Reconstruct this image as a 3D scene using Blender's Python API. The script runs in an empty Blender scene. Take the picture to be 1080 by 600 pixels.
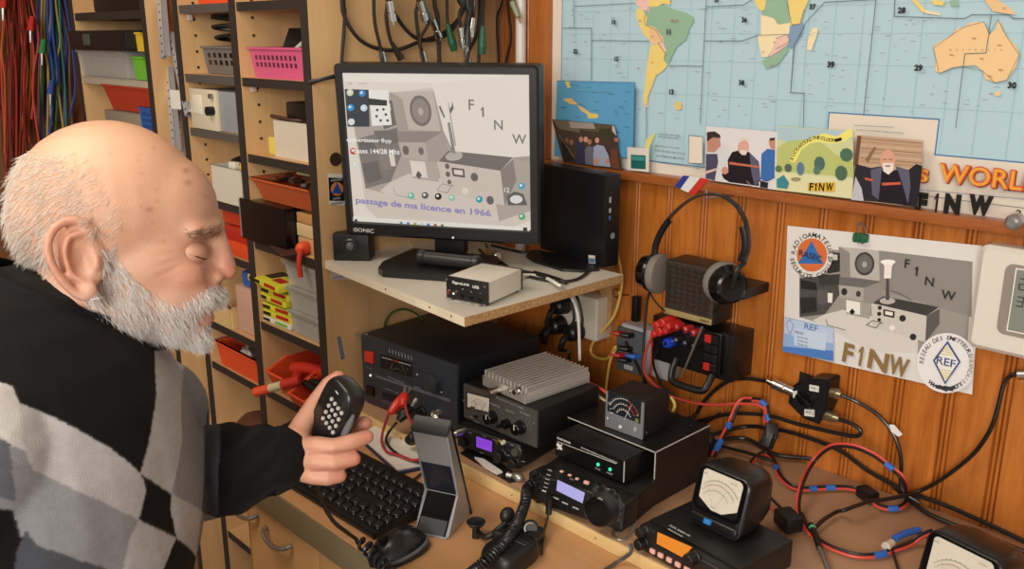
import bpy, bmesh, math, random
import numpy as np
from mathutils import Vector as V, Matrix, noise
from mathutils.bvhtree import BVHTree
random.seed(7); rng = np.random.default_rng(7)
SC = bpy.context.scene; COL = SC.collection; PI = math.pi
# ---------------------------------------------------------------- camera (frame 1080x600)
FL = 950.0
PITCH = math.atan(262/FL); YAW = math.atan(1033/(FL/math.cos(PITCH)))
CAM = V((0, -1.26, 1.435))
cp, sp, cy, sy = math.cos(PITCH), math.sin(PITCH), math.cos(YAW), math.sin(YAW)
FWD = V((-sy*cp, cy*cp, -sp)); RGT = V((cy, sy, 0)); UPV = V((-sy*sp, cy*sp, cp))
def ray(x, y): return FWD + RGT*((x-540)/FL) + UPV*((300-y)/FL)
def at(x, y, **k):
    """the place in the room seen at (x, y) of the photograph: on a plane X=, Y=, Z= or at depth D="""
    d = ray(x, y)
    if 'D' in k: return CAM + d*k['D']
    for i, n in enumerate('XYZ'):
        if n in k: return CAM + d*((k[n]-CAM[i])/d[i])
cam = bpy.data.objects.new('camera', bpy.data.cameras.new('camera')); COL.objects.link(cam)
cam.location = CAM; cam.rotation_euler = (PI/2-PITCH, 0, YAW)
cam.data.sensor_width = 36; cam.data.lens = FL/1080*36; cam.data.clip_start = .02
SC.camera = cam
# ---------------------------------------------------------------- materials
def lin(c):
    if isinstance(c, str): c = [int(c[i:i+2], 16)/255 for i in (0, 2, 4)]
    elif max(c) > 1: c = [v/255 for v in c]
    return tuple((v/12.92 if v <= .04045 else ((v+.055)/1.055)**2.4) for v in c)
MATS = {}
def mat(name, color=None, rough=.5, metal=0, emit=None, es=1, var=0, vscale=30, bump=0, bscale=200, trans=0, alpha=1, coat=0, attr=False, sss=0, spec=.5):
    if name in MATS: return MATS[name]
    m = bpy.data.materials.new(name); m.use_nodes = True; nt = m.node_tree; N = nt.nodes; L = nt.links
    b = N['Principled BSDF']; MATS[name] = m
    b.inputs['Roughness'].default_value = rough; b.inputs['Metallic'].default_value = metal
    b.inputs['Specular IOR Level'].default_value = spec
    if trans: b.inputs['Transmission Weight'].default_value = trans
    if alpha < 1: b.inputs['Alpha'].default_value = alpha
    if coat: b.inputs['Coat Weight'].default_value = coat; b.inputs['Coat Roughness'].default_value = .08
    if sss: b.inputs['Subsurface Weight'].default_value = sss; b.inputs['Subsurface Radius'].default_value = (.012, .005, .003); b.inputs['Subsurface Scale'].default_value = 1
    tc = N.new('ShaderNodeTexCoord')
    if attr:
        a = N.new('ShaderNodeAttribute'); a.attribute_name = 'Col'; src = a.outputs['Color']
        if not emit: L.new(src, b.inputs['Base Color'])
        else: b.inputs['Base Color'].default_value = (.02, .02, .02, 1)
        if es and emit: L.new(src, b.inputs['Emission Color']); b.inputs['Emission Strength'].default_value = es
    elif color is not None:
        c = lin(color); b.inputs['Base Color'].default_value = (*c, 1)
        if var:
            n = N.new('ShaderNodeTexNoise'); n.inputs['Scale'].default_value = vscale; n.inputs['Detail'].default_value = 5
            r = N.new('ShaderNodeValToRGB'); r.color_ramp.elements[0].position = .3; r.color_ramp.elements[1].position = .7
            r.color_ramp.elements[0].color = (*[v*(1-var) for v in c], 1); r.color_ramp.elements[1].color = (*[min(1, v*(1+var)) for v in c], 1)
            L.new(tc.outputs['Object'], n.inputs['Vector']); L.new(n.outputs['Fac'], r.inputs['Fac']); L.new(r.outputs['Color'], b.inputs['Base Color'])
    if emit and not attr: b.inputs['Emission Color'].default_value = (*lin(emit), 1); b.inputs['Emission Strength'].default_value = es
    if bump:
        n = N.new('ShaderNodeTexNoise'); n.inputs['Scale'].default_value = bscale; n.inputs['Detail'].default_value = 3
        bp = N.new('ShaderNodeBump'); bp.inputs['Strength'].default_value = bump; bp.inputs['Distance'].default_value = .002
        L.new(tc.outputs['Object'], n.inputs['Vector']); L.new(n.outputs['Fac'], bp.inputs['Height']); L.new(bp.outputs['Normal'], b.inputs['Normal'])
    return m
def wood(name, c0, c1, rough=.4, scale=(1, 1, 1), dist=3, coat=0, ramp=(.25, .75), wave=6, fine=.25):
    """streaky grain that runs along the axis with the small scale"""
    if name in MATS: return MATS[name]
    m = mat(name, c0, rough, coat=coat); nt = m.node_tree; N = nt.nodes; L = nt.links; b = N['Principled BSDF']
    tc = N.new('ShaderNodeTexCoord'); mp = N.new('ShaderNodeMapping'); mp.inputs['Scale'].default_value = scale
    n = N.new('ShaderNodeTexNoise'); n.inputs['Scale'].default_value = wave; n.inputs['Detail'].default_value = 6; n.inputs['Distortion'].default_value = dist
    r = N.new('ShaderNodeValToRGB'); r.color_ramp.elements[0].position = ramp[0]; r.color_ramp.elements[1].position = ramp[1]
    r.color_ramp.elements[0].color = (*lin(c0), 1); r.color_ramp.elements[1].color = (*lin(c1), 1)
    n2 = N.new('ShaderNodeTexNoise'); n2.inputs['Scale'].default_value = wave*9; n2.inputs['Detail'].default_value = 4
    mx = N.new('ShaderNodeMix'); mx.data_type = 'FLOAT'; mx.inputs[0].default_value = fine
    L.new(tc.outputs['Object'], mp.inputs['Vector']); L.new(mp.outputs['Vector'], n.inputs['Vector']); L.new(mp.outputs['Vector'], n2.inputs['Vector'])
    L.new(n.outputs['Fac'], mx.inputs[2]); L.new(n2.outputs['Fac'], mx.inputs[3]); L.new(mx.outputs[0], r.inputs['Fac']); L.new(r.outputs['Color'], b.inputs['Base Color'])
    return m
# ---------------------------------------------------------------- frames and builders
class Fr:
    """local frame: x to the right, y to the back, z up"""
    def __init__(s, o, yaw=0, tilt=0, axes=None):
        s.o = V(o)
        if axes: s.x, s.y, s.z = [V(a).normalized() for a in axes]
        else:
            M = Matrix.Rotation(yaw, 3, 'Z') @ Matrix.Rotation(-tilt, 3, 'X')
            s.x, s.y, s.z = M @ V((1, 0, 0)), M @ V((0, 1, 0)), M @ V((0, 0, 1))
    def p(s, x, y, z): return s.o + s.x*x + s.y*y + s.z*z
    def px(s, X, Y, y=0):
        d = ray(X, Y); o = s.p(0, y, 0); t = (o-CAM).dot(s.y)/d.dot(s.y); q = CAM+d*t-s.o
        return q.dot(s.x), q.dot(s.z)
    def top(s, X, Y, z=0):
        d = ray(X, Y); o = s.p(0, 0, z); t = (o-CAM).dot(s.z)/d.dot(s.z); q = CAM+d*t-s.o
        return q.dot(s.x), q.dot(s.y)
    def side(s, X, Y, x=0):
        d = ray(X, Y); o = s.p(x, 0, 0); t = (o-CAM).dot(s.x)/d.dot(s.x); q = CAM+d*t-s.o
        return q.dot(s.y), q.dot(s.z)
    def sub(s, x, y, z, yaw=0, tilt=0):
        f = Fr(s.p(x, y, z), yaw, tilt)
        M = Matrix((s.x, s.y, s.z)).transposed()
        f.x, f.y, f.z = M @ f.x, M @ f.y, M @ f.z; return f
W0 = Fr((0, 0, 0))
_txt = {}
def text_mesh(s, bold=.012):
    if s == '1': return ([(.45, 0), (.78, 0), (.78, 1), (.5, 1), (.2, .78), (.2, .62), (.45, .74)], [tuple(range(7))], .6)
    if (s, bold) in _txt: return _txt[(s, bold)]
    cu = bpy.data.curves.new('t', 'FONT'); cu.body = s; cu.resolution_u = 3; cu.offset = bold
    o = bpy.data.objects.new('t', cu); COL.objects.link(o)
    me = bpy.data.meshes.new_from_object(o.evaluated_get(bpy.context.evaluated_depsgraph_get()))
    vs = [(v.co.x, v.co.y) for v in me.vertices]; fs = [tuple(p.vertices) for p in me.polygons]
    bpy.data.objects.remove(o); bpy.data.curves.remove(cu); bpy.data.meshes.remove(me)
    x0 = min(v[0] for v in vs); x1 = max(v[0] for v in vs); y0 = min(v[1] for v in vs); y1 = max(v[1] for v in vs)
    _txt[(s, bold)] = ([((x-x0)/(x1-x0), (y-y0)/(y1-y0)) for x, y in vs], fs, (x1-x0)/(y1-y0)); return _txt[(s, bold)]
def smooth_path(pts, n=8):
    pts = [V(p) for p in pts]
    if len(pts) < 3: return pts
    q = [2*pts[0]-pts[1]]+pts+[2*pts[-1]-pts[-2]]; out = []
    for i in range(1, len(q)-2):
        a, b, c, d = q[i-1:i+3]
        for k in range(n):
            t = k/n; out.append(.5*((2*b)+(c-a)*t+(2*a-5*b+4*c-d)*t*t+(3*b-a-3*c+d)*t**3))
    out.append(pts[-1]); return out
class B:
    def __init__(s): s.bm = bmesh.new(); s.mi = 0; s.mats = []
    def m(s, material):
        if material not in s.mats: s.mats.append(material)
        s.mi = s.mats.index(material); return s
    def _f(s, vs):
        try: f = s.bm.faces.new(vs); f.material_index = s.mi; return f
        except ValueError: return None
    def poly(s, pts): return s._f([s.bm.verts.new(p) for p in pts])
    def box(s, fr, x0, y0, z0, x1, y1, z1, bev=0, seg=2, taper=0):
        c = []
        for z in (z0, z1):
            k = taper if z == z1 else 0
            c += [s.bm.verts.new(fr.p(*q)) for q in ((x0+k, y0+k, z), (x1-k, y0+k, z), (x1-k, y1-k, z), (x0+k, y1-k, z))]
        fs = [s._f([c[i] for i in q]) for q in ((3, 2, 1, 0), (4, 5, 6, 7), (0, 1, 5, 4), (1, 2, 6, 5), (2, 3, 7, 6), (3, 0, 4, 7))]
        if bev:
            ed = list({e for f in fs for e in f.edges})
            r = bmesh.ops.bevel(s.bm, geom=ed, offset=bev, segments=seg, affect='EDGES', profile=.6, clamp_overlap=True)
            for f in r['faces']: f.material_index = s.mi
        return s
    def prism(s, a, b):
        """closed solid between two equal outlines"""
        A = [s.bm.verts.new(p) for p in a]; Bv = [s.bm.verts.new(p) for p in b]; n = len(a)
        s._f(A[::-1]); s._f(Bv)
        for i in range(n): s._f([A[i], A[(i+1) % n], Bv[(i+1) % n], Bv[i]])
        return s
    def loft(s, rings, caps=True):
        R = [[s.bm.verts.new(p) for p in r] for r in rings]; n = len(R[0])
        for a, b in zip(R, R[1:]):
            for i in range(n): s._f([a[i], a[(i+1) % n], b[(i+1) % n], b[i]])
        if caps: s._f(R[0][::-1]); s._f(R[-1])
        return s
    def tube(s, pts, r, n=8, sm=0, caps=True):
        pts = smooth_path(pts, sm) if sm else [V(p) for p in pts]
        rings = []; up = None
        for i, p in enumerate(pts):
            t = (pts[min(i+1, len(pts)-1)]-pts[max(i-1, 0)])
            if t.length < 1e-9: t = V((0, 0, 1))
            t.normalize()
            if up is None: up = t.orthogonal().normalized()
            up = (up-t*up.dot(t)); up = up.normalized() if up.length > 1e-6 else t.orthogonal().normalized()
            w = t.cross(up); rr = r(i/(len(pts)-1)) if callable(r) else r
            rings.append([p+(up*math.cos(2*PI*k/n)+w*math.sin(2*PI*k/n))*rr for k in range(n)])
        return s.loft(rings, caps)
    def cyl(s, a, b, r, r2=None, n=20, bev=0):
        a, b = V(a), V(b); r2 = r if r2 is None else r2
        if bev:
            d = (b-a).normalized()*bev
            return s.lathe(a, b, [(0, r-bev), (bev, r), ((b-a).length-bev, r2), ((b-a).length, r2-bev)], n)
        t = (b-a).normalized(); u = t.orthogonal().normalized(); w = t.cross(u)
        ring = lambda p, q: [p+(u*math.cos(2*PI*k/n)+w*math.sin(2*PI*k/n))*q for k in range(n)]
        return s.loft([ring(a, r), ring(b, r2)])
    def lathe(s, a, b, prof, n=24, ribs=0, rd=0):
        a, b = V(a), V(b); t = (b-a).normalized(); u = t.orthogonal().normalized(); w = t.cross(u)
        return s.loft([[a+t*h+(u*math.cos(2*PI*k/n)+w*math.sin(2*PI*k/n))*(q-(rd if ribs and k % 2 and j in ribs else 0)) for k in range(n)] for j, (h, q) in enumerate(prof)])
    def ball(s, c, r, n=16, ax=None):
        """ellipsoid; r is a number or three radii, ax three axes"""
        c = V(c); R3 = (r, r, r) if not hasattr(r, '__len__') else r; ax = ax or (V((1, 0, 0)), V((0, 1, 0)), V((0, 0, 1))); m = n//2
        pt = lambda i, k: c+ax[0]*(R3[0]*math.sin(PI*i/m)*math.cos(2*PI*k/n))+ax[1]*(R3[1]*math.sin(PI*i/m)*math.sin(2*PI*k/n))+ax[2]*(R3[2]*math.cos(PI*i/m))
        top = s.bm.verts.new(pt(0, 0)); bot = s.bm.verts.new(pt(m, 0)); rows = [[s.bm.verts.new(pt(i, k)) for k in range(n)] for i in range(1, m)]
        for k in range(n): s._f([top, rows[0][k], rows[0][(k+1) % n]]); s._f([bot, rows[-1][(k+1) % n], rows[-1][k]])
        for a_, b_ in zip(rows, rows[1:]):
            for k in range(n): s._f([a_[k], b_[k], b_[(k+1) % n], a_[(k+1) % n]])
        return s
    def capsule(s, a, b, ra, rb, n=18):
        a, b = V(a), V(b); L = (b-a).length; t = (b-a)/L; pr = []
        for i in range(7): q = PI/2*i/6; pr.append((-ra*math.cos(q), max(ra*math.sin(q), 1e-4)))
        for i in range(7): q = PI/2*(1-i/6); pr.append((L+rb*math.cos(q), max(rb*math.sin(q), 1e-4)))
        return s.lathe(a, b, pr, n)
    def text(s, fr, st, x, z, w, h, y=0, th=.0004, ang=0):
        vs, fs, asp = text_mesh(st)
        if w is None: w = h*asp
        c, q = math.cos(ang), math.sin(ang)
        P = []
        for u, v in vs:
            a, b_ = u*w, v*h; P.append(s.bm.verts.new(fr.p(x+a*c-b_*q, y-th, z+a*q+b_*c)))
        for f in fs: s._f([P[i] for i in f])
        return s
def finish(name, b, material, parent, smooth=35, recalc=True):
    bm = b.bm if isinstance(b, B) else b
    if recalc: bmesh.ops.recalc_face_normals(bm, faces=bm.faces)
    me = bpy.data.meshes.new(name)
    if parent is not None:
        bm.transform(parent.matrix_world.inverted()); loc = None
    else:
        cs = [v.co for v in bm.verts]; loc = V((sum(c.x for c in cs)/len(cs), sum(c.y for c in cs)/len(cs), min(c.z for c in cs)))
        bm.transform(Matrix.Translation(-loc))
    bm.to_mesh(me); bm.free()
    for mm in (b.mats if isinstance(b, B) and b.mats else [material]): me.materials.append(mm)
    if smooth:
        me.polygons.foreach_set('use_smooth', [True]*len(me.polygons)); me.set_sharp_from_angle(angle=math.radians(smooth))
    o = bpy.data.objects.new(name, me); COL.objects.link(o)
    if parent is not None: o.parent = parent
    else: o.location = loc
    bpy.context.view_layer.update()
    return o
def part(name, b, material, parent, label=None, smooth=35, recalc=True):
    o = finish(name, b, material, parent, smooth, recalc)
    if label: o['label'] = label
    return o
def solo(name, b, material, label, cat, group=None, smooth=35, recalc=True):
    o = finish(name, b, material, None, smooth, recalc); o['label'] = label; o['category'] = cat
    if group: o['group'] = group
    return o
def struct(name, b, material, smooth=35):
    o = finish(name, b, material, None, smooth); o['kind'] = 'structure'; return o
def thing(name, label, cat, loc, group=None):
    o = bpy.data.objects.new(name, None); COL.objects.link(o); o.location = loc; o.empty_display_size = .02
    o['label'] = label; o['category'] = cat
    if group: o['group'] = group
    bpy.context.view_layer.update(); return o
# ---------------------------------------------------------------- printed matter
class Art:
    """flat printing on a plane: coloured shapes in thin layers, one mesh; shapes are given in a zoomed copy of the photograph"""
    def __init__(s, fr, y=0, dz=.00005):
        s.fr = fr; s.y = y; s.dz = dz; s.k = 1; s.b = B(); s.cols = []; s.ox = s.oy = 0; s.sc = 1; s.pre = None; s.tint = None
    def crop(s, ox, oy, sc): s.ox, s.oy, s.sc = ox, oy, sc; return s
    def uv(s, x, y):
        if s.pre: x, y = s.pre(x, y)
        return s.fr.px(s.ox+x/s.sc, s.oy+y/s.sc, s.y)
    def _add(s, pts3, col):
        f = s.b.poly(pts3)
        if f: s.cols.append(col)
        return f
    def lay(s): s.k += 1; return s.y-s.dz*s.k
    def c(s, col):
        col = lin(col)
        return tuple(s.tint(col)) if s.tint else col
    clip = None
    def polyuv(s, pts, col):
        if s.clip:
            for ax, lim, sg in ((0, s.clip[0], 1), (0, s.clip[2], -1), (1, s.clip[1], 1), (1, s.clip[3], -1)):
                out = []
                for i in range(len(pts)):
                    p, q = pts[i-1], pts[i]; a, b = (p[ax]-lim)*sg, (q[ax]-lim)*sg
                    if (a < 0) != (b < 0):
                        t = a/(a-b); out.append((p[0]+(q[0]-p[0])*t, p[1]+(q[1]-p[1])*t))
                    if b >= 0: out.append(q)
                pts = out
                if len(pts) < 3: return s
        y = s.lay(); s._add([s.fr.p(u, y, v) for u, v in pts], s.c(col)); return s
    def poly(s, pts, col): return s.polyuv([s.uv(*p) for p in pts], col)
    def ell(s, x, y, rx, ry, col, n=24, a0=0, a1=2*PI):
        return s.poly([(x+rx*math.cos(a0+(a1-a0)*i/n), y+ry*math.sin(a0+(a1-a0)*i/n)) for i in range(n)], col)
    def rect(s, x0, y0, x1, y1, col, sl=0): return s.poly([(x0, y0), (x1, y0+sl*(x1-x0)), (x1, y1+sl*(x1-x0)), (x0, y1)], col)
    def line(s, pts, w, col):
        q = [V((*s.uv(*p), 0)) for p in pts]; y = s.lay(); c = s.c(col)
        for a, b in zip(q, q[1:]):
            d = (b-a)
            if d.length < 1e-7: continue
            n = V((-d.y, d.x, 0)).normalized()*w/2; e = d.normalized()*w/3
            s._add([s.fr.p(t.x, y, t.y) for t in (a-e+n, a-e-n, b+e-n, b+e+n)], c)
        return s
    def text(s, st, x, y, h, col, w=None, ang=0, anchor='c', sx=1, bold=.012):
        """h, w in the zoomed picture's pixels, measured on the surface at that place"""
        u, v = s.uv(x, y); u2, v2 = s.uv(x, y-1); k = math.hypot(u2-u, v2-v)
        uw, vw = s.uv(x+1, y); kw = math.hypot(uw-u, vw-v)
        vs, fs, asp = text_mesh(st, bold); H = h*k; Wd = w*kw if w else H*asp*sx
        if w and not h: H = Wd/asp
        yy = s.lay(); c = s.c(col); ca, sa = math.cos(ang), math.sin(ang); P = []
        for a, b_ in vs:
            a = (a-(.5 if anchor == 'c' else 0))*Wd; b_ = (b_-.5)*H
            P.append(s.b.bm.verts.new(s.fr.p(u+a*ca-b_*sa, yy, v+a*sa+b_*ca)))
        for f in fs:
            g = s.b._f([P[i] for i in f])
            if g: s.cols.append(c)
        return s
    def build(s, name, parent, material):
        bm = s.b.bm; lay = bm.loops.layers.float_color.new('Col'); bm.faces.ensure_lookup_table()
        for f, c in zip(bm.faces, s.cols):
            f.normal_update()
            for l in f.loops: l[lay] = (*c, 1)
        for f in bm.faces:
            if f.normal.dot(s.fr.y) > 0: f.normal_flip()
        return finish(name, bm, material, parent, smooth=0, recalc=False)
def homog(src, dst):
    A = []; b = []
    for (x, y), (X, Y) in zip(src, dst):
        A += [[x, y, 1, 0, 0, 0, -X*x, -X*y], [0, 0, 0, x, y, 1, -Y*x, -Y*y]]; b += [X, Y]
    h = np.linalg.solve(np.array(A, float), np.array(b, float))
    return lambda x, y: ((h[0]*x+h[1]*y+h[2])/(h[6]*x+h[7]*y+1), (h[3]*x+h[4]*y+h[5])/(h[6]*x+h[7]*y+1))
def _sheet(s, pts, col, th=.0004):
    """the paper or card itself, with its own thickness"""
    q = [s.uv(*p) for p in pts]; y = s.lay(); c = s.c(col); n = len(q)
    s._add([s.fr.p(u, y, v) for u, v in q], c)
    for i in range(n):
        (a, b), (e, f) = q[i], q[(i+1) % n]
        s._add([s.fr.p(a, y, b), s.fr.p(e, y, f), s.fr.p(e, y+th, f), s.fr.p(a, y+th, b)], c)
    return s
Art.sheet = _sheet
PRINT = mat('print_paper', attr=True, rough=.45)
GLOSSY = mat('print_glossy', attr=True, rough=.25)
PANEL = mat('panel_print', attr=True, rough=.5)
GLOW = mat('lit_display', attr=True, rough=.2, emit='ffffff', es=.9)
BLK = mat('black_plastic', '121214', .42, var=.15, vscale=60)
BLKM = mat('black_metal', '151415', .45, bump=.15, bscale=900)
BLKG = mat('black_gloss', '0c0c0e', .18)
CHROME = mat('chrome', 'd8d5d0', .2, 1)
SILVER = mat('silver_metal', 'a9a7a4', .35, .85)
CREAM = mat('cream_plastic', 'cfc5b4', .5)
RED = mat('red_rubber', 'b3231c', .45); BLUE = mat('blue_tape', '2a62b8', .5); YEL = mat('yellow_rubber', 'dcb255', .45)
REDW = mat('red_wire', 'cc4a3e', .4); BLKW = mat('black_wire', '1d1916', .38); GRNW = mat('green_rubber', '1d5b3c', .5)
# ================================================================ the room
PINE = wood('pine_boards', '9c5218', 'c87c36', .33, (9, 9, .7), 1.2, ramp=(.3, .72), wave=5, fine=.35, coat=.25)
GW = -.7125; GS = .0709
b = B(); pr = [(-3.6, 0)]
k = math.ceil((-3.5-GW)/GS)
while GW+k*GS < .9:
    g = GW+k*GS; pr += [(g-.0082, 0), (g-.0066, .0055), (g-.0050, .0005), (g-.003, -.0008), (g-.0012, .0005), (g, .006), (g+.0012, .0005), (g+.003, -.0008), (g+.0050, .0005), (g+.0066, .0055), (g+.0082, 0)]; k += 1
pr.append((1.0, 0))
b.m(PINE)
poly0 = [V((x, y, 0)) for x, y in pr]+[V((1.0, .03, 0)), V((-3.6, .03, 0))]
n_ = len(pr)
for i in range(n_-1):
    a, c = pr[i], pr[i+1]; b.poly([V((a[0], a[1], 0)), V((c[0], c[1], 0)), V((c[0], c[1], 2.4)), V((a[0], a[1], 2.4))])
bmesh.ops.remove_doubles(b.bm, verts=b.bm.verts, dist=1e-5)
b.poly([V((-3.6, .03, 0)), V((1, .03, 0)), V((1, .03, 2.4)), V((-3.6, .03, 2.4))])
b.poly([V((-3.6, 0, 2.4)), V((1, 0, 2.4)), V((1, .03, 2.4)), V((-3.6, .03, 2.4))])
struct('wall_back', b, None, smooth=0)
b = B(); b.box(W0, -3.6, -4.2, -.05, 1.6, .03, 0)
struct('floor', b, wood('floor_planks', '6d5039', '8c6a4c', .5, (1, 8, 1)))
b = B(); b.box(W0, -3.04, -4.2, 0, -3.0, 0, 2.4)
BROWN = wood('brown_board', '6f4423', '8d5c33', .6, (8, 8, .8))
struct('wall_left', b, BROWN)
b = B(); b.box(W0, -3.64, -4.2, 2.4, 1.6, .03, 2.45)
struct('ceiling', b, mat('ceiling_paint', 'd9d2c4', .8))
# ------------------------------------------------ white conduit
b = B(); b.tube([V((-1.283, -.0125, 1.0)), V((-1.283, -.0125, 2.38))], .0105, 14)
for z in (1.2, 1.75): b.box(W0, -1.295, -.022, z, -1.271, 0, z+.012, .002)
solo('cable_conduit', b, mat('white_pvc', 'e2ded6', .35), 'white plastic cable conduit running up the pine wall left of the map', 'pipe')
# ------------------------------------------------ world map
FRW = wood('map_frame_wood', '8a4a20', 'a86332', .35, (1, 9, 9), coat=.2)
FRWv = wood('map_frame_wood_upright', '9a5526', 'bb7238', .35, (9, 9, 1), coat=.2)
MX0, MX1, MZ1 = -1.241, .30, 1.98
RZ1 = at(744, 192, Y=-.031).z; RZ0 = at(820, 213, Y=-.031).z
wm = thing('world_map', 'large framed zone map of the world in pale blue hanging on pine wall', 'map', (-.47, 0, 1.181))
b = B(); b.box(W0, MX0, -.031, RZ0, MX1, 0, RZ1, .002); part('frame_rail', b, FRW, wm)
b = B(); b.box(W0, MX0, -.022, MZ1, MX1, 0, MZ1+.02, .002); part('frame_rail', b, FRW, wm)
b = B(); b.box(W0, MX0, -.022, RZ1, MX0+.036, 0, MZ1, .002); part('frame_upright', b, FRWv, wm)
b = B(); b.box(W0, MX1-.036, -.022, RZ1, MX1, 0, MZ1, .002); part('frame_upright', b, FRWv, wm)
A = Art(W0, -.006)
SEA = 'aeccd8'; CR = 'ddd3c6'; LN = '5b7282'; BL = '2f4e78'; TX = '2e3338'
A.polyuv([(MX0+.036, RZ1), (MX1-.036, RZ1), (MX1-.036, MZ1), (MX0+.036, MZ1)], CR)
A.crop(580, 0, 4.154)
u0, v0 = A.uv(55, 0); 
zt = MZ1-.03; xr = MX1-.06
zb = A.fr.px(656, 166, A.y)[1]; zbx = A.fr.px(744, 178, A.y)[1]
xbox = A.fr.px(874, 125, A.y)[0]; ztop = A.fr.px(930, 122, A.y)[1]; xb2 = A.fr.px(989, 140, A.y)[0]; zb2 = A.fr.px(986, 163, A.y)[1]
A.polyuv([(u0, zb), (xbox, zb), (xbox, ztop), (xb2, ztop), (xb2, zb2), (xr, zb2), (xr, zt), (u0, zt)], SEA)
def seg(pts, w=.0018, col='3f74a8'):
    q = pts
    for (a, b_), (c, d) in zip(q, q[1:]):
        L_ = math.hypot(c-a, d-b_); nx, ny = -(d-b_)/L_*w/2, (c-a)/L_*w/2; ex, ey = (c-a)/L_*w/2, (d-b_)/L_*w/2
        A.polyuv([(a-ex+nx, b_-ey+ny), (a-ex-nx, b_-ey-ny), (c+ex-nx, d+ey-ny), (c+ex+nx, d+ey+ny)], col)
seg([(u0, zt), (u0, zb), (xbox, zb), (xbox, ztop), (xb2, ztop), (xb2, zb2), (xr, zb2), (xr, zt), (u0, zt)])
# faint graticule
for y in (55, 150, 255, 385):
    p = A.fr.px(580+50/4.154, y/4.154, A.y); q = A.fr.px(1075, [23, 42, 73, 108][[55, 150, 255, 385].index(y)], A.y); z = p[1]
    A.polyuv([(u0, z), (xr, z), (xr, z+.0006), (u0, z+.0006)], '96b4c0')
for z in (1.60, 1.67, 1.75, 1.83, 1.9): A.polyuv([(u0, z), (xr, z), (xr, z+.0006), (u0, z+.0006)], '96b4c0')
x = u0+.035
while x < xr:
    zz = zb if x < xbox else (ztop if x < xb2 else zb2)
    A.polyuv([(x, zz), (x+.0006, zz), (x+.0006, zt), (x, zt)], '9cbac5'); x += .0415
GRN, YLW, ORG, PNK, CRM = '8fb39a', 'e6cf7c', 'e3bf90', 'e4c0b4', 'eadcb4'
P = A.poly
P([(440, 30), (480, 28), (500, 20), (530, 35), (560, 45), (600, 55), (632, 75), (635, 95), (615, 125), (600, 175), (560, 205), (545, 235), (525, 280), (505, 262), (515, 235), (480, 190), (500, 180), (470, 130), (425, 110), (420, 80)], GRN)
P([(385, 35), (410, 40), (430, 75), (424, 112), (440, 115), (455, 150), (445, 180), (415, 150), (395, 110), (383, 70)], YLW)
P([(440, 112), (465, 120), (500, 165), (502, 182), (480, 195), (460, 200), (440, 180)], ORG)
P([(445, 200), (480, 195), (512, 232), (505, 265), (520, 285), (500, 310), (470, 330), (455, 370), (435, 420), (430, 460), (412, 450), (420, 380), (430, 280)], YLW)
P([(480, 190), (498, 178), (515, 225), (505, 228)], PNK)
P([(378, -8), (440, -8), (440, 50), (415, 45), (385, 22)], PNK)
P([(440, -10), (535, -10), (530, 22), (500, 15), (480, 28), (440, 30)], YLW)
P([(408, 455), (432, 460), (440, 472), (425, 470)], PNK)
A.ell(567, 463, 17, 20, 'd9c27c')
# northern lands above the photograph's edge, only roughly
for cx, cz, rx, rz, c in ((-1.0, 1.62, .10, .09, YLW), (-.93, 1.80, .16, .1, GRN), (-.62, 1.62, .11, .10, YLW), (-.52, 1.80, .2, .09, ORG), (-.2, 1.75, .18, .13, GRN), (-.03, 1.62, .09, .07, PNK)):
    A.polyuv([(cx+rx*math.cos(a)*(1+.18*math.sin(3*a+cx*9)), cz+rz*math.sin(a)*(1+.2*math.cos(5*a+cz*7))) for a in [2*PI*i/36 for i in range(36)]], c)
P([(895, -10), (958, -10), (950, 40), (930, 50), (912, 28)], YLW)
P([(955, -10), (1035, -10), (1050, 55), (1035, 100), (1000, 100), (980, 80), (930, 68), (945, 40)], GRN)
P([(930, 66), (950, 70), (985, 80), (1000, 100), (1020, 120), (1015, 155), (930, 155)], CRM)
P([(915, 155), (1012, 155), (990, 200), (960, 250), (935, 250), (922, 200)], CRM)
P([(1012, 150), (1052, 145), (1048, 195), (1000, 230), (965, 250), (985, 200)], PNK)
P([(1000, 100), (1040, 92), (1066, 85), (1066, 120), (1050, 148), (1015, 152)], YLW)
P([(935, 265), (1000, 235), (1045, 198), (1047, 225), (1000, 285), (950, 302)], GRN)
A.crop(820, 0, 4.154)
P([(50, -8), (145, -8), (125, 40), (105, 105), (70, 108), (58, 60)], YLW)
P([(0, 20), (45, 15), (60, 60), (60, 110), (20, 110), (0, 100)], GRN)
P([(0, 110), (60, 100), (62, 140), (30, 165), (0, 165)], CRM)
P([(0, 168), (50, 150), (62, 180), (30, 200), (0, 215)], PNK)
P([(60, 115), (120, 100), (112, 150), (75, 205), (52, 210)], '7d9cb8')
P([(165, 120), (185, 125), (175, 165), (155, 222), (135, 216), (138, 180), (150, 140)], CRM)
P([(690, 210), (700, 190), (760, 160), (800, 120), (820, 120), (850, 100), (910, 95), (935, 150), (960, 130), (972, 85), (990, 130), (1010, 160), (1050, 200), (1065, 240), (1050, 290), (1010, 350), (960, 362), (915, 345), (905, 310), (870, 285), (810, 290), (770, 295), (715, 320), (695, 310), (700, 265)], 'e8c795')
P([(955, 405), (985, 398), (980, 418), (960, 420)], 'e8c795')
P([(905, -8), (960, -8), (1030, 40), (1050, 65), (1010, 60), (950, 50)], ORG)
P([(585, -8), (610, -8), (662, 52), (640, 55)], YLW); P([(650, 45), (720, 60), (715, 68), (655, 58)], CRM)
P([(680, 0), (740, 5), (730, 25), (690, 22)], YLW); P([(760, 5), (790, -5), (800, 25), (770, 30)], GRN)
def zl(pts, w=.0011): A.line(pts, w, LN)
A.crop(580, 0, 4.154)
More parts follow.
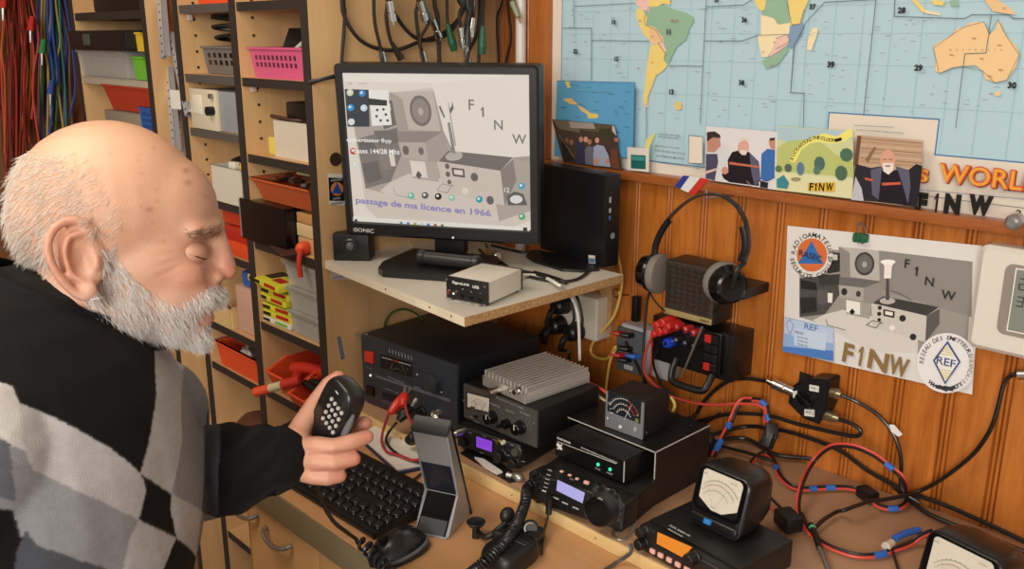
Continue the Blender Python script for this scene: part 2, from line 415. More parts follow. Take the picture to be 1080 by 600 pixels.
zl([(110, -5), (112, 122)]); zl([(110, 28), (380, 14)], .0009); zl([(60, 123), (188, 123), (188, 350)]); zl([(190, 177), (440, 180)]); zl([(525, 287), (675, 290)])
zl([(692, -5), (665, 540)]); zl([(690, 30), (855, 22), (900, -5)]); zl([(685, 179), (850, 179), (918, 155)]); zl([(430, 470), (432, 540), (428, 660)])
zl([(1078, 210), (1062, 405), (1078, 405)]); zl([(912, 155), (1050, 150)], .0007); zl([(440, 30), (420, 80), (425, 110), (470, 130), (500, 180), (480, 190), (515, 235), (505, 262)], .0006)
A.crop(820, 0, 4.154)
[A.line(q_, .0006, '7d7a6a') for q_ in ([(690, 210), (760, 160), (820, 120), (910, 95), (935, 150), (972, 85), (1010, 160), (1065, 240), (1010, 350), (960, 362), (905, 310), (810, 290), (715, 320), (690, 210)], [(50, -8), (58, 60), (70, 108), (105, 105), (125, 40)], [(0, 168), (50, 150), (62, 180), (0, 215)])]; zl([(215, 10), (440, -2)]); zl([(215, 10), (135, 95), (80, 200), (65, 405), (125, 408), (118, 640)]); zl([(440, -5), (385, 505)]); zl([(522, -5), (520, 72), (825, 82), (860, 65), (1020, 65), (1040, 80), (1095, 82)])
zl([(945, 68), (920, 232), (828, 235), (788, 560)], .0009)
for s_, x, y, h in (('37', 162, 30, 19), ('28', 552, 45, 21), ('39', 242, 283, 22), ('29', 625, 297, 22), ('30', 1035, 373, 22)): A.text(s_, x, y, h*1.3, '171b1e', bold=.05)
[A.text(c_, 765+i*28, 218, 8, '8a6a55') for i, c_ in enumerate('AUSTRALIA')]
for s_, x, y in (('VK8', 868, 168), ('VK4', 980, 198), ('VK6', 770, 240), ('VK5', 902, 256), ('VK2', 985, 306), ('VK3', 938, 333), ('VK7', 945, 411), ('P2', 1002, 37)): A.text(s_, x, y, 8, 'a0504a')
A.crop(580, 0, 4.154)
for s_, x, y, h in (('10', 290, 97, 16), ('35', 740, 2, 14), ('36', 862, 87, 18), ('11', 530, 139, 18), ('12', 302, 257, 16), ('32', 122, 225, 16), ('13', 543, 402, 18), ('38', 850, 361, 18)): A.text(s_, x, y, h*1.3, '171b1e', bold=.05)
A.text('PP-PY', 557, 92, 12, 'b0605a')
for s_, x, y in (('LU', 460, 272), ('CE', 398, 298), ('OA', 405, 90), ('CP', 460, 160), ('CX', 545, 296), ('ZS', 985, 285), ('V5', 945, 228), ('A2', 995, 185)): A.text(s_, x, y, 8, 'a0504a')
rr = random.Random(3)
for i in range(120):     # place names in the oceans: short dark dashes of lettering
    x = rr.uniform(70, 1060); y = rr.uniform(20, 520)
    if 375 < x < 650 and y < 470 or x > 900 and y < 300 or y > 340 and x < 400: continue
    wv = rr.uniform(10, 26); yy = y+rr.uniform(-2, 2)
    A.text(rr.choice(['Is.', 'ZD', 'VP8', 'FO', 'CE0', 'ZL', '3Y', 'ZK', 'PY0']), x, yy, 4, '6a7f88', w=wv)
A.crop(820, 0, 4.154)
for i in range(90):
    x = rr.uniform(130, 1080); y = rr.uniform(80, 490)
    if x > 680 and 90 < y < 370: continue
    A.text(rr.choice(['Is.', 'FT', 'VQ9', 'VK9', 'ZL', 'FR', '3B8', 'VK0']), x, y, 4, '6a7f88', w=rr.uniform(10, 26))
# inset
A.crop(560, 100, 5)
P([(165, -75), (575, -66), (566, 330), (150, 320)], '5a9cc6'); A.line([(165, -75), (575, -66), (566, 330)], .001, BL)
P([(195, 20), (240, 15), (270, 40), (265, 50), (230, 45)], 'dcb877'); P([(265, 40), (310, 70), (345, 95), (330, 105), (290, 80)], 'dcb877'); P([(320, 90), (385, 100), (380, 120), (330, 122)], 'd6c46c')
P([(208, -72), (232, -72), (236, -40), (222, -36)], 'dccb68')
for i in range(34):
    x = rr.uniform(180, 540); y = rr.uniform(-60, 200); A.text(rr.choice(['YJ', 'H44', 'T30', 'KH8', 'A3', '3D2']), x, y, 5, '2d5876', w=rr.uniform(14, 34))
A.text('ATLANTIC', 360, 0-22, 12, '6fa9c0', w=190)
P([(640, 230), (690, 195), (660, 260), (640, 330), (620, 330)], 'd9d27a'); A.line([(670, 260), (655, 330)], .0012, '4f8d8a')
for x, y, w_, st in ((760, 208, 120, 'VDX VSX IGX AGX'), (755, 222, 110, 'APK PLV KLO AFO'), (750, 272, 130, 'CQ VHL KLL VTY LND'), (765, 298, 160, 'XPRS PTY SUX VOK LLG AX'), (765, 325, 150, 'SOA PNM TPX MLK NRD')): A.text(st, x, y, 9, '4b5a66', w=w_)
A.line([(480, 320), (920, 383)], .0008, LN)
P([(865, 210), (935, 217), (935, 358), (862, 355)], CR); A.line([(935, 217), (865, 210), (862, 355), (935, 358)], .001, BL)
# title of the map
A.crop(880, 110, 4.615)
P([(120, 96), (315, 106), (315, 110), (120, 100)], '9aa3a2'); A.text('THE PREFIX AND ZONE MAP FOR AMATEUR STATIONS', 245, 128, 8, '70808a', w=230)
A.line([(400, 405), (1010, 460)], .0009, '6d7c96'); A.line([(400, 430), (1010, 505)], .0009, '5a5f6a')
def relief(st, x, y, h, w, ang):
    A.text(st, x+5, y+5, h, '6b3a1e', w=w, ang=ang, bold=.05); A.text(st, x, y, h, 'd0502a', w=w, ang=ang, bold=.05); 
    A.text(st, x, y+1, h*.9, 'e2a23a', w=w*.985, ang=ang, bold=.005)
relief('s', 458, 340, 68, 50, 0); relief('WORLD', 782, 350, 100, 520, 0)
for s_, x, w_ in (('F', 450, 58), ('1', 520, 34), ('N', 600, 80), ('W', 735, 120)): A.text(s_, x, 472+(x-450)*.04, 100, '151310', w=w_, bold=.085)
A.text('2', 920, 525, 40, '151310')
A.build('map_sheet', wm, mat('map_print', attr=True, rough=.35, spec=.5))
# ------------------------------------------------ pictures standing on the rail
def card(y=-.026): return Art(W0, y)
A = card(-.029).crop(560, 100, 5); P = A.poly
A.sheet([(110, 128), (440, 160), (478, 398), (170, 355)], '4a3b33', .001)
P([(118, 130), (435, 162), (450, 210), (290, 190), (130, 150)], '574e3c'); P([(360, 180), (420, 175), (436, 222), (360, 215)], '3b3f2b'); P([(110, 128), (250, 145), (260, 200), (150, 180)], '6a6452')
P([(200, 140), (330, 150), (340, 180), (210, 175)], '9b9187'); P([(430, 162), (440, 165), (452, 215), (430, 190)], 'c3bcb4')
P([(240, 250), (250, 232), (275, 240), (290, 365), (240, 362)], '393754'); P([(285, 290), (300, 270), (325, 272), (335, 370), (288, 366)], '6b6a78'); P([(330, 275), (350, 262), (385, 270), (410, 320), (420, 380), (330, 372)], '9fa8c0')
for x, y, c in ((265, 235, 'b9876e'), (290, 235, 'c99a80'), (350, 240, 'cf9f86'), (190, 240, '7c5a4a'), (215, 250, '8c6552'), (310, 248, 'a87a64'), (440, 300, '7d4f3e')): A.ell(x, y, 11, 15, c)
P([(160, 250), (185, 245), (200, 300), (240, 355), (175, 350)], '2a2527'); A.ell(345, 350, 14, 18, 'c58e77'); A.ell(405, 350, 10, 16, 'c58e77'); P([(420, 290), (455, 285), (470, 395), (425, 385)], '6e4436')
A.line([(150, 210), (230, 330)], .001, '8c8078'); P([(440, 225), (462, 228), (465, 250), (442, 245)], 'a56a5a')
#solo_card = lambda name, A, label, group=None: [o for o in [A.build(name, None, GLOSSY)] if not o.update({'label': label, 'category': 'picture' if 'photo' in name else 'card'})] if False else None
def place(name, A, label, cat, material=GLOSSY, group=None):
    o = A.build(name, None, material); o['label'] = label; o['category'] = cat
    if group: o['group'] = group
    return o
place('photo_print', A, 'dark photo print of a group of people outdoors, standing on map rail behind computer', 'photo', group='photo prints along the map rail')
A = card().crop(560, 100, 5); A.sheet([(508, 275), (622, 283), (622, 408), (508, 396)], 'd6d2c8', .001); A.rect(527, 315, 605, 388, '23615f', .06); A.rect(531, 322, 600, 345, '3f8f86', .06); A.line([(530, 350), (604, 355)], .0008, '17403f')
place('stamp_card', A, 'small white card with teal green rectangle on the map rail', 'card')
A = card().crop(730, 110, 5.453); P = A.poly
A.sheet([(80, 125), (490, 158), (480, 492), (75, 432)], 'd9d6da', .001)
P([(82, 190), (150, 200), (220, 250), (200, 445), (78, 428)], 'cfd2d6'); P([(85, 160), (130, 155), (160, 175), (165, 195), (120, 190), (85, 220)], '3a3032'); P([(85, 215), (120, 190), (160, 195), (165, 240), (130, 275), (85, 275)], 'bb8776')
P([(80, 285), (145, 285), (150, 330), (130, 440), (78, 425)], '4b4960'); P([(80, 385), (145, 365), (145, 378), (80, 400)], 'd5b2a8')
P([(230, 275), (275, 262), (330, 275), (375, 330), (385, 470), (215, 448), (180, 425), (170, 400), (210, 390), (205, 320)], '211b22'); P([(330, 275), (385, 330), (395, 440), (360, 470), (340, 380)], '5a5a72')
A.ell(295, 245, 32, 45, 'd3a596'); P([(265, 200), (290, 185), (325, 195), (328, 220), (300, 205), (268, 225)], 'd8cfcb'); P([(275, 262), (318, 265), (310, 292), (285, 290)], 'ded3cf'); A.ell(190, 380, 20, 22, 'c98f7c')
P([(215, 330), (390, 355), (390, 366), (215, 345)], 'c06a50'); P([(400, 285), (435, 255), (478, 262), (475, 420), (430, 445), (395, 430)], '3b6cb0'); P([(440, 210), (478, 195), (478, 265), (450, 250)], 'c08a78'); P([(445, 195), (478, 190), (478, 205), (450, 212)], '4a3a38')
A.line([(330, 465), (380, 440), (440, 440), (478, 420)], .0008, '303040'); P([(395, 440), (440, 450), (435, 483), (390, 475)], '28252c'); A.line([(315, 440), (350, 475)], .0009, 'd0a0a0')
place('photo_print', A, 'bright photo print of a white-bearded person in black between two others, on map rail', 'photo', group='photo prints along the map rail')
A = card(-.0255).crop(730, 110, 5.453); P = A.poly
A.sheet([(488, 125), (640, 135), (925, 152), (928, 545), (480, 492)], 'c9cf9f', .001)
P([(490, 130), (925, 155), (925, 200), (700, 190), (600, 230), (490, 200)], 'a9c4cf'); P([(485, 250), (560, 210), (680, 200), (760, 230), (830, 290), (925, 330), (925, 420), (485, 380)], 'b5c077'); P([(485, 390), (925, 430), (926, 540), (482, 488)], 'd8d7ae')
band = [(565, 330), (575, 285), (620, 230), (680, 190), (760, 165), (830, 185), (890, 150), (922, 140), (924, 185), (870, 215), (800, 228), (740, 215), (680, 225), (630, 260), (600, 320), (590, 335)]
P(band, 'e8e07a')
for ch, (x, y), an in zip('ROCK AROUND THE CLOCK...', [(577, 312), (585, 290), (594, 272), (606, 257), (0, 0), (617, 244), (630, 233), (643, 222), (657, 213), (670, 206), (684, 200), (0, 0), (703, 194), (717, 191), (731, 190), (0, 0), (750, 194), (766, 198), (782, 203), (798, 205), (814, 205), (830, 206), (842, 204), (854, 200)], [1.2, 1.1, 1.0, .85, 0, .8, .75, .7, .6, .5, .45, 0, .3, .15, .05, 0, -.1, -.1, -.1, 0, 0, 0, .1, .2]):
    if ch != ' ': A.text(ch, x, y, 20, '1f1d18', ang=an*.8)
for x, y, rx, ry, c in ((555, 365, 22, 25, '56645a'), (625, 370, 22, 40, '5d7898'), (735, 340, 32, 42, '4f6a66'), (860, 395, 36, 45, '4f6a58'), (890, 290, 38, 40, '4d6f58'), (500, 370, 20, 20, '5c7a50'), (600, 430, 30, 12, '9a9470'), (720, 380, 20, 25, '5a7a70')): A.ell(x, y, rx, ry, c, 9)
P([(490, 430), (530, 405), (560, 450), (550, 485), (490, 478)], '3f8694'); P([(670, 452), (825, 448), (822, 502), (668, 495)], 'd9b13c')
[A.text(c_, x, 474, 46, '191510', w=w_, bold=.03) for c_, x, w_ in (('F', 690, 24), ('1', 714, 22), ('N', 748, 32), ('W', 794, 42))]
place('postcard', A, 'green cartoon landscape postcard with yellow banner lettering and call sign, on map rail', 'card')
A = card(-.0295).crop(880, 110, 4.615); P = A.poly
A.sheet([(112, 150), (432, 178), (405, 500), (85, 465), (95, 330)], 'b99c82', .001)
for i in range(9): A.line([(130, 165+i*16), (425, 190+i*16)], .0012, ['8c7058', 'a5886c', 'cdb296'][i % 3])
P([(112, 152), (132, 154), (115, 300), (97, 300)], '6d4a3a'); P([(150, 270), (195, 205), (205, 212), (165, 285)], '8a6a50')
P([(105, 290), (180, 310), (230, 300), (215, 340), (232, 420), (220, 475), (88, 465), (98, 330)], '2f2c34'); P([(300, 300), (360, 320), (400, 290), (430, 300), (405, 500), (330, 490)], '26242c')
P([(178, 320), (230, 302), (250, 330), (230, 400), (225, 470), (185, 440)], '5b5c70'); P([(300, 300), (365, 320), (372, 400), (360, 480), (325, 400)], '5b5c70'); P([(232, 320), (310, 320), (345, 430), (360, 492), (215, 475)], '221d26')
P([(232, 382), (322, 378), (325, 390), (235, 395)], 'c8603f'); P([(150, 355), (188, 365), (188, 375), (150, 366)], 'c8603f')
A.ell(262, 270, 38, 50, 'd2a08a'); P([(235, 285), (290, 285), (290, 320), (265, 342), (240, 325)], 'e3d9d2'); P([(248, 297), (275, 297), (272, 303), (250, 303)], '6d3a34'); A.line([(240, 268), (256, 268)], .0009, '3a2a26'); A.line([(268, 268), (286, 268)], .0009, '3a2a26')
P([(105, 350), (135, 410), (145, 470), (85, 465)], 'b9bcc6')
place('photo_print', A, 'photo print of a white-bearded person in denim vest before a wooden fence, on map rail', 'photo', group='photo prints along the map rail')
# ------------------------------------------------ poster under the map
def shack(P, E, T, Ln):
    """the black and white picture of the radio desk, in the poster's coordinates"""
    P([(105, 95), (682, 145), (665, 420), (500, 450), (105, 330)], '97948f'); P([(235, 95), (370, 108), (682, 145), (678, 330), (575, 300), (380, 240), (240, 190)], '8b8884')
    P([(105, 200), (240, 185), (250, 240), (190, 320), (105, 330)], '4c4a4a'); P([(240, 95), (370, 108), (372, 210), (275, 195), (272, 115)], 'b5b2ac'); E(322, 152, 33, 39, '3e3c3c'); E(322, 152, 26, 31, '6a6866'); E(322, 154, 8, 10, 'a9a5a0')
    P([(180, 110), (240, 116), (240, 178), (200, 185)], '2e2c2c'); P([(195, 118), (232, 122), (232, 140), (197, 138)], 'c9c6c0')
    P([(190, 320), (250, 305), (360, 330), (500, 405), (500, 450), (340, 440), (150, 340)], 'd3cfca')
    P([(240, 195), (380, 210), (382, 262), (350, 285), (240, 262)], '8f8c88'); P([(240, 195), (380, 210), (320, 232), (236, 222)], '6a6866'); P([(236, 222), (320, 232), (318, 278), (240, 264)], 'a8a49f'); E(255, 245, 10, 12, '2e2c2c'); E(302, 252, 8, 10, '3a3838')
    P([(165, 185), (235, 190), (238, 222), (175, 225)], '3a3838'); P([(110, 205), (160, 215), (165, 240), (112, 235)], '242323'); P([(108, 265), (160, 262), (165, 310), (112, 318)], '2b2a2a'); P([(165, 235), (200, 240), (196, 290), (168, 285)], '5c5a58'); P([(200, 248), (217, 250), (215, 282), (200, 280)], 'e6e3de')
    P([(262, 270), (345, 285), (340, 335), (262, 318)], 'a19d98'); P([(262, 272), (308, 280), (308, 322), (262, 312)], 'e9e6e1'); P([(282, 300), (292, 312), (282, 322), (272, 312)], '161515')
    P([(345, 285), (385, 262), (572, 298), (572, 345), (525, 412), (350, 362)], 'c9c5bf'); P([(350, 283), (385, 260), (572, 296), (530, 325)], '3c3a3a'); P([(572, 300), (530, 325), (525, 412), (572, 352)], '5a5856')
    for x, y, r in ((374, 298, 7), (372, 318, 7), (372, 338, 6), (450, 333, 11), (485, 395, 11)): E(x, y, r, r, '2b2a2a')
    P([(386, 302), (424, 310), (422, 332), (386, 324)], '1e1d1d'); P([(392, 308), (418, 313), (417, 325), (392, 320)], 'e6e3de'); E(415, 365, 10, 9, 'e8e5e0')
    E(400, 275, 26, 11, 'b4b0ab'); P([(396, 200), (404, 200), (406, 272), (394, 272)], '4c4a4a'); P([(378, 140), (426, 142), (415, 160), (412, 200), (388, 200), (390, 160)], 'e9e7e2'); E(402, 145, 25, 8, 'f1efea')
    Ln([(410, 240), (440, 250), (480, 272)], '4c4a4a'); Ln([(380, 345), (360, 365), (330, 355), (350, 340), (385, 350)], '3a3838'); Ln([(195, 335), (200, 355), (260, 372)], '5c5a58')
    for s_, x, y in (('F', 466, 151), ('1', 496, 176), ('N', 540, 210), ('W', 603, 256)): T(s_, x, y, 30)
A = Art(W0, -.004).crop(810, 230, 3.159); P = A.poly
A.sheet([(65, 25), (715, 92), (680, 588), (450, 535), (230, 485), (50, 440)], 'dcdad8', .0005)
shack(P, A.ell, lambda s_, x, y, h: A.text(s_, x, y, h, '2a2827'), lambda pts, c: A.line(pts, .0009, c))
A.ell(147, 122, 72, 74, 'dad7d2'); A.ell(149, 122, 51, 56, 'cf6d3c'); P([(148, 76), (102, 150), (188, 152)], '2f6cb4')
def ring(A, st, cx, cy, rx, ry, a0, a1, h, col):
    for i, ch in enumerate(st):
        if ch == ' ': continue
        a = math.radians(a0+(a1-a0)*i/(len(st)-1)); A.text(ch, cx+rx*math.cos(a), cy-ry*math.sin(a), h, col, ang=a-PI/2 if a1 < a0 else a+PI/2)
ring(A, 'RADIOAMATEURS', 149, 122, 62, 67, 172, -8, 16, '1c1a1c'); ring(A, 'SECURITE CIVILE', 149, 122, 66, 71, 192, 345, 15, '1c1a1c')
A.text('RASEC', 145, 124, 21, '3b3440', w=76, ang=-.12)
P([(60, 328), (222, 365), (222, 475), (52, 440)], '8fb0dc'); P([(60, 330), (222, 367), (222, 415), (120, 400), (58, 380)], 'b8cae4'); P([(52, 425), (222, 440), (222, 475), (52, 442)], '4c7cc4'); P([(90, 365), (200, 380), (195, 440), (92, 420)], 'c3d2ea')
A.text('REF', 148, 362, 20, '4a6fae', w=44); A.text('FINW', 108, 380, 9, '3d4c6c'); A.line([(65, 350), (78, 335), (90, 358), (78, 385), (65, 350)], .0008, '55627c')
for y in (396, 408, 420): A.text('Reseau des', 120, y, 6, '55627c', w=34)
for s_, x, y, w_ in (('F', 272, 448, 34), ('1', 312, 458, 26), ('N', 372, 474, 66), ('W', 440, 492, 66)): A.text(s_, x, y, 66, '8a6f46', w=w_, ang=-.06, bold=.035)
pts = [(600+100*math.cos(t), 480+100*math.sin(t)) for t in [2*PI*i/40 for i in range(40)]]
A.poly([(min(x, 708-(y-92)*.0565), y) for x, y in pts], 'e4e4e6'); ring(A, 'RESEAU DES EMETTEURS', 600, 482, 84, 86, 176, 20, 14, '34343c'); ring(A, 'www.r-e-f.org', 600, 480, 84, 84, 232, 305, 13, '34343c'); ring(A, 'FRANCAIS', 600, 482, 82, 84, 14, -44, 13, '9a8a86')
A.poly([(605, 405), (648, 475), (596, 550), (556, 470)], '3b4d84'); A.poly([(604, 416), (641, 475), (597, 540), (563, 471)], 'e7e6e2')
for k in range(4): A.line([(578+k*4, 500+k*8), (620-k*5, 508+k*8)], .0012, 'd0bd58'); A.line([(582+k*5, 448-k*8), (622-k*4, 452-k*8)], .0012, 'd0bd58')
A.text('REF', 600, 475, 26, '34487e', w=62)
place('call_sign_poster', A, 'white poster with black and white radio desk photo and round stickers, clipped to pine wall', 'poster', PRINT)
b = B(); c0 = at(908, 249, Y=-.008)
fr = Fr(c0); b.m(GRNW).box(fr, -.010, -.006, -.008, .011, .004, .004, .002)
for dx in (-.006, 0, .006): b.box(fr, dx-.002, -.008, -.009, dx+.002, -.004, .002, .001)
b.m(SILVER).tube([fr.p(-.004, 0, .003), fr.p(-.005, -.001, .016), fr.p(.001, -.001, .019), fr.p(.005, -.001, .012), fr.p(.003, 0, .003)], .0012, 6, 4)
solo('binder_clip', b, None, 'small green clip holding top edge of the poster', 'clip')
# ================================================================ shelving
BEECH = wood('beech_laminate', 'c99e6c', 'dcb684', .5, (7, 7, .6), .6, wave=4)
BEECHh = wood('beech_shelf', 'bf9364', 'd6af7e', .5, (.6, 7, 7), .6, wave=4)
EDGE = mat('dark_edging', '2f2b27', .5); EDGEG = mat('grey_edging', '55514d', .45)
YF = -.435
def shelving(name, label, panels, shelves, loc):
    t = thing(name, label, 'shelf', loc)
    for x0, x1 in panels:
        b = B(); b.m(BEECH).box(W0, x0, YF+.002, 0, x1, -.012, 2.2); b.m(EDGE).box(W0, x0, YF, 0, x1, YF+.002, 2.2)
        part('upright_panel', b, None, t)
    b = B(); b.box(W0, panels[-1][0], -.012, 0, panels[0][1], -.001, 2.2); part('back_panel', b, wood('beech_back', 'b08558', 'c2986a', .6, (7, 7, .6), .6, wave=4), t)
    for x0, x1, z, em, th in shelves:
        b = B(); b.m(BEECHh).box(W0, x0, YF+.006, z-th, x1, -.012, z); b.m(em).box(W0, x0, YF+.004, z-th, x1, YF+.006, z)
        part('shelf', b, None, t)
    return t
PX = [(-1.377, -1.355), (-1.627, -1.604), (-1.872, -1.849)]
S2Z = [1.495, 1.36, 1.217, 1.047, .88, .735, .56, .3]; S1Z = [1.495, 1.36, 1.25, 1.107, .996, .828, .73, .56, .3]
sh = [(-1.604, -1.377, z, EDGE, .016) for z in S2Z]+[(-1.849, -1.627, z, EDGEG if z > 1.2 else EDGE, .016) for z in S1Z]
sh += [(-1.604, -1.377, 1.9, EDGE, .016), (-1.849, -1.627, 1.9, EDGE, .016)]
su = shelving('shelving_unit', 'tall beech shelving unit with black edges, two columns, beside the monitor', PX, sh, (-1.6, YF, 0))
sh = [(-2.45, -2.033, z, e, .018) for z, e in ((1.9, EDGE), (1.49, EDGE), (1.338, mat('pale_edging', 'b3aa98', .5)), (1.15, EDGE), (.9, EDGE), (.6, EDGE))]
sv = shelving('shelving_unit', 'tall beech shelving unit at far left, holding black crates and colourful tubs', [(-2.033, -2.011), (-2.472, -2.45)], sh, (-2.24, YF, 0))
b = B(); b.m(BEECH).box(W0, -2.01, -.012, 0, -1.873, -.001, 2.2); part('filler_panel', b, None, sv)
def ext(xl, xr, yt, yb, Y, zb=None):
    ym = (yt+yb)/2; q0, q1 = at(xl, ym, Y=Y), at(xr, ym, Y=Y); xm = (xl+xr)/2
    return q0.x, q1.x, (zb if zb is not None else at(xm, yb, Y=Y).z), at(xm, yt, Y=Y).z
def bin_mesh(x0, x1, z0, z1, ya, yb, wall=.003, tap=.006, rim=.004):
    """open tub, wider at the rim"""
    b = B()
    def ringat(z, k, i=0): return [V((x0+k+i, ya+k+i, z)), V((x1-k-i, ya+k+i, z)), V((x1-k-i, yb-k-i, z)), V((x0+k+i, yb-k-i, z))]
    b.loft([ringat(z0, tap), ringat(z1-rim, 0), ringat(z1-rim, -rim*.8), ringat(z1, -rim*.8), ringat(z1, 0, wall), ringat(z0+wall, tap, wall)])
    bmesh.ops.bevel(b.bm, geom=[e for e in b.bm.edges if abs((e.verts[0].co-e.verts[1].co).normalized().z) > .6], offset=.006, segments=2, affect='EDGES', clamp_overlap=True)
    return b
def slots(b, x0, x1, z0, z1, y, nx, nz, m, zlo=None, zhi=None, tap=.006):
    b.m(m)
    for i in range(nx):
        for j in range(nz):
            cx = x0+(x1-x0)*(i+.5)/nx; cz = z0+(z1-z0)*(j+.5)/nz; w = (x1-x0)/nx*.25; h = (z1-z0)/nz*.32
            yy = y+tap*(1-(cz+h-zlo)/(zhi-zlo)); yl = y+tap*(1-(cz-h-zlo)/(zhi-zlo)); b.prism([V((cx-w, yl-.0007, cz-h)), V((cx+w, yl-.0007, cz-h)), V((cx+w, yy-.0007, cz+h)), V((cx-w, yy-.0007, cz+h))], [V((cx-w, yl+.001, cz-h)), V((cx+w, yl+.001, cz-h)), V((cx+w, yy+.001, cz+h)), V((cx-w, yy+.001, cz+h))])
def heap(x0, x1, y0, y1, z, n, cols, r=.006, seed=1):
    rr = random.Random(seed); b = B()
    for i in range(n):
        c = V((rr.uniform(x0, x1), rr.uniform(y0, y1), z+rr.uniform(0, r))); q = rr.uniform(.5, 1)*r
        b.m(cols[i % len(cols)])
        k = rr.random()
        f = Fr(c, rr.uniform(0, 3), rr.uniform(-.6, .6))
        if k < .5: b.box(f, -q*1.6, -q, -q*.6, q*1.6, q, q*.6, q*.15, 1)
        else: b.cyl(f.p(-q*1.5, 0, 0), f.p(q*1.5, 0, 0), q*.6, n=10)
    return b
C_ = lambda n, c, r=.5, **k: mat(n, c, r, **k)
PINKP = C_('pink_plastic', 'c9587f'); ORP = C_('orange_plastic', 'e0522a'); ORT = C_('brick_orange_plastic', 'b9592f'); GRYP = C_('grey_plastic', '6f6a66')
CLEAR = mat('clear_plastic', 'd8d6d0', .25, alpha=.38); WHT = C_('white_plastic', 'd5d0c6'); CARD = C_('cardboard', 'b98f62', .7, var=.1)
PAPER = C_('paper', 'dcd8d0', .7); DBR = C_('dark_brown', '4a2c20', .6); YPK = C_('yellow_card', 'd9d33a'); BLUP = C_('blue_plastic', '2a62b4'); GRNP = C_('green_plastic', '6cb836'); YLP = C_('yellow_plastic', 'e0b92e')
# ---- pink basket
x0, x1, z0, z1 = ext(265, 325, 50, 86, -.41, 1.36)
t = thing('storage_basket', 'pink plastic basket full of small tools on upper shelf right of the grey basket', 'basket', ((x0+x1)/2, -.35, z0))
b = bin_mesh(x0, min(x1, -1.382), z0, z1, -.415, -.27); b.m(PINKP); b.mats = [PINKP]; slots(b, x0+.02, x1-.03, z0+.018, z1-.012, -.415, 10, 2, C_('slot_shadow', '5a2438'), z0, z1)
part('basket_body', b, None, t)
o = solo('pliers', B().m(BLK).tube([V((x0+.03, -.36, z1-.01)), V((x0+.1, -.33, z1+.02)), V((x0+.15, -.33, z1+.045))], .007, 8, 4).m(C_('white_strip', 'd8cfc6')).tube([V((x0+.10, -.37, z1-.002)), V((x0+.15, -.37, z1+.02))], .004), None, 'black handled tool with white strip sticking out of the pink basket', 'tool')
solo('document_scrap', B().box(Fr((x0+.15, -.36, z1-.012), .3, .3), 0, 0, 0, .045, .002, .07, .0005), CREAM, 'cream card standing at the back of the pink basket', 'card')
solo('plastic_piece', B().box(Fr((x0+.15, -.39, z1-.004), .2, .2), 0, 0, 0, .06, .04, .02, .004), ORP, 'orange plastic piece lying in the pink basket', 'tool')
solo('plastic_cover', B().box(Fr((x0+.045, -.37, z1-.005), .2, .5), 0, 0, 0, .06, .004, .045, .001), BLKM, 'black square cover leaning in the left of the pink basket', 'cover')
# ---- cream box with black device
x0, x1, z0, z1 = ext(288, 333, 129, 172, -.41, 1.217); x1 = min(x1, -1.38)
t = thing('storage_box', 'cream cardboard box on the shelf below the pink basket', 'box', ((x0+x1)/2, -.35, z0))
b = bin_mesh(x0, x1, z0, z1, -.41, -.26, .002, .0, .001); part('box_body', b, CREAM, t)
solo('power_adapter', B().box(Fr(((x0+x1)/2-.02, -.40, z1+.004), -.05), -.02, 0, 0, .07, .07, .03, .004), BLK, 'black adapter resting on the cream cardboard box', 'adapter')
solo('cable_coil', B().tube([V((x0-.025, -.395, z1+.004)), V((x0+.02, -.40, z1+.003)), V((x0+.07, -.405, z1+.002)), V((x0+.1, -.38, z1+.003)), V((x0+.15, -.39, z1+.002))], .004, 8, 6), DBR, 'reddish brown cable lying across the cream box, under the black adapter', 'cable')
x0, x1, z0, z1 = ext(283, 291, 145, 160, -.40, 1.217)
solo('small_carton', B().box(W0, x0, -.40, z0, x1-.002, -.34, z1, .002), C_('pale_yellow', 'd9c25a'), 'small yellow carton left of the cream box', 'box')
# ---- black box, parts tray on top, beige books
x0, x1, z0, z1 = ext(265, 309, 214, 254, -.42, 1.047)
t = thing('speaker_box', 'black square box leaning out of the shelf beneath the brick-orange parts tray', 'box', ((x0+x1)/2, -.37, z0))
part('cabinet', B().box(W0, x0-.012, -.437, z0, x1, -.30, z1, .003), BLKG, t)
part('rim', B().box(W0, x0-.012, -.4375, z0+.004, x0-.008, -.436, z1-.004), mat('grey_rim', '8a8680', .4), t, 'thin grey strip down the left edge')
zt = z1
x2, x3, _, z3 = ext(271, 333, 192, 222, -.42)
for k, (h, c, w_) in enumerate(((.03, 'c9a06f', 0), (.026, 'd8c08e', .006), (.02, 'c08f5a', .002))):
    zz = z0+sum((.03, .026, .02)[:k]); solo('notebook', B().box(W0, x1+.006-w_*.5, -.415, zz, -1.383, -.30, zz+h-.0015, .002), C_('book%d' % k, c, .6), ['beige book at the bottom of the pile right of the black box', 'pale yellow book in the middle of the pile right of the black box', 'tan book on top of the pile right of the black box'][k], 'book')
t = thing('parts_tray', 'brick-orange plastic tray of loose parts on top of black box and books', 'tray', ((x2+x3)/2, -.36, zt))
b = bin_mesh(x2, -1.384, zt+.001, zt+.045, -.43, -.30, .003, .014); part('tray_body', b, ORT, t)
o = part('loose_parts', heap(x2+.02, -1.40, -.40, -.33, zt+.04, 40, [BLKM, DBR, SILVER, C_('rust', '7a4a2a')], .007, 4), None, t); o['kind'] = 'stuff'
solo('paper_pad', B().box(Fr((x2+.05, -.36, zt+.048), .05, .25), 0, 0, 0, .14, .04, .012, .001), C_('paper_cream', 'd8cfa8', .7), 'folded cream papers lying on the brick-orange parts tray', 'paper')
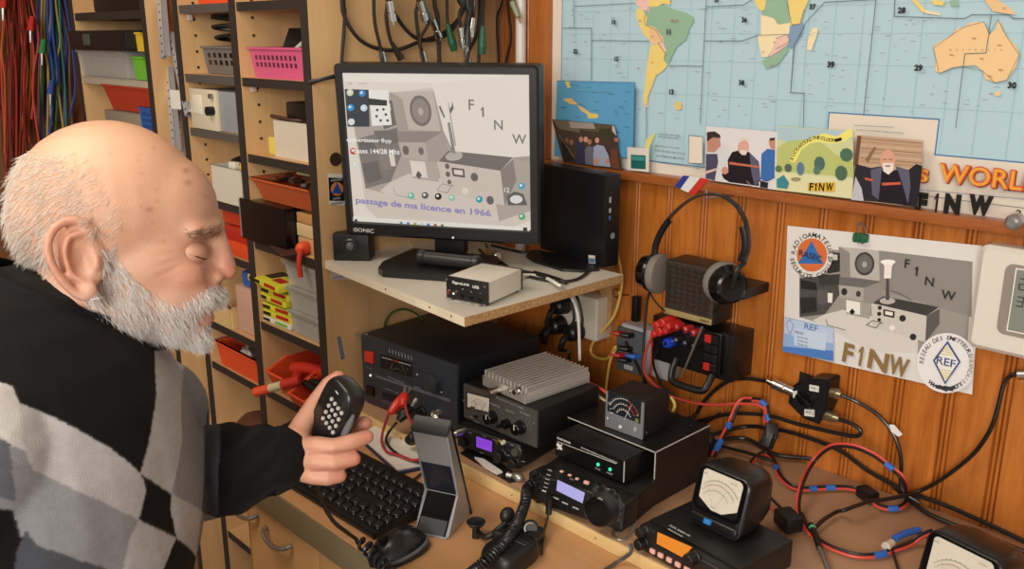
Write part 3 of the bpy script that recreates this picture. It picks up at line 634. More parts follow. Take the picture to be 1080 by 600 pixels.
solo('paper_pad', B().box(Fr((x2+.05, -.34, zt+.05), .0, .0), 0, 0, 0, .06, .003, .045, .0005), PAPER, 'white card standing upright behind the cream papers in the tray', 'paper')
b = B(); b.box(Fr((x2+.05, -.41, 1.048), -.3), 0, -.02, 0, .12, .05, .004, .001); solo('leather_case', b, DBR, 'dark brown flat case lying on the shelf under the beige books', 'case')
q = at(320, 262, Y=-.425); b = B(); b.m(ORP).ball((q.x, -.425, 1.047+.013), (.012, .016, .013)); b.m(C_('red_plastic', 'c2301f')).tube([V((q.x+.012, -.437, 1.062)), V((q.x+.016, -.445, 1.04)), V((q.x+.018, -.445, 1.012))], .005, 8, 4)
solo('screwdriver', b, None, 'orange round-handled screwdriver hanging over the shelf edge by the post', 'tool')
# ---- yellow packs, clear boxes
zz = .881; rr = random.Random(5)
for k in range(6):
    h = .014 if k else .011
    lab = ['white and green box at the bottom of the stack of yellow packs', 'lowest yellow pack of the stack beside clear boxes', 'second lowest yellow pack of the stack beside clear boxes', 'middle yellow pack of the stack beside clear boxes', 'yellow pack just below the top of the stack', 'topmost yellow pack of the stack with red and black print'][k]
    x0, x1, _, _ = ext(272, 306, 300, 330, -.42)
    dx = rr.uniform(-.004, .004)-(.014 if k == 5 else 0); f = Fr((x0+dx, -.425-(.008 if k == 5 else 0), zz), rr.uniform(-.08, .08))
    b = B(); w_ = x1-x0-.006+(.012 if k == 5 else 0)
    b.m(YPK if k else PAPER).box(f, 0, 0, 0, w_, .09, h-.0012, .0015); b.m(C_('pack_red', 'b4261c') if k else GRNP); b.box(f, w_*.55, -.0005, h*.25, w_*.9, .001, h*.75)
    b.m(C_('pack_black', '1c1a14')).box(f, w_*.05, -.0005, h*.2, w_*.4, .001, h*.7)
    if k == 5:
        b.box(f, w_*.12, .02, h-.0015, w_*.5, .06, h-.0008); b.m(C_('pack_red', 'b4261c')).box(f, w_*.55, .015, h-.0015, w_*.85, .035, h-.0008); b.m(BLK).box(f, w_*.5, .05, h-.0015, w_*.9, .07, h-.0008)
    solo('component_pack', b, None, lab, 'box', 'stack of yellow packs'); zz += h+(.006 if k in (2, 4) else 0)
x0, x1, z0, z1 = ext(304, 349, 281, 372, -.42, .881); x0 = max(x0, -1.50); x1 = -1.383
H = (z1-z0)/3*1.0
for k in range(3):
    lab = ['clear plastic box at the bottom of the stack of three on the shelf', 'middle clear plastic box of the stack of three on the shelf', 'topmost clear plastic box of the stack of three on the shelf'][k]
    sh_ = .004*k; t = thing('clear_box', lab, 'box', ((x0+x1)/2, -.37, z0+k*H), 'clear plastic boxes')
    b = bin_mesh(x0-sh_, x1, z0+k*H+.0005, z0+(k+1)*H-.006, -.425, -.31, .002, .005, .003); part('box_body', b, CLEAR, t)
    part('box_lid', B().box(W0, x0-sh_-.003, -.428, z0+(k+1)*H-.006, x1+.001, -.307, z0+(k+1)*H-.001, .002), CLEAR, t)
    o = part('small_parts', heap(x0+.015, x1-.015, -.41, -.33, z0+k*H+.012, 26, [SILVER, C_('grey_part', '9a958c'), WHT, C_('tan_part', 'a08a6a')], .008, 11+k), None, t); o['kind'] = 'stuff'
# ---- orange bins low
x0, x1, z0, z1 = ext(286, 350, 366, 425, -.44, .736); x1 = -1.384
for k, (a, c, ya, hh, lab) in enumerate(((0, .115, -.45, .075, 'orange picking bin nearest the post on the low shelf, red grip inside'), (.118, .21, -.47, .065, 'orange picking bin on the low shelf behind raised thumb'))):
    xa = x0+a; xb = min(x0+c, x1); t = thing('picking_bin', lab, 'bin', ((xa+xb)/2, ya+.07, z0), 'orange picking bins')
    b = B()
    prof = [(ya+.035, 0), (ya+.16, 0), (ya+.16, hh), (ya+.05, hh), (ya, hh*.72), (ya+.01, hh*.4)]
    b.prism([V((xa, y, z0+z)) for y, z in prof], [V((xa+.003, y, z0+z)) for y, z in prof]); b.prism([V((xb-.003, y, z0+z)) for y, z in prof], [V((xb, y, z0+z)) for y, z in prof])
    b.box(W0, xa, ya+.035, z0, xb, ya+.16, z0+.003); b.box(W0, xa, ya+.157, z0, xb, ya+.16, z0+hh)
    b.prism([V((xa, ya+.035, z0)), V((xb, ya+.035, z0)), V((xb, ya+.01, z0+hh*.4)), V((xa, ya+.01, z0+hh*.4))], [V((xa, ya+.038, z0+.002)), V((xb, ya+.038, z0+.002)), V((xb, ya+.013, z0+hh*.4)), V((xa, ya+.013, z0+hh*.4))])
    b.prism([V((xa, ya+.01, z0+hh*.4)), V((xb, ya+.01, z0+hh*.4)), V((xb, ya, z0+hh*.72)), V((xa, ya, z0+hh*.72))], [V((xa, ya+.013, z0+hh*.4)), V((xb, ya+.013, z0+hh*.4)), V((xb, ya+.003, z0+hh*.72)), V((xa, ya+.003, z0+hh*.72))])
    b.tube([V((xa, ya+.05, z0+hh)), V((xa, ya, z0+hh*.72)), V((xb, ya, z0+hh*.72)), V((xb, ya+.05, z0+hh))], .003)
    part('bin_body', b, ORP, t)
solo('glue_gun', B().m(C_('red_plastic', 'c2301f')).tube([V((x0+.04, -.41, z0+.06)), V((x0+.09, -.40, z0+.07)), V((x0+.16, -.39, z0+.07))], .013, 12, 4).tube([V((x0+.06, -.41, z0+.06)), V((x0+.05, -.42, z0+.02))], .012, 12), None, 'red grip tool lying in the orange bin on the low shelf', 'tool')
solo('pliers', B().m(BLK).tube([V((x0+.11, -.42, z0+.055)), V((x0+.15, -.42, z0+.06)), V((x0+.20, -.40, z0+.058))], .009, 10, 4).tube([V((x0+.12, -.435, z0+.06)), V((x0+.2, -.43, z0+.05))], .007, 10), None, 'black pliers lying over the right orange bin, behind the raised thumb', 'tool')
p0, p1 = at(268, 414, Y=-.50), at(305, 404, Y=-.46)
b = B(); b.m(ORP).cyl(p0, p0+(p1-p0)*.45, .0095, bev=.003).m(C_('label_paper', 'c9c09a')).cyl(p0+(p1-p0)*.45, p0+(p1-p0)*.8, .0085).m(C_('red_plastic', 'c2301f')).cyl(p0+(p1-p0)*.8, p1+(p1-p0)*.3, .010, bev=.003)
solo('soldering_tube', b, None, 'orange capped tube lying across the low shelf left of the orange bins', 'tube')
# ---- column one, top to bottom
x0, x1, z0, z1 = ext(203, 246, -12, 4, -.42, 1.496)
solo('storage_tub', bin_mesh(x0, x1-.006, z0, z0+.06, -.42, -.3), ORP, 'orange tub on the top shelf above the grey basket', 'tub')
x0, x1, z0, z1 = ext(213, 249, 49, 79, -.40, 1.361)
t = thing('storage_basket', 'grey slotted plastic basket with black cable, left of the pink basket', 'basket', ((x0+x1)/2, -.35, z0))
b = bin_mesh(x0, -1.632, z0, z1, -.40, -.27); b.mats = [GRYP]; slots(b, x0+.02, -1.645, z0+.015, z1-.01, -.40, 7, 2, BLKG, z0, z1); part('basket_body', b, None, t)
solo('cable_coil', B().tube([V((x0+.05+.035*math.cos(a), -.35+.03*math.sin(a*1.1), z1+.003+.0035*a)) for a in [i*.5 for i in range(38)]]+[V((x0+.11, -.37, z1+.1)), V((x0+.12, -.38, 1.475))], .004, 8), BLKW, 'black coiled cable rising out of the grey basket', 'cable')
x0, x1, z0, z1 = ext(202, 227, 94, 139, -.43, 1.251)
t = thing('test_meter', 'beige-faced instrument with grey case on the shelf under the grey basket', 'instrument', ((x0+x1)/2, -.35, z0))
z1 = min(z1, 1.335)
part('front_panel', B().box(W0, x0, -.432, z0, x1+.01, -.424, z1, .002), C_('beige_enamel', 'cfc6ad', .4), t)
b = B(); b.m(C_('grey_enamel', '8b8f93', .4)).box(W0, x0+.004, -.424, z0, -1.631, -.27, z1-.002, .002); part('case', b, None, t)
part('meter_window', B().box(W0, x0+.015, -.4335, z0+.03, x0+.055, -.4315, z1-.012, .001), C_('pale_scale', 'e2dcc8', .3), t)
part('knob', B().cyl((x1-.005, -.432, z0+.04), (x1-.005, -.446, z0+.04), .009), BLK, t); part('knob', B().cyl((x1-.002, -.432, z1-.012), (x1-.002, -.44, z1-.012), .005), SILVER, t)
x0, x1, z0, z1 = ext(224, 258, 177, 218, -.43, 1.108)
t = thing('storage_box', 'off-white open cardboard box on shelf beside the forehead', 'box', ((x0+x1)/2, -.35, z0))
part('box_body', bin_mesh(x0, -1.631, z0, z1, -.432, -.29, .002, 0, .001), C_('offwhite_card', 'cdc5b4', .7), t)
solo('rag', B().ball((x0+.06, -.37, z1+.004), (.05, .04, .014)), BLKM, 'black cloth heap in the off-white box', 'cloth')
solo('sponge', B().box(Fr((x1-.06, -.41, z1-.012), .1, .1), 0, 0, 0, .05, .03, .022, .006, 3), YLP, 'yellow sponge on the black heap in the off-white box', 'sponge')
solo('small_carton', B().box(Fr((x1-.085, -.42, z1-.01), .1, .1), 0, 0, 0, .024, .03, .02, .002), WHT, 'small white carton beside the yellow sponge', 'box')
x0, x1, z0, z1 = ext(237, 262, 228, 276, -.42, .997)
for k, (c, h, lab) in enumerate((('e8542a', .03, 'orange clear-topped box at the bottom of the red stack by the nose bridge'), ('c03022', .028, 'red box in the middle of the red stack'), ('d8432a', .028, 'small red box on top of the red stack'))):
    zz = z0+k*.0305; solo('parts_box', B().box(W0, x0+.006*k-.03, -.425+.006*k, zz, -1.634, -.33, zz+h, .004), mat('red_clear%d' % k, c, .25, alpha=.85), lab, 'box', 'red and orange boxes in column one')
x0, x1, z0, z1 = ext(248, 270, 306, 352, -.42, .829)
solo('storage_box', B().box(W0, x0, -.415, z0, -1.633, -.30, z1, .002), C_('pink_card', 'c79f8c', .7), 'pinkish cardboard box on shelf beside the moustache', 'box')
solo('pencil_case', B().box(W0, x0+.02, -.41, z1+.001, -1.636, -.31, z1+.035, .008), BLUP, 'dark blue case lying on the pinkish cardboard box', 'case')
b = bin_mesh(x0-.12, x0-.004, z0, z0+.05, -.43, -.3, .003, 0, .002); solo('wooden_tray', b, C_('pale_wood', 'd2b27c', .6), 'pale wooden tray left of the pinkish cardboard box', 'tray')
x0, x1, z0, z1 = ext(236, 281, 372, 412, -.43, .731)
solo('storage_tub', bin_mesh(x0-.03, -1.633, z0, z0+.055, -.43, -.28), ORP, 'orange tub on the shelf under the pale wooden tray', 'tub')
p = at(263, 378, Y=-.41)
t = thing('dial_gauge', 'round silver dial gauge standing in the orange tub', 'gauge', (p.x, -.41, z0+.01))
b = B(); b.m(SILVER).cyl((p.x, -.40, p.z), (p.x, -.42, p.z), .028, bev=.004).cyl((p.x, -.41, p.z+.025), (p.x, -.41, p.z+.055), .006); part('dial_case', b, None, t)
part('dial_face', B().cyl((p.x, -.4195, p.z), (p.x, -.4215, p.z), .022), C_('dial_grey', 'b9b6ae', .3), t)
b = B(); b.ball((-1.70, -.40, .60), (.07, .05, .04)); b.ball((-1.65, -.39, .59), (.04, .05, .03)); solo('leather_pouch', b, C_('brown_leather', '5a3524', .5, bump=.4), 'crumpled brown leather pouch on the bottom shelf behind the black sleeve', 'pouch')
# ---- column nought
x0, x1, z0, z1 = ext(98, 150, -8, 13, -.42, 1.491)
solo('storage_box', B().box(W0, x0, -.42, z0, -2.05, -.2, 1.56, .004), BLK, 'black box on the top shelf of the far left unit', 'box')
x0, x1, z0, z1 = ext(82, 160, 54, 80, -.44, 1.339)
t = thing('parts_crate', 'clear crate with black contents, lower of two on the far left unit', 'crate', ((x0+x1)/2, -.37, z0))
part('crate_body', bin_mesh(x0, at(133, 70, Y=-.44).x-.003, z0, z1, -.44, -.25, .003, .004), CLEAR, t); part('crate_contents', B().box(W0, x0+.01, -.43, z0+.004, x0+.27, -.26, z1-.015, .004), BLKG, t)
zq = z1; x4, x5, _, z5 = ext(133, 158, 60, 80, -.45)
solo('storage_tub', bin_mesh(x4, -2.0345, z0+.001, z5, -.437, -.27, tap=.003), GRNP, 'lime green tub at the right end of the clear crate', 'tub')
x0, x1, z0, z1 = ext(73, 133, 32, 53, -.46, zq+.001)
t = thing('tool_case', 'flat black plastic tool case lying on the clear crate', 'case', ((x0+x1)/2, -.4, z0)); part('case_body', B().box(W0, x0, -.46, z0, x1-.004, -.26, z1, .005), BLK, t)
part('latch', B().box(W0, x0+.1, -.4625, z0+.012, x0+.14, -.459, z1-.008, .001), C_('dull_green', '4b524a'), t)
x0, x1, z0, z1 = ext(134, 156, 34, 53, -.44, zq+.001)
solo('storage_tub', bin_mesh(x0, -2.0345, zq+.001, z1, -.437, -.3, tap=.002), YLP, 'yellow tub right of the flat black tool case', 'tub')
x0, x1, z0, z1 = ext(107, 164, 91, 112, -.43); 
x2, x3, _, z3 = ext(110, 147, 113, 130, -.43)
solo('storage_tub', B().box(W0, x2, -.43, 1.151, x3-.005, -.25, z0-.016, .004), C_('taupe', '8f8474'), 'grey-beige storage box under the long red tray', 'box')
x4, x5, _, z5 = ext(147, 167, 114, 135, -.43)
b = bin_mesh(x4, -2.0345, 1.151, z5, -.43, -.3, tap=.003); b.mats = [BLUP]; slots(b, x4+.015, -2.045, z5-.05, z5-.008, -.43, 5, 3, C_('blue_slot', '173a70'), 1.151, z5, .003); solo('storage_basket', b, None, 'small blue slotted basket under the red tray', 'basket')
solo('storage_tub', bin_mesh(x0+.01, -2.036, z0-.014, z1, -.43, -.27, .003, .014), C_('red_orange_plastic', 'b23a22'), 'long red plastic tray under the pale shelf of the far left unit', 'tub')
# ---- metal rails in the narrow bay
GALV = mat('galvanised', 'c2c5cb', .35, .4)
def railm(pa, pb, Y0, Y1, w_, lab):
    a = at(*pa, Y=Y0); c = at(*pb, Y=Y1); d = (c-a); u = d.normalized(); s_ = V((1, 0, 0)); s_ = (s_-u*s_.dot(u)).normalized(); n = u.cross(s_)
    f = Fr(a, axes=(s_, n, u)); L_ = d.length; b = B(); b.m(GALV).box(f, -w_/2, -.001, 0, w_/2, .001, L_, .0005, 1); b.box(f, -w_/2, -.001, 0, -w_/2+.0015, .012, L_); b.box(f, w_/2-.0015, -.001, 0, w_/2, .012, L_)
    b.m(BLKG); k = .012
    while k < L_-.01: b.cyl(f.p(0, .0013, k), f.p(0, -.0013, k), .0026, n=8); b.cyl(f.p(0, -.0013, k), f.p(0, .0013, k), .0026, n=8); k += .018
    solo('metal_rail', b, None, lab, 'rail', 'perforated metal rails')
railm((172, 60), (163, -60), -.43, -.38, .022, 'perforated metal rail standing at the left of the narrow bay')
railm((197, 120), (179, 36), -.44, -.40, .016, 'perforated metal rail leaning diagonally across the narrow bay')
railm((184, 160), (174, 55), -.42, -.39, .02, 'perforated metal rail behind the diagonal one in the narrow bay')
railm((192, 165), (186, 70), -.40, -.36, .02, 'rearmost perforated metal rail in the narrow bay')
p = at(185, 105, Y=-.425); solo('paper_label', B().box(Fr(p, .1), -.02, 0, -.02, .02, .002, .02), PAPER, 'white paper tag on the rails in the narrow bay', 'tag')
# holes for shelf pins, seen on the uprights' right faces
for (xp, k0) in ((-1.604, 0), (-1.849, 1)):
    for zz in [1.02+.032*i for i in range(26)]: part('pin_hole', B().cyl((xp-.001, YF+.035, zz), (xp+.0006, YF+.035, zz), .003, n=10), C_('hole_dark', '3a2817'), su)
for q in ((-1.604, YF+.02, 1.345), (-1.849, YF+.02, 1.478), (-1.604, YF+.06, 1.03)): part('shelf_pin', B().box(W0, q[0], q[1], q[2]-.012, q[0]+.006, q[1]+.01, q[2], .001), WHT, su)
# ================================================================ things fixed to the side panel
XS = -1.355; SF = Fr((XS, 0, 0), axes=((0, 1, 0), (-1, 0, 0), (0, 0, 1)))   # looks along -x; local x = world y
u, v = SF.px(354, 168); b = B(); b.cyl(SF.p(u, .0004, v), SF.p(u, -.0006, v), .012, n=24); part('cable_hole', b, C_('hole_dark', '3a2817'), su)
A = Art(SF, -.0002).crop(340, 60, 2.729)
A.sheet([(15, 335), (62, 338), (64, 428), (20, 425)], 'dedad4', .0003); A.poly([(17, 347), (62, 349), (63, 415), (20, 414)], '1e1c22'); A.ell(42, 380, 18, 20, 'd2804a'); A.poly([(42, 361), (27, 393), (58, 394)], '2c4f9c'); A.text('ADRASEC', 40, 354, 6, 'c8c8c8', w=32); A.text('CIVILE', 41, 407, 6, 'c8c8c8', w=22); A.text('ADRASEC', 42, 421, 7, '26242a', w=36)
place('sticker', A, 'small black sticker with blue triangle in orange circle on side panel left of monitor', 'sticker')
A = Art(SF, -.0002).crop(320, 240, 3.333)
A.sheet([(118, 385), (130, 382), (146, 460), (133, 465)], '5a6f8f', .0003); A.line([(124, 390), (138, 455)], .001, '8fa0b8'); place('sticker', A, 'narrow blue-grey label strip on the side panel under the monitor shelf', 'sticker')
A = Art(SF, -.0002).crop(320, 240, 3.333)
A.sheet([(95, 148), (165, 176), (165, 182), (98, 182)], 'd9d6d0', .0003); A.text('RADIO AMATEUR', 130, 172, 7, '5a6a80', w=58); place('sticker', A, 'white printed label stuck just beneath the monitor shelf corner', 'sticker')
u, v = SF.px(375, 352); b = B(); b.cyl(SF.p(u, 0, v), SF.p(u+.004, -.03, v+.004), .002).ball(SF.p(u+.004, -.03, v+.004), .0035, 10); solo('nail', b, SILVER, 'long silver nail sticking out of the side panel above the power supply', 'nail')
# small black loudspeaker on the monitor shelf
ZS_ = 1.05
# ---- hanging cables over the panel
def lead(name, pts, r, m, X=None, Yp=None, ends=(), label='', cat='cable', group=None, sm=6, k=(340, 0, 4.154)):
    q = []
    for i, p in enumerate(pts):
        xx, yy = k[0]+p[0]/k[2], k[1]+p[1]/k[2]
        q.append(at(xx, yy, X=X) if X is not None and (len(p) < 3) else at(xx, yy, Y=p[2] if len(p) > 2 else Yp))
    t = thing(name, label, cat, q[-1], group)
    part('cable_sheath', B().tube(q, r, 8, sm), m, t)
    d = (q[-1]-q[-2]).normalized()
    for e in ends:
        if e == 'plug': 
            b = B(); b.m(CHROME).cyl(q[-1]-d*.004, q[-1]+d*.014, .0065).cyl(q[-1]+d*.014, q[-1]+d*.017, .005).cyl(q[-1]+d*.017, q[-1]+d*.03, .0075, n=12).cyl(q[-1]+d*.03, q[-1]+d*.036, .002)
            part('plug', b, None, t)
        elif e == 'boot': part('boot', B().cyl(q[-1]-d*.03, q[-1]+d*.004, .0035, .007), m, t)
        elif e == 'green': part('boot', B().cyl(q[-1]-d*.03, q[-1]+d*.006, .004, .008).cyl(q[-1]+d*.006, q[-1]+d*.02, .008, .006), GRNW, t, 'green rubber boot')
    return t
CX = C_('coax_black', '2b211c', .4); CG = C_('coax_grey', '55504a', .45)
lead('coaxial_cable', [(96, -900), (92, -60), (98, 60), (85, 265), (80, 420)], .0032, CX, X=-1.345, label='thin dark cable hanging straight down left of monitor top corner')
lead('coaxial_cable', [(80, -300), (85, -10), (100, 80), (160, 170), (240, 212), (330, 218), (420, 185), (520, 150), (590, 90), (620, 20), (640, -200)], .0036, CX, X=-1.335, label='dark cable hanging in the widest loop above the monitor')
lead('coaxial_cable', [(228, -300), (225, -10), (230, 100), (250, 190), (260, 236)], .0032, CX, X=-1.33, ends=['plug'], label='dark cable ending in a silver plug just above monitor, left of the black-booted one')
lead('coaxial_cable', [(290, -300), (285, -10), (280, 80), (300, 180), (340, 250)], .0034, CX, X=-1.328, ends=['boot'], label='dark cable ending in a black boot behind the monitor edge')
lead('coaxial_cable', [(290, -300), (295, -10), (330, 80), (400, 160), (480, 175), (560, 140), (610, 60), (630, -10), (640, -300)], .0036, CX, X=-1.322, label='dark cable hanging in the narrower loop above the monitor')
lead('coaxial_cable', [(420, -300), (420, -10), (410, 60), (425, 180), (438, 232)], .0034, CX, X=-1.318, ends=['plug'], label='dark cable ending in a silver plug over the middle of the monitor')
lead('coaxial_cable', [(430, -300), (438, -10), (462, 60), (462, 110), (430, 165), (428, 210)], .003, CX, X=-1.312, label='thin dark cable curling beside the middle silver plug')
lead('coaxial_cable', [(300, -300), (290, -20), (296, 15)], .0032, CX, X=-1.31, ends=['plug'], label='short dark cable with silver plug at the top left of the loops')
lead('coaxial_cable', [(428, -300), (420, -20), (430, 15)], .0032, CX, X=-1.305, ends=['plug'], label='short dark cable with silver plug at the top centre of the loops')
lead('coaxial_cable', [(450, -300), (440, -20), (485, 95)], .003, CG, X=-1.30, ends=['plug'], label='grey cable with silver plug hanging diagonally above monitor')
lead('coaxial_cable', [(480, -300), (490, 0), (505, 80), (512, 270), (512, 400)], .0042, CX, X=-1.308, label='thick dark cable hanging straight behind the monitor top edge')
lead('coaxial_cable', [(540, -300), (545, -10), (550, 110), (566, 175)], .003, CX, X=-1.30, ends=['green'], label='dark cable with a green boot right of the straight thick cable')
for pts, e, lab, xx in (([(605, -300), (625, -20), (600, 60), (608, 130)], 'plug', 'black cable with silver plug left in the thick bundle', -1.275),
        ([(640, -300), (640, -10), (660, 60), (656, 90)], 'plug', 'black cable with silver plug centre of the thick bundle', -1.27),
        ([(660, -300), (655, 0), (640, 100), (636, 190)], 'boot', 'black cable with black boot low in the thick bundle', -1.265),
        ([(650, -300), (640, 20), (622, 140), (630, 215)], 'plug', 'black cable with the lowest silver plug of the thick bundle', -1.285),
        ([(680, -300), (690, 0), (676, 150), (640, 230), (636, 300)], None, 'black cable curving under the lowest silver plug', -1.28),
        ([(700, -300), (700, 0), (690, 150), (684, 300)], None, 'black cable at the right edge of the thick bundle', -1.27),
        ([(715, -300), (705, 20), (700, 190)], 'green', 'black cable with green boot at the right of the thick bundle', -1.265)):
    lead('coaxial_cable', pts, .0034, CX if xx < -1.268 else BLKW, X=xx, ends=[e] if e else [], label=lab)
for i in range(7):
    o_ = i*9; lead('patch_cable', [(585+o_, -300), (600+o_*.8, -20), (620+o_*.7, 30+4*i), (590+o_*1.4, -25), (570+o_, -300)], .003, [BLKW, C_('teal_wire', '1f4a4a', .45), CG][i % 3], X=-1.29+.004*i, label='short looped cable hanging at the top of the thick bundle', group='looped cables of the thick bundle')
lead('patch_cable', [(790, -300, -.03), (790, -10, -.03), (765, 80, -.03), (772, 270, -.03), (772, 380, -.03)], .0022, BLKW, Yp=-.03, label='thin black cable hanging on pine strip between bundle and conduit')
lead('patch_cable', [(800, -300, -.03), (810, 0, -.028), (826, 160, -.028), (806, 270, -.028), (800, 380, -.028)], .0028, BLKW, Yp=-.028, label='black cable hanging just left of the white conduit')
t = lead('audio_lead', [(820, -300, -.04), (825, -40, -.04), (832, 10, -.04)], .003, CG, Yp=-.04, label='grey lead ending in a pale green jack by the white conduit', sm=4)
a, c = at(340+832/4.154, 10/4.154, Y=-.04), at(340+858/4.154, 75/4.154, Y=-.04); d = (c-a).normalized()
part('jack_plug', B().m(C_('pale_green_plastic', '98a585')).cyl(a, c, .0055, .0045).m(C_('brass', 'b59a5a', .3, metal=1)).cyl(c, c+d*.012, .0018), None, t)
# ================================================================ leads on the left wall
LW = Fr((-3.0, 0, 0), axes=((0, 1, 0), (-1, 0, 0), (0, 0, 1)))
rr = random.Random(12)
hooks = [(-.56, 1.64), (-.50, 1.63), (-.44, 1.62), (-.385, 1.63)]
def wl(x, y, off): 
    u, v = LW.px(x, y, -off); return LW.p(u, -off, v)
cols = {'red': REDW, 'dark red': C_('dark_red_wire', '7a2218', .45), 'orange': C_('orange_wire', 'b8622a', .45), 'blue': C_('blue_wire', '2c4c9c', .45), 'teal': C_('teal_lead', '2a7a72', .45), 'green': C_('green_wire', '2f8a4a', .45), 'white': C_('white_wire', 'c9bfa8', .5), 'yellow': C_('yellow_wire', 'b5a23e', .5), 'brown': C_('brown_wire', '7c4a26', .5)}
spec = [('red', 10, [5, 12, 20, 28, 35, 8, 16, 24, 31, 38]), ('dark red', 7, [2, 10, 18, 26, 33, 22, 6]), ('orange', 5, [3, 14, 0, 24, 30]), ('brown', 5, [12, 20, 38, 6, 42]), ('blue', 7, [40, 52, 58, 64, 70, 74, 56]), ('teal', 4, [36, 58, 62, 66]), ('green', 3, [44, 50, 60]), ('white', 4, [44, 52, 66, 72]), ('yellow', 2, [48, 62])]
n_ = 0
for cname, n, xs in spec:
    for i in range(n):
        x = xs[i]; off = .02+rr.random()*.06; hx = 18+(x-20)*.35 if x < 40 else 52+(x-56)*.5
        yb = rr.uniform(120, 230) if cname in ('red', 'dark red', 'orange', 'brown') else rr.uniform(95, 200)
        pts = [wl(hx, -40, off), wl(hx+(x-hx)*.5+rr.uniform(-3, 3), rr.uniform(4, 14), off), wl(x+rr.uniform(-3, 3), rr.uniform(35, 55), off), wl(x+rr.uniform(-6, 6), rr.uniform(75, 100), off), wl(x+rr.uniform(-8, 8), yb, off)]
        t = thing('test_lead', '%s lead hanging in the bundle of wires on the far left wall' % cname, 'cable', pts[-1], '%s leads on the left wall' % cname)
        part('wire', B().tube(pts, .0028 if cname != 'blue' else .0036, 6, 5), cols[cname], t); n_ += 1
for (x, y, m, lab) in ((33, 28, C_('red_clip_plastic', 'c42c1e'), 'red crocodile clip dangling among the blue and green leads'), (45, 52, cols['green'], 'green crocodile clip dangling among the leads'), (54, 95, cols['blue'], 'blue crocodile clip dangling among the leads'), (4, 4, C_('red_clip_plastic', 'c42c1e'), 'red plastic clip at the top left corner of the lead bundle')):
    c = wl(x, y, .09); b = B(); b.m(m).cyl(c+V((0, .006, .028)), c+V((0, -.004, -.012)), .007, .010, 10).m(SILVER).cyl(c+V((0, -.004, -.012)), c+V((0, -.008, -.045)), .006, .003, 8); solo('crocodile_clip', b, None, lab, 'clip')
zt_ = wl(30, -40, .05).z; b = B(); b.box(W0, -3.0, -.62, zt_-.02, -2.985, -.30, zt_+.012, .002)
for y in [-.60+.022*i for i in range(14)]: b.tube([V((-2.99, y, zt_-.004)), V((-2.90, y, zt_-.002)), V((-2.88, y, zt_+.012))], .003, 8)
solo('hook_rail', b, SILVER, 'metal hook rail holding the hanging leads on the left wall', 'hooks')
zt_ = at(430, -72, X=-1.32).z; b = B(); b.box(W0, -1.354, -.40, zt_-.006, -1.235, -.001, zt_+.03, .003)
solo('cable_rack', b, BEECH, 'beech cable rack on the side panel from which the dark cables hang', 'rack')
# ================================================================ desk
DESKW = wood('desk_top_wood', 'b98a5e', 'c9986a', .38, (.6, 6, 6), 1.5, wave=4, coat=.1)
TIERW = wood('riser_board_wood', 'a58164', 'b28c6c', .42, (.5, 5, 5), 1.0, wave=4, fine=.4)
TIERE = wood('riser_edge_wood', 'cfae78', 'e0c48e', .5, (1, 20, 20), 1.0, wave=4)
ZD, ZT = .75, .77
t = thing('desk', 'long wooden desk with an olive grey front band under keyboard and radios', 'desk', (-.5, -.33, 0))
b = B(); b.m(DESKW).box(W0, -1.353, -.652, ZD-.03, .55, -.001, ZD, .002)
b.m(mat('desk_band', '8d8264', .35, .3)).box(W0, -1.353, -.655, ZD-.048, .55, -.650, ZD-.001, .001)
part('desk_top', b, None, t)
for x in (-1.34, .50): part('leg', B().box(W0, x, -.6, 0, x+.04, -.05, ZD-.03, .003), DESKW, t)
t = thing('drawer_cabinet', 'tan drawer cabinet with arched steel handles under the desk front', 'cabinet', (-1.12, -.4, 0))
CAB = wood('cabinet_front', 'cf9c62', 'dcac74', .45, (4, 4, .6), 1)
part('cabinet_body', B().box(W0, -1.30, -.615, .04, -.62, -.1, ZD-.03, .002), CAB, t)
def door(x0, x1, hx, hz, lab):
    d = part('cabinet_door', B().box(W0, x0+.0015, -.635, .05, x1-.0015, -.616, ZD-.052, .003), CAB, t)
    b = B(); b.tube([V((hx-.04, -.636, hz+.006)), V((hx-.034, -.646, hz+.002)), V((hx-.013, -.650, hz-.004)), V((hx+.013, -.650, hz-.004)), V((hx+.034, -.646, hz+.002)), V((hx+.04, -.636, hz+.006))], .004, 10, 5)
    o = part('door_handle', b, SILVER, d)
pA, pB, pC = at(286, 572, Y=-.65), at(258, 545, Y=-.65), at(263, 560, Y=-.635); pD = at(336, 590, Y=-.635)
door(pC.x, pD.x, pA.x, pA.z, ''); door(-1.31, pC.x, pB.x-.02, pB.z, ''); door(pD.x, -.64, pD.x+.12, pA.z, '')
b = B(); b.m(TIERW).box(W0, -1.353, -.402, ZD+.0005, .55, -.001, ZT, .001); b.m(TIERE).box(W0, -1.353, -.406, ZD+.0005, .55, -.4015, ZT+.0003, .001)
for i in range(26):
    x = -1.3+.07*i+rr.uniform(-.02, .02); b.m(C_('wood_dent', '8a6a40')).cyl((x, -.4065, ZD+.011), (x, -.4055, ZD+.011), .0012+.0008*rr.random(), n=8)
solo('riser_board', b, None, 'long flat riser board with pale front edge lying on the desk under the radios', 'board')
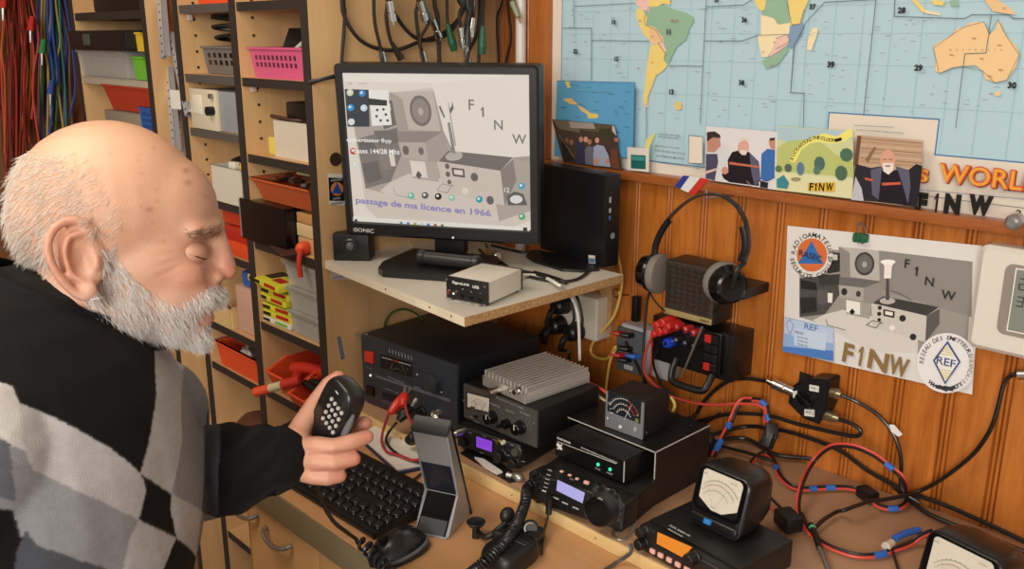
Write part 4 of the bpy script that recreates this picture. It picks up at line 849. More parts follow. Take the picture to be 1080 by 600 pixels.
# ================================================================ monitor shelf
ZM = 1.05
MEL = mat('white_melamine', 'c9c4b9', .4, var=.06, vscale=6); MELE = mat('cream_edge', 'd8cdb4', .5, var=.06, vscale=40)
CHIP = mat('chipboard', 'b08a5c', .8, var=.35, vscale=220, bump=.6, bscale=500)
t = thing('monitor_shelf', 'white laminated chipboard shelf board carrying the monitor and computer', 'shelf', (-1.1, -.3, ZM-.014))
c4 = [(-1.354, -.428), (-.929, -.467), (-.927, -.118), (-1.354, -.118)]
b = B(); b.m(MEL); V4 = [V((x, y, z)) for z in (ZM-.014, ZM) for x, y in c4]
b.poly([V4[i] for i in (4, 5, 6, 7)]); b.poly([V4[i] for i in (3, 2, 1, 0)]); b.m(MELE).poly([V4[i] for i in (0, 1, 5, 4)]); b.m(CHIP).poly([V4[i] for i in (1, 2, 6, 5)]); b.poly([V4[i] for i in (2, 3, 7, 6)]); b.poly([V4[i] for i in (3, 0, 4, 7)])
for X, Y in ((411, 304), (457, 323), (481, 332)):
    p = at(X, Y, Y=-.45); x = at(X, Y, Z=ZM-.006).x; y = -.428-(x+1.354)*(.039/.425); b.m(C_('hole_dark', '3a2817')).cyl((x, y-.0006, ZM-.006), (x, y+.001, ZM-.006), .0016, n=8)
bmesh.ops.remove_doubles(b.bm, verts=b.bm.verts, dist=1e-6)
part('shelf_board', b, None, t)
xb = at(641, 330, Y=-.006).x; ra = []
zt_ = ZM-.0145
prof = [(-.36, zt_), (-.03, zt_), (-.012, zt_-.006), (-.003, zt_-.018), (-.001, zt_-.04), (-.001, .895), (-.013, .895), (-.013, zt_-.04), (-.016, zt_-.026), (-.026, zt_-.015), (-.04, zt_-.012), (-.36, zt_-.012)]
br = wood('bracket_wood', '9d7448', 'b98f60', .5, (4, 4, 4)); b = B(); b.m(br).prism([V((xb-.014, y, z)) for y, z in prof], [V((xb+.014, y, z)) for y, z in prof])
b.m(C_('hole_dark', '3a2817'))
for dz in (.06, .09, .13): b.cyl((xb, -.0136, ZM-dz), (xb, -.012, ZM-dz), .003, n=10)
part('shelf_bracket', b, None, t, 'bent tan bracket with screw holes')
# ---- SignaLink box
f = Fr((-1.017, -.4276, ZM+.003), .2543); w_, d_, h_ = .0757, .1, .0345
t = thing('audio_interface', 'small box with white metal case and black front panel on front corner of monitor shelf', 'radio accessory', (-1.0, -.40, ZM))
part('case', B().box(f, .001, .004, .001, w_-.001, d_-.004, h_-.001, .001), mat('white_enamel', 'cfc9bd', .35), t)
part('end_panel', B().box(f, 0, 0, 0, w_, .004, h_, .002), BLKM, t); part('end_panel', B().box(f, 0, d_-.004, 0, w_, d_, h_, .002), BLKM, t)
for x in (.008, w_-.008):
    for y in (.01, d_-.01): part('foot', B().cyl(f.p(x, y, -.003), f.p(x, y, .001), .004), BLK, t)
A = Art(f, -.0001).crop(450, 260, 6.667)
A.text('SignaLink', 240, 262, 24, 'e8e6e2', w=120); A.text('USB', 345, 285, 20, 'e8e6e2', w=44)
for s_, x, y in (('DLY', 255, 300), ('RX', 315, 318), ('TX', 378, 328), ('PWR', 160, 306), ('PTT', 210, 316)): A.text(s_, x, y, 6, 'cfcdc9')
A.text('TIGERTRONICS COMMUNICATIONS', 280, 392, 7, 'cfcdc9', w=170)
A.build('front_print', t, PANEL)
for X, Y in ((142, 230), (410, 283), (143, 358), (410, 413)): x, z = f.px(450+X/6.667, 260+Y/6.667); part('screw', B().cyl(f.p(x, 0, z), f.p(x, -.0012, z), .0017, n=12), SILVER, t)
def knobp(t, f, X, Y, r, dep, m=BLK, y=0, name='knob', mark=None, n=24, ribs=True, cap=None, lab=None):
    """a knob at a place on a front panel"""
    x, z = f.px(X, Y, y); b = B(); b.m(m)
    b.lathe(f.p(x, y+.0005, z), f.p(x, y-dep, z), [(0, r*1.08), (dep*.2, r*1.06), (dep*.25, r*.98), (dep*.95, r*.9), (dep, r*.8)], n, ribs=(2, 3) if ribs else 0, rd=r*.06)
    if mark: b.m(mat('white_mark', 'e8e6e2', .5)).box(f, x-.0006, y-dep-.0003, z, x+.0006, y-dep+.001, z+r*.8)
    if cap: b.m(cap).cyl(f.p(x, y-dep+.0002, z), f.p(x, y-dep-.0004, z), r*.6)
    return part(name, b, None, t, lab)
for X, Y in ((250, 340), (312, 358), (375, 375)): knobp(t, f, 450+X/6.667, 260+Y/6.667, .0042, .009)
x, z = f.px(478.5, 309.5); part('indicator', B().ball(f.p(x, -.0005, z), .0015, 10), mat('white_led', 'ffffff', .3, emit='fff6e8', es=1.2), t)
x, z = f.px(473, 308); part('push_button', B().cyl(f.p(x, 0, z), f.p(x, -.002, z), .0028), C_('dull_red', '7c2a1e'), t)
# ---- mini computer
f = Fr((-.969, -.1217, ZM+.004), 1.4357); w_, d_, h_ = .033, .176, .159
t = thing('mini_computer', 'black slim computer standing upright right of the monitor', 'computer', (-1.02, -.12, ZM))
part('case', B().box(f, 0, .001, 0, w_, d_, h_, .003), mat('computer_shell', '141417', .3), t)
b = B(); b.box(f, .0005, -.003, .001, w_-.0005, .002, h_-.001, .002); part('front_bezel', b, BLK, t)
A = Art(f, -.0031)
for k in range(22):
    z = .012+k*.0028; A.polyuv([(.02, z), (.030, z), (.030, z+.0012), (.02, z+.0012)], '050506')
for z0_, z1_, c in ((.112, .122, '9a9da0'), (.095, .103, '9a9da0'), (.083, .09, '3a6a9a'), (.127, .131, '2c2c30')): A.polyuv([(.006, z0_), (.011, z0_), (.011, z1_), (.006, z1_)], c)
A.polyuv([(.016+.005*math.cos(a), .055+.005*math.sin(a)) for a in [i*PI/10 for i in range(20)]], 'b8b8bc'); A.polyuv([(.016+.0042*math.cos(a), .055+.0042*math.sin(a)) for a in [i*PI/10 for i in range(20)]], '16161a')
kk = [f.p(.016-.003, 0, .052)]; A.polyuv([(.0135, .052), (.0145, .052), (.0155, .058), (.0145, .058)], 'd8d8dc'); A.polyuv([(.0165, .050), (.0175, .050), (.0185, .057), (.0175, .057)], 'd8d8dc')
A.build('front_ports', t, PANEL)
fs = Fr(f.p(0, 0, 0), axes=(-f.y, f.x, f.z)); A = Art(fs, -.0002).crop(380, 180, 3.75)
A.sheet([(902, 333), (928, 336), (930, 368), (904, 365)], 'c9c6c0', .0002); A.poly([(904, 345), (928, 347), (929, 366), (905, 363)], '5a6a8a'); A.build('case_sticker', t, PRINT)
pts = [at(380+x/3.75, 180+y/3.75, Z=ZM) for x, y in ((655, 345), (670, 330), (700, 322), (930, 372), (945, 398), (880, 404), (800, 400), (690, 365))]
b = B(); b.prism([p+V((0, 0, .0004)) for p in pts], [p+V((0, 0, .005)) for p in pts]); part('stand_plate', b, BLK, t)
# ---- monitor
mon_yaw = .5607
MS = .94; mon = Fr(CAM+(V((-1.3982, -.333, 1.1027))-CAM)*MS, .5607, -.0702); MW, MH = .338*MS, .27*MS
t = thing('computer_monitor', 'black framed flat monitor showing an old photo of a radio desk', 'monitor', (-1.22, -.25, ZM))
L0 = (mon.px(352, 67)[0]+mon.px(367.5, 243)[0])/2; R0 = (mon.px(570, 68)[0]+mon.px(570, 261.5)[0])/2; T0 = (mon.px(352, 67)[1]+mon.px(570, 68)[1])/2; D0 = (mon.px(367.5, 243)[1]+mon.px(570, 261.5)[1])/2
b = B(); fr = mon
for a in ((L0, D0, 0, T0), (MW, D0, R0, T0), (0, MH, MW, T0), (0, D0, MW, 0)):
    b.box(fr, a[0]-.0005, -.006, a[1], a[2]+.0005, .012, a[3])
b2 = B(); b2.box(fr, L0, .004, D0, R0, .035, T0, .006, 3); b2.box(fr, L0+.05, .034, D0+.04, R0-.05, .06, T0-.04, .01, 3)
part('back_shell', b2, BLK, t)
b3 = B(); 
def rr_(x0, z0, x1, z1, r, n=5): 
    return [(cx+r*math.cos(a), cz+r*math.sin(a)) for cx, cz, a0 in ((x1-r, z1-r, 0), (x0+r, z1-r, PI/2), (x0+r, z0+r, PI), (x1-r, z0+r, 1.5*PI)) for a in [a0+PI/2*i/n for i in range(n+1)]]
O = rr_(L0, D0, R0, T0, .008); O2 = rr_(L0+.004, D0+.004, R0-.004, T0-.004, .006); I = rr_(0, 0, MW, MH, .0008)
b3.loft([[fr.p(x, .006, z) for x, z in O], [fr.p(x, -.004, z) for x, z in O], [fr.p(x, -.008, z) for x, z in O2], [fr.p(x, -.008, z) for x, z in rr_(-.002, -.002, MW+.002, MH+.002, .0008)], [fr.p(x, -.001, z) for x, z in I]], caps=False)
part('bezel', b3, mat('monitor_bezel', '1a191b', .35), t); b.bm.free()
A = Art(mon, -.0005).crop(340, 60, 2.729)
A.polyuv([(-.001, -.001), (MW+.001, -.001), (MW+.001, MH+.001), (-.001, MH+.001)], 'ddd2c4'); A.clip = (0, 0, MW, MH)
A.rect(55, 40, 605, 70, 'e6ddd0', .02); A.text('Corbeille', 78, 76, 5, '8a8278', w=14); A.text('Photoshop', 116, 77, 5, '8a8278', w=24); A.line([(62, 92), (190, 96), (400, 98)], .0004, 'd6cabb')
H = homog([(322, 152), (600, 253), (350, 283), (525, 410)], [(283, 155), (568, 235), (335, 300), (525, 425)])
base_uv = A.uv
A.pre = H; tin = lambda c: [.30+.62*v**1.0*m_ for v, m_ in zip(c, (1.0, .93, .86))]
A.tint = lambda c: [min(1, v) for v in (lin((70+165*c[0]**.42, 64+158*c[1]**.42, 62+148*c[2]**.42)))]
A.poly([(105, 95), (240, 96), (375, 100), (670, 110), (655, 440), (490, 480), (150, 440), (95, 380)], 'cfccc6')
clipP = lambda pts, c: A.poly(pts, c)
shack(clipP, A.ell, lambda s_, x, y, h: None, lambda pts, c: A.line(pts, .0009, c))
A.tint = lambda c: [min(1, v) for v in lin((195+30*c[0], 185+30*c[1], 172+30*c[2]))]
A.poly([(372, 90), (690, 100), (690, 300), (574, 296), (400, 262), (382, 210)], 'ffffff'); A.tint = None
A.poly([(410, 140), (412, 140), (412, 250), (408, 250)], '9a938a'); A.ell(402, 272, 24, 9, 'b3aba0'); A.poly([(398, 190), (406, 190), (407, 268), (397, 268)], '8c857c'); A.poly([(380, 148), (386, 146), (394, 175), (390, 178)], '6f6962'); A.poly([(424, 138), (420, 150), (410, 160), (412, 170), (424, 158)], '6f6962')
A.pre = None
for s_, x, y, h in (('F', 430, 137, 30), ('1', 462, 158, 28), ('N', 508, 195, 28), ('W', 568, 236, 28)): A.text(s_, x, y, h, '7b746c')
A.poly([(66, 92), (135, 94), (138, 200), (75, 200)], '2f3440'); A.poly([(135, 94), (190, 96), (202, 195), (145, 198)], 'e8e2da'); A.poly([(132, 118), (188, 124), (188, 140), (136, 138)], '2c2c2e')
for x, y in ((160, 152), (178, 150), (158, 170), (185, 165), (170, 182), (190, 182)): A.ell(x, y, 4, 4, '4a4644')
for x, y, c in ((82, 102, 'cfd2b0'), (117, 104, '2a86c0'), (84, 145, '2a90c8'), (122, 146, 'c9d4dc'), (86, 186, 'd8d8d4'), (92, 270, 'c23a30'), (98, 310, 'd5d2cc'), (575, 370, '3f9cc0'), (576, 458, '4aa070'), (258, 398, '6fb59a'), (298, 397, '5c5a58'), (336, 400, '1e1c1b'), (375, 404, '8fc0a4'), (454, 408, '2a98a0')): A.ell(x, y, 10, 10, c, 12); A.ell(x-2, y-2, 4, 4, 'e2e4e2', 8)
A.poly([(535, 425), (535, 398), (555, 385), (580, 392), (592, 425)], '5e5a58'); A.ell(560, 408, 18, 12, 'd8d6d2'); A.text('12', 533, 381, 13, 'e8e6e2')
A.text('convertisseur fhyp', 137, 240, 15, 'f4f0ea', w=128); A.text('bases 144/28 Mhz', 160, 270, 14, 'f4f0ea', w=130)
A.text('passage de ma licence en 1966', 290, 431, 24, '8d83b4', w=386, ang=-.052, bold=.03)
A.poly([(92, 457), (598, 489), (598, 500), (92, 470)], 'dfdacf')
for i, x in enumerate((100, 230, 250, 270, 290, 308, 328, 348)): A.rect(x-4, 461+x*.058-2, x+4, 467+x*.058-1, ['26282c', '5a7a9a', '2a70b0', 'b09040', 'c9c4ba', '2a70c0', 'a8503a', '5a5a58'][i], .06)
A.rect(580, 488, 592, 498, '26282c', .06)
scr = A.build('screen', t, GLOW)
A = Art(mon, -.0082).crop(340, 60, 2.729); A.text('iSONIC', 119, 499, 11, 'd8d6d2', w=58, ang=-.03)
for x in (283, 310, 342, 392): A.line([(x-5, 512), (x+5, 513)], .0007, '3a393b')
A.ell(376, 520, 3, 3, 'e8f0ff'); A.build('bezel_print', t, PANEL)
# stand
pts = [at(*q, Z=ZM) for q in ((399, 289), (404, 282), (436, 268), (524, 276), (528, 281), (503, 303), (492, 300), (469, 297), (404, 292.5))]
b = B(); b.prism([p+V((0, 0, .0004)) for p in pts], [p+V((0, 0, .011)) for p in pts]); part('stand_base', b, BLK, t)
hA, hB = at(443, 271, Z=ZM+.024), at(506, 278, Z=ZM+.024); u = (hB-hA).normalized()
b = B(); b.cyl(hA, hB, .0115, bev=.002).cyl(hA-u*.001, hA+u*.012, .0135, bev=.002).cyl(hB-u*.012, hB+u*.001, .0135, bev=.002); part('stand_hinge', b, mat('hinge_black', '242325', .35), t)
m_ = (hA+hB)/2; b = B(); q1 = mon.p(MW*.5, .062, .05); lc = m_-mon.o; print('hinge local', lc.dot(mon.x), lc.dot(mon.y), lc.dot(mon.z)); nb = V((mon.y.x, mon.y.y, 0)).normalized(); q0 = m_+nb*.012
b.box(Fr(V((q1.x, q1.y, ZM+.012)), mon_yaw), -.028, -.012, 0, .028, .014, .12, .004); part('stand_neck', b, BLK, t)
# ---- little loudspeaker and what stands on it
f = Fr((-1.343, -.418, ZM), .72); w_ = f.px(388.4, 255)[0]; h_ = .049
t = thing('desk_speaker', 'small black loudspeaker on the left end of the monitor shelf', 'speaker', (-1.32, -.39, ZM))
w_ = min(w_, .075); part('cabinet', B().box(f, 0, .002, 0, w_, .05, h_, .003), BLK, t)
x, z = f.px(369.5, 259.5); b = B(); b.m(mat('speaker_ring', '2b2b2d', .3)).lathe(f.p(x, .002, z), f.p(x, -.004, z), [(0, .014), (.003, .0135), (.0045, .011), (.003, .010)], 24); b.m(mat('speaker_dome', '55585c', .4)).ball(f.p(x, .001, z), .0085, 16); part('driver', b, None, t)
p = at(349, 239, Z=ZM+h_); solo('bottle_cap', B().m(BLK).cyl(V((p.x, p.y, ZM+h_+.0002)), V((p.x, p.y, ZM+h_+.008)), .0055).m(GRNW).cyl(V((p.x, p.y, ZM+h_+.008)), V((p.x, p.y, ZM+h_+.012)), .004), None, 'tiny black and green cap on top of the little loudspeaker', 'cap')
# ---- wall outlet under the shelf
q0, q1 = at(588, 340, Y=-.04), at(630, 340, Y=-.04); z0, z1 = at(620, 358, Y=-.04).z, at(620, 313, Y=-.04).z
t = thing('power_outlet', 'cream double wall outlet box under the right end of the monitor shelf', 'outlet', ((q0.x+q1.x)/2, -.02, z0))
part('outlet_box', B().box(W0, q0.x, -.042, z0, q1.x, 0, z1, .004, 3), CREAM, t)
OUT = []
for k, (X, Y, lab) in enumerate(((592, 322, 'upper black plug in the cream outlet'), (588, 343, 'lower left black plug in the cream outlet'), (606, 350, 'lower right black plug in the cream outlet'))):
    p = at(X, Y, Y=-.055); b = B(); b.cyl((p.x, -.0425, p.z), (p.x, -.075, p.z), .019, .015, bev=.004).tube([V((p.x, -.07, p.z)), V((p.x, -.085, p.z-.008)), V((p.x-.005, -.088, p.z-.03))], .006, 10, 3)
    solo('power_plug', b, BLK, lab, 'plug'); OUT.append(V((p.x-.005, -.088, p.z-.03)))
# ================================================================ keyboard, mouse
f = Fr((-1.345, -.637, ZD+.0005), .035); w_, d_ = .397, .132
t = thing('keyboard', 'black computer keyboard on the desk beneath the held microphone', 'keyboard', f.p(w_/2, d_/2, 0))
prof = [(0, 0), (d_, 0), (d_, .022), (d_-.012, .022), (0, .009)]
b = B(); b.prism([f.p(0, y, z) for y, z in prof], [f.p(w_, y, z) for y, z in prof]); bmesh.ops.bevel(b.bm, geom=list(b.bm.edges), offset=.002, segments=2, affect='EDGES'); part('keyboard_body', b, BLK, t)
KEYM = mat('key_black', '1b1b1d', .4); nk = 0
sl = (.022-.009)/(d_-.012); LET = ['AZERTYUIOP^$', 'QSDFGHJKLM%*', 'WXCVBN?./!']
A = Art(Fr(f.p(0, 0, .0), axes=(f.x, -V((0, 0, 1)), f.y)), 0)
for r_ in range(6):
    ypos = .010+r_*.0172+(.004 if r_ == 5 else 0); n = 21
    for c in range(21):
        x = .008+c*.0181+(.003 if c > 14 else 0)+(.003 if c > 17 else 0)
        if r_ == 0 and 3 <= c <= 8:
            if c > 3: continue
            ww = .0181*6-.002
        else: ww = .0161
        if r_ == 5 and c in (1, 6, 11): continue
        if r_ in (2,) and c in (15, 16, 17): continue
        z = .009+sl*ypos; fk = Fr(f.p(x, ypos, z), axes=(f.x, f.y+V((0, 0, sl)), V((0, 0, 1)))); b = B(); b.box(fk, 0, 0, 0, ww, .0148, .005, .0012, 1, taper=.0012)
        o = part('key', b, KEYM, t); nk += 1
        if nk > 99: o['kind'] = 'stuff'
def kletters():
    b = B()
    for r_ in range(1, 5):
        ypos = .010+r_*.0172
        for c in range(1, 14):
            x = .008+c*.0181; ch = 'WXCVBN?./!+=;' if r_ == 1 else ('QSDFGHJKLM%*#' if r_ == 2 else ('AZERTYUIOP^$@' if r_ == 3 else '1234567890+=)'))
            z = .009+sl*ypos+.0052; ff = Fr(f.p(x+.003, ypos+.007, z), axes=(f.x, -V((0, 0, 1)), f.y+V((0, 0, sl)))); b.text(ff, ch[c-1], 0, 0, None, .004, 0, .0001)
    return b
part('key_letters', kletters(), mat('key_print', 'b8b8ba', .5), t, smooth=0)
m0 = at(421, 583, Z=ZD); ax = (at(446, 572, Z=ZD)-at(400, 596, Z=ZD)).normalized(); ay = V((-ax.y, ax.x, 0))
t = thing('computer_mouse', 'black computer mouse on the desk in front of the keyboard', 'mouse', m0)
b = B(); rings = []
for i in range(11):
    s_ = -1+2*i/10; L_ = .05; e = math.sqrt(max(0, 1-abs(s_)**2.6)); wd = .029*e+.0005; hh = (.034*math.sqrt(max(0, 1-(s_*.9-.1)**2))*e)+.0008
    rings.append([m0+ax*(s_*L_)+ay*(wd*math.cos(a))+V((0, 0, .001+max(0, hh*math.sin(a))+(0 if math.sin(a) > 0 else 0))) for a in [PI*k/12 for k in range(13)]])
b.loft(rings); part('mouse_body', b, mat('mouse_black', '1a1b1e', .25), t, smooth=60)
b = B(); b.m(mat('mouse_side', '55585c', .35)); b.tube([m0+ax*(s_*.045)-ay*(.028*math.sqrt(1-abs(s_)**2.4))+V((0, 0, .010+.004*s_)) for s_ in [-.9+.18*i for i in range(11)]], .0028, 8); part('side_grip', b, None, t, 'grey side strip')
part('scroll_wheel', B().cyl(m0-ax*.026-ay*.003+V((0, 0, .030)), m0-ax*.026+ay*.003+V((0, 0, .030)), .006), BLKG, t)
# ---- phone cradle stand
f = Fr((-.927, -.571, ZD+.0005), .42); w_ = .054
t = thing('charging_stand', 'silver and black angled charging stand on the desk between keyboard and radios', 'stand', f.p(w_/2, .05, 0))
k_ = [f.side(X, Y, w_) for X, Y in ((470, 572), (484, 522.5), (471, 459), (475, 447.5), (496, 534))]
print('stand', k_)
fb, kn, tf, tb, bb = k_; fb = (0, 0); bb = (bb[0], 0)
prof = [fb, bb, (bb[0]*.96, .02), tb, tf, kn]
b = B(); b.prism([f.p(0, y, z) for y, z in prof], [f.p(w_, y, z) for y, z in prof]); bmesh.ops.bevel(b.bm, geom=list(b.bm.edges), offset=.002, segments=2, affect='EDGES', clamp_overlap=True)
part('stand_body', b, mat('stand_silver', 'a9abad', .35, .5), t)
def slab(p0, p1, x0, x1, off, th, m, name):
    d = V((0, p1[0]-p0[0], p1[1]-p0[1])).normalized(); n = V((0, -d.z, d.y)); n = -n if n.y > 0 else n
    P4 = [f.p(x, p[0]+n.y*o_, p[1]+n.z*o_) for o_ in (off-th, off) for x, p in ((x0, p0), (x1, p0), (x1, p1), (x0, p1))]
    b = B(); b.prism(P4[:4], P4[4:]); return part(name, b, m, t)
mid = lambda a, c, k: (a[0]+(c[0]-a[0])*k, a[1]+(c[1]-a[1])*k)
slab(mid(fb, kn, .06), mid(fb, kn, 1.0), .004, w_-.004, .0012, .003, BLKG, 'front_panel')
slab(mid(kn, tf, 0), mid(kn, tf, .48), .004, w_-.004, .0012, .003, mat('stand_navy', '20242e', .2), 'front_panel')
slab(mid(fb, kn, .06), mid(fb, kn, .4), .006, w_-.006, .0018, .002, mat('stand_slate', '3a3d42', .4), 'front_panel')
top = [(tf[0]-.002, tf[1]-.004), (tb[0]+.004, tb[1]-.002), (tb[0]+.002, tb[1]+.006), (tf[0]+.002, tf[1]+.006)]
b = B(); b.prism([f.p(-.002, y, z) for y, z in top], [f.p(w_+.002, y, z) for y, z in top]); bmesh.ops.bevel(b.bm, geom=list(b.bm.edges), offset=.0015, segments=2, affect='EDGES'); part('top_cap', b, BLK, t)
b = B(); sidep = [(bb[0]+.001, 0), (bb[0]+.005, 0), (tb[0]+.007, tb[1]-.01), (tb[0]+.002, tb[1]-.004)]; b.prism([f.p(-.001, y, z) for y, z in sidep], [f.p(w_+.001, y, z) for y, z in sidep]); part('back_cover', b, BLK, t)
# ---- papers under the red leads
pp = [at(*q, Z=ZD) for q in ((378, 462), (420, 500), (446, 494), (430, 455), (405, 448))]
for k, lab in enumerate(('dark blue folder under the white papers left of the charging stand', 'white handwritten sheets on the desk left of the charging stand')):
    b = B(); q = [p+V((.004*(1-k), -.004*(1-k), .0005+.004*k)) for p in pp]; b.prism(q, [p+V((0, 0, .003)) for p in q])
    solo('paper_stack', b, [C_('navy_card', '2a3150', .6), PAPER][k], lab, 'paper')

a_, c_ = at(327, 87, X=-1.352), at(354, 84, D=1.50); solo('cable_strap', B().tube([a_, a_.lerp(c_, .5)+V((0, 0, .003)), mon.p(L0+.006, .02, T0-.02)], lambda s_: .005-.002*math.sin(PI*s_), 8, 4), BLK, 'black strap running from the shelving post to the monitor edge', 'strap')
# ================================================================ radios on the riser
GRY3 = mat('dark_grey_panel', '454341', .4); NAVY = mat('psu_shell', '171a20', .45, var=.1, vscale=8); NAVF = mat('psu_front', '2b3039', .4)
LEDG = mat('green_led', '1aa066', .3, emit='38e0a0', es=1.4); WLET = mat('white_print', 'dcdad6', .5); BRASS = mat('brass', 'b59a5a', .3, metal=1)
def feet(t, f, w, d, z0, z1, r=.006):
    for x in (.014, w-.014):
        for y in (.014, d-.014): part('foot', B().cyl(f.p(x, y, z0), f.p(x, y, z1), r, n=12), BLK, t)
# ---- power supply
f = Fr((-1.3333, -.3741, ZT+.004), .0882); w_, d_, h_ = .25, .215, .132
t = thing('power_supply', 'large dark blue-black power supply with round knob, standing under monitor shelf', 'power supply', f.p(w_/2, d_/2, -.004))
feet(t, f, w_, d_, -.0038, .002)
part('case', B().box(f, 0, .006, 0, w_, d_, h_, .003), NAVY, t)
b = B(); b.box(f, 0, 0, 0, w_, .008, h_, .003)
for k in range(22): z = .006+k*.0056; b.box(f, w_-.016, -.0008, z, w_-.001, .002, z+.0028, .0005, 1)
part('front_panel', b, NAVF, t)
K = lambda X, Y: (360+X/4.286, 320+Y/4.286)
A = Art(f, -.0002).crop(360, 320, 4.286)
A.poly([(157, 322), (492, 432), (492, 447), (157, 334)], '575c66'); A.poly([(176, 228), (322, 268), (322, 334), (176, 290)], '0c0d10')
A.line([(184, 243), (225, 254)], .0013, 'b9bcc0'); A.line([(227, 255), (258, 264)], .0016, 'c23a2c'); A.line([(260, 265), (314, 280)], .0013, 'b9bcc0')
A.line([(232, 270), (222, 298)], .0007, '8a8d92'); A.line([(274, 280), (292, 318)], .0007, '8a8d92'); A.line([(230, 300), (250, 292), (275, 305)], .0006, '6a6d72'); A.text('V', 205, 268, 8, '8a8d92'); A.text('A', 300, 296, 8, '8a8d92')
for k in range(8):
    x = 217+k*14.3; y = 214+k*4.6; A.line([(x, y-9), (x+3, y+9)], .0012, 'b9bcc0')
A.text('REGULATED POWER SUPPLY', 250, 345, 6, '8f939a', w=70, ang=-.05); A.text('VOLTAGE', 345, 378, 5, '8f939a', w=24); A.text('POWER', 127, 292, 6, '6f737a', w=26); A.text('OUTPUT 13.8V', 232, 395, 6, '8f939a', w=60)
for x, y in ((345, 320), (455, 400), (455, 370)): A.ell(x, y, 4, 4, 'b9bcc0')
A.poly([(187, 400), (268, 425), (268, 450), (187, 425)], '0c0d10'); A.poly([(190, 430), (262, 452), (240, 470), (180, 448)], '3a3f48')
A.build('front_print', t, PANEL)
def pbox(t, f, K, pts, y0, y1, m, name, bev=.0008, lab=None):
    q = [f.px(*K(*p)) for p in pts]; b = B(); b.prism([f.p(x, y1, z) for x, z in q], [f.p(x, y0, z) for x, z in q])
    if bev: bmesh.ops.bevel(b.bm, geom=list(b.bm.edges), offset=bev, segments=2, affect='EDGES', clamp_overlap=True)
    return part(name, b, m, t, lab)
o = pbox(t, f, K, [(111, 212), (150, 222), (150, 272), (111, 260)], -.004, .001, mat('red_switch', 'c5342a', .35), 'power_switch', lab='red rocker switch')
pbox(t, f, K, [(116, 368), (150, 378), (150, 420), (116, 408)], -.003, .001, BLKG, 'output_socket')
knobp(t, f, *K(424, 352), .0178, .014, NAVF, name='voltage_knob', lab='large dark blue knob')
knobp(t, f, *K(365, 488), .010, .02, BLK, name='terminal'); 
x, z = f.px(*K(432, 503)); b = B(); b.lathe(f.p(x, 0, z), f.p(x, -.006, z), [(0, .0105), (.004, .0105), (.006, .0095), (.006, .0075), (.001, .0072)], 28); part('socket_ring', b, CHROME, t)
x, z = f.px(*K(132, 325)); part('indicator', B().ball(f.p(x, 0, z), .0022, 10), mat('white_led', 'ffffff', .3, emit='fff6e8', es=1.2), t)
for X, Y in ((222, 162), (445, 235)): x, y = f.top(*K(X, Y), h_); part('screw', B().cyl(f.p(x, y, h_-.0005), f.p(x, y, h_+.0008), .003, n=14), BLK, t)
PSUF = f; KP = K
# ---- small transceiver with purple display
f = Fr((-1.058, -.378, ZT+.006), .15); w_, d_, h_ = .133, .16, .041
K = lambda X, Y: (460+X/3.75, 440+Y/3.75)
t = thing('radio_transceiver', 'small black transceiver with purple display, underneath the grey tuner', 'radio', f.p(w_/2, .08, -.006))
feet(t, f, w_, d_, -.0058, .001); part('case', B().box(f, 0, .012, 0, w_, d_, h_, .002), BLKM, t); part('front_panel', B().box(f, 0, 0, .001, w_, .014, h_-.001, .004, 3), mat('radio_front', '1b1a1c', .4), t)
A = Art(f, -.0003).crop(460, 440, 3.75)
A.poly([(152, 68), (228, 92), (226, 146), (152, 120)], '121114')
for x, y in ((135, 62), (190, 75), (232, 90), (300, 110), (345, 175), (285, 150), (230, 165), (180, 140)): A.line([(x-6, y-2), (x+6, y+2)], .0009, 'a09e9a')
A.build('front_print', t, PANEL)
A = Art(f, -.0006).crop(460, 440, 3.75); A.poly([(159, 75), (221, 95), (220, 138), (159, 117)], '8a3fd8'); A.line([(166, 90), (212, 105)], .0008, '6a2ab0'); A.line([(166, 100), (205, 112)], .0008, '6a2ab0'); A.build('display', t, GLOW)
for X, Y, r, dp, m in ((262, 148, .0102, .016, BLK), (325, 132, .007, .012, GRY3), (312, 178, .009, .012, BLK), (248, 95, .0035, .006, BRASS), (268, 98, .0035, .006, mat('cream_key', 'c9c5b0', .5)), (285, 135, .003, .005, BLK), (232, 180, .003, .004, BLK)): knobp(t, f, *K(X, Y), r, dp, m)
x, z = f.px(*K(112, 97)); part('mic_socket', B().cyl(f.p(x, 0, z), f.p(x, -.006, z), .0075), BLK, t)
x, z = f.px(*K(113, 52)); b = B(); b.cyl(f.p(x, 0, z), f.p(x, -.008, z), .006).cyl(f.p(x, -.008, z), f.p(x-.002, -.024, z+.001), .0075).cyl(f.p(x-.002, -.024, z+.001), f.p(x-.003, -.03, z+.001), .0045); part('antenna_plug', b, CHROME, t); P817 = f.p(x-.003, -.03, z+.001)
b = B(); q = [at(*K(X, Y), Z=ZT) for X, Y in ((95, 145), (160, 118), (345, 250), (290, 262))]; b.prism([p+V((0, 0, .0004)) for p in q], [p+V((0, 0, .003)) for p in q]); solo('paper_folder', b, BLKM, 'black folder lying on the riser in front of purple display radio', 'folder')
b = B()
q = [at(*K(X, Y), Z=ZT+.006) for X, Y in ((152, 158), (188, 166), (262, 215), (240, 222), (190, 195))]; b.prism([p+V((0, 0, -.0024)) for p in q], [p+V((0, 0, .001)) for p in q]); solo('paper_sheet', b, PAPER, 'crumpled white paper sticking out from under purple display radio', 'paper')
p = at(*K(322, 252), Z=ZT); b = B(); b.ball(p+V((0, 0, .0075)), (.012, .008, .007), 14).cyl(p+V((-.008, -.004, .007)), p+V((-.016, -.008, .008)), .005); solo('cable_plug', b, SILVER, 'silver plug end lying at the riser edge right of the black folder', 'plug')
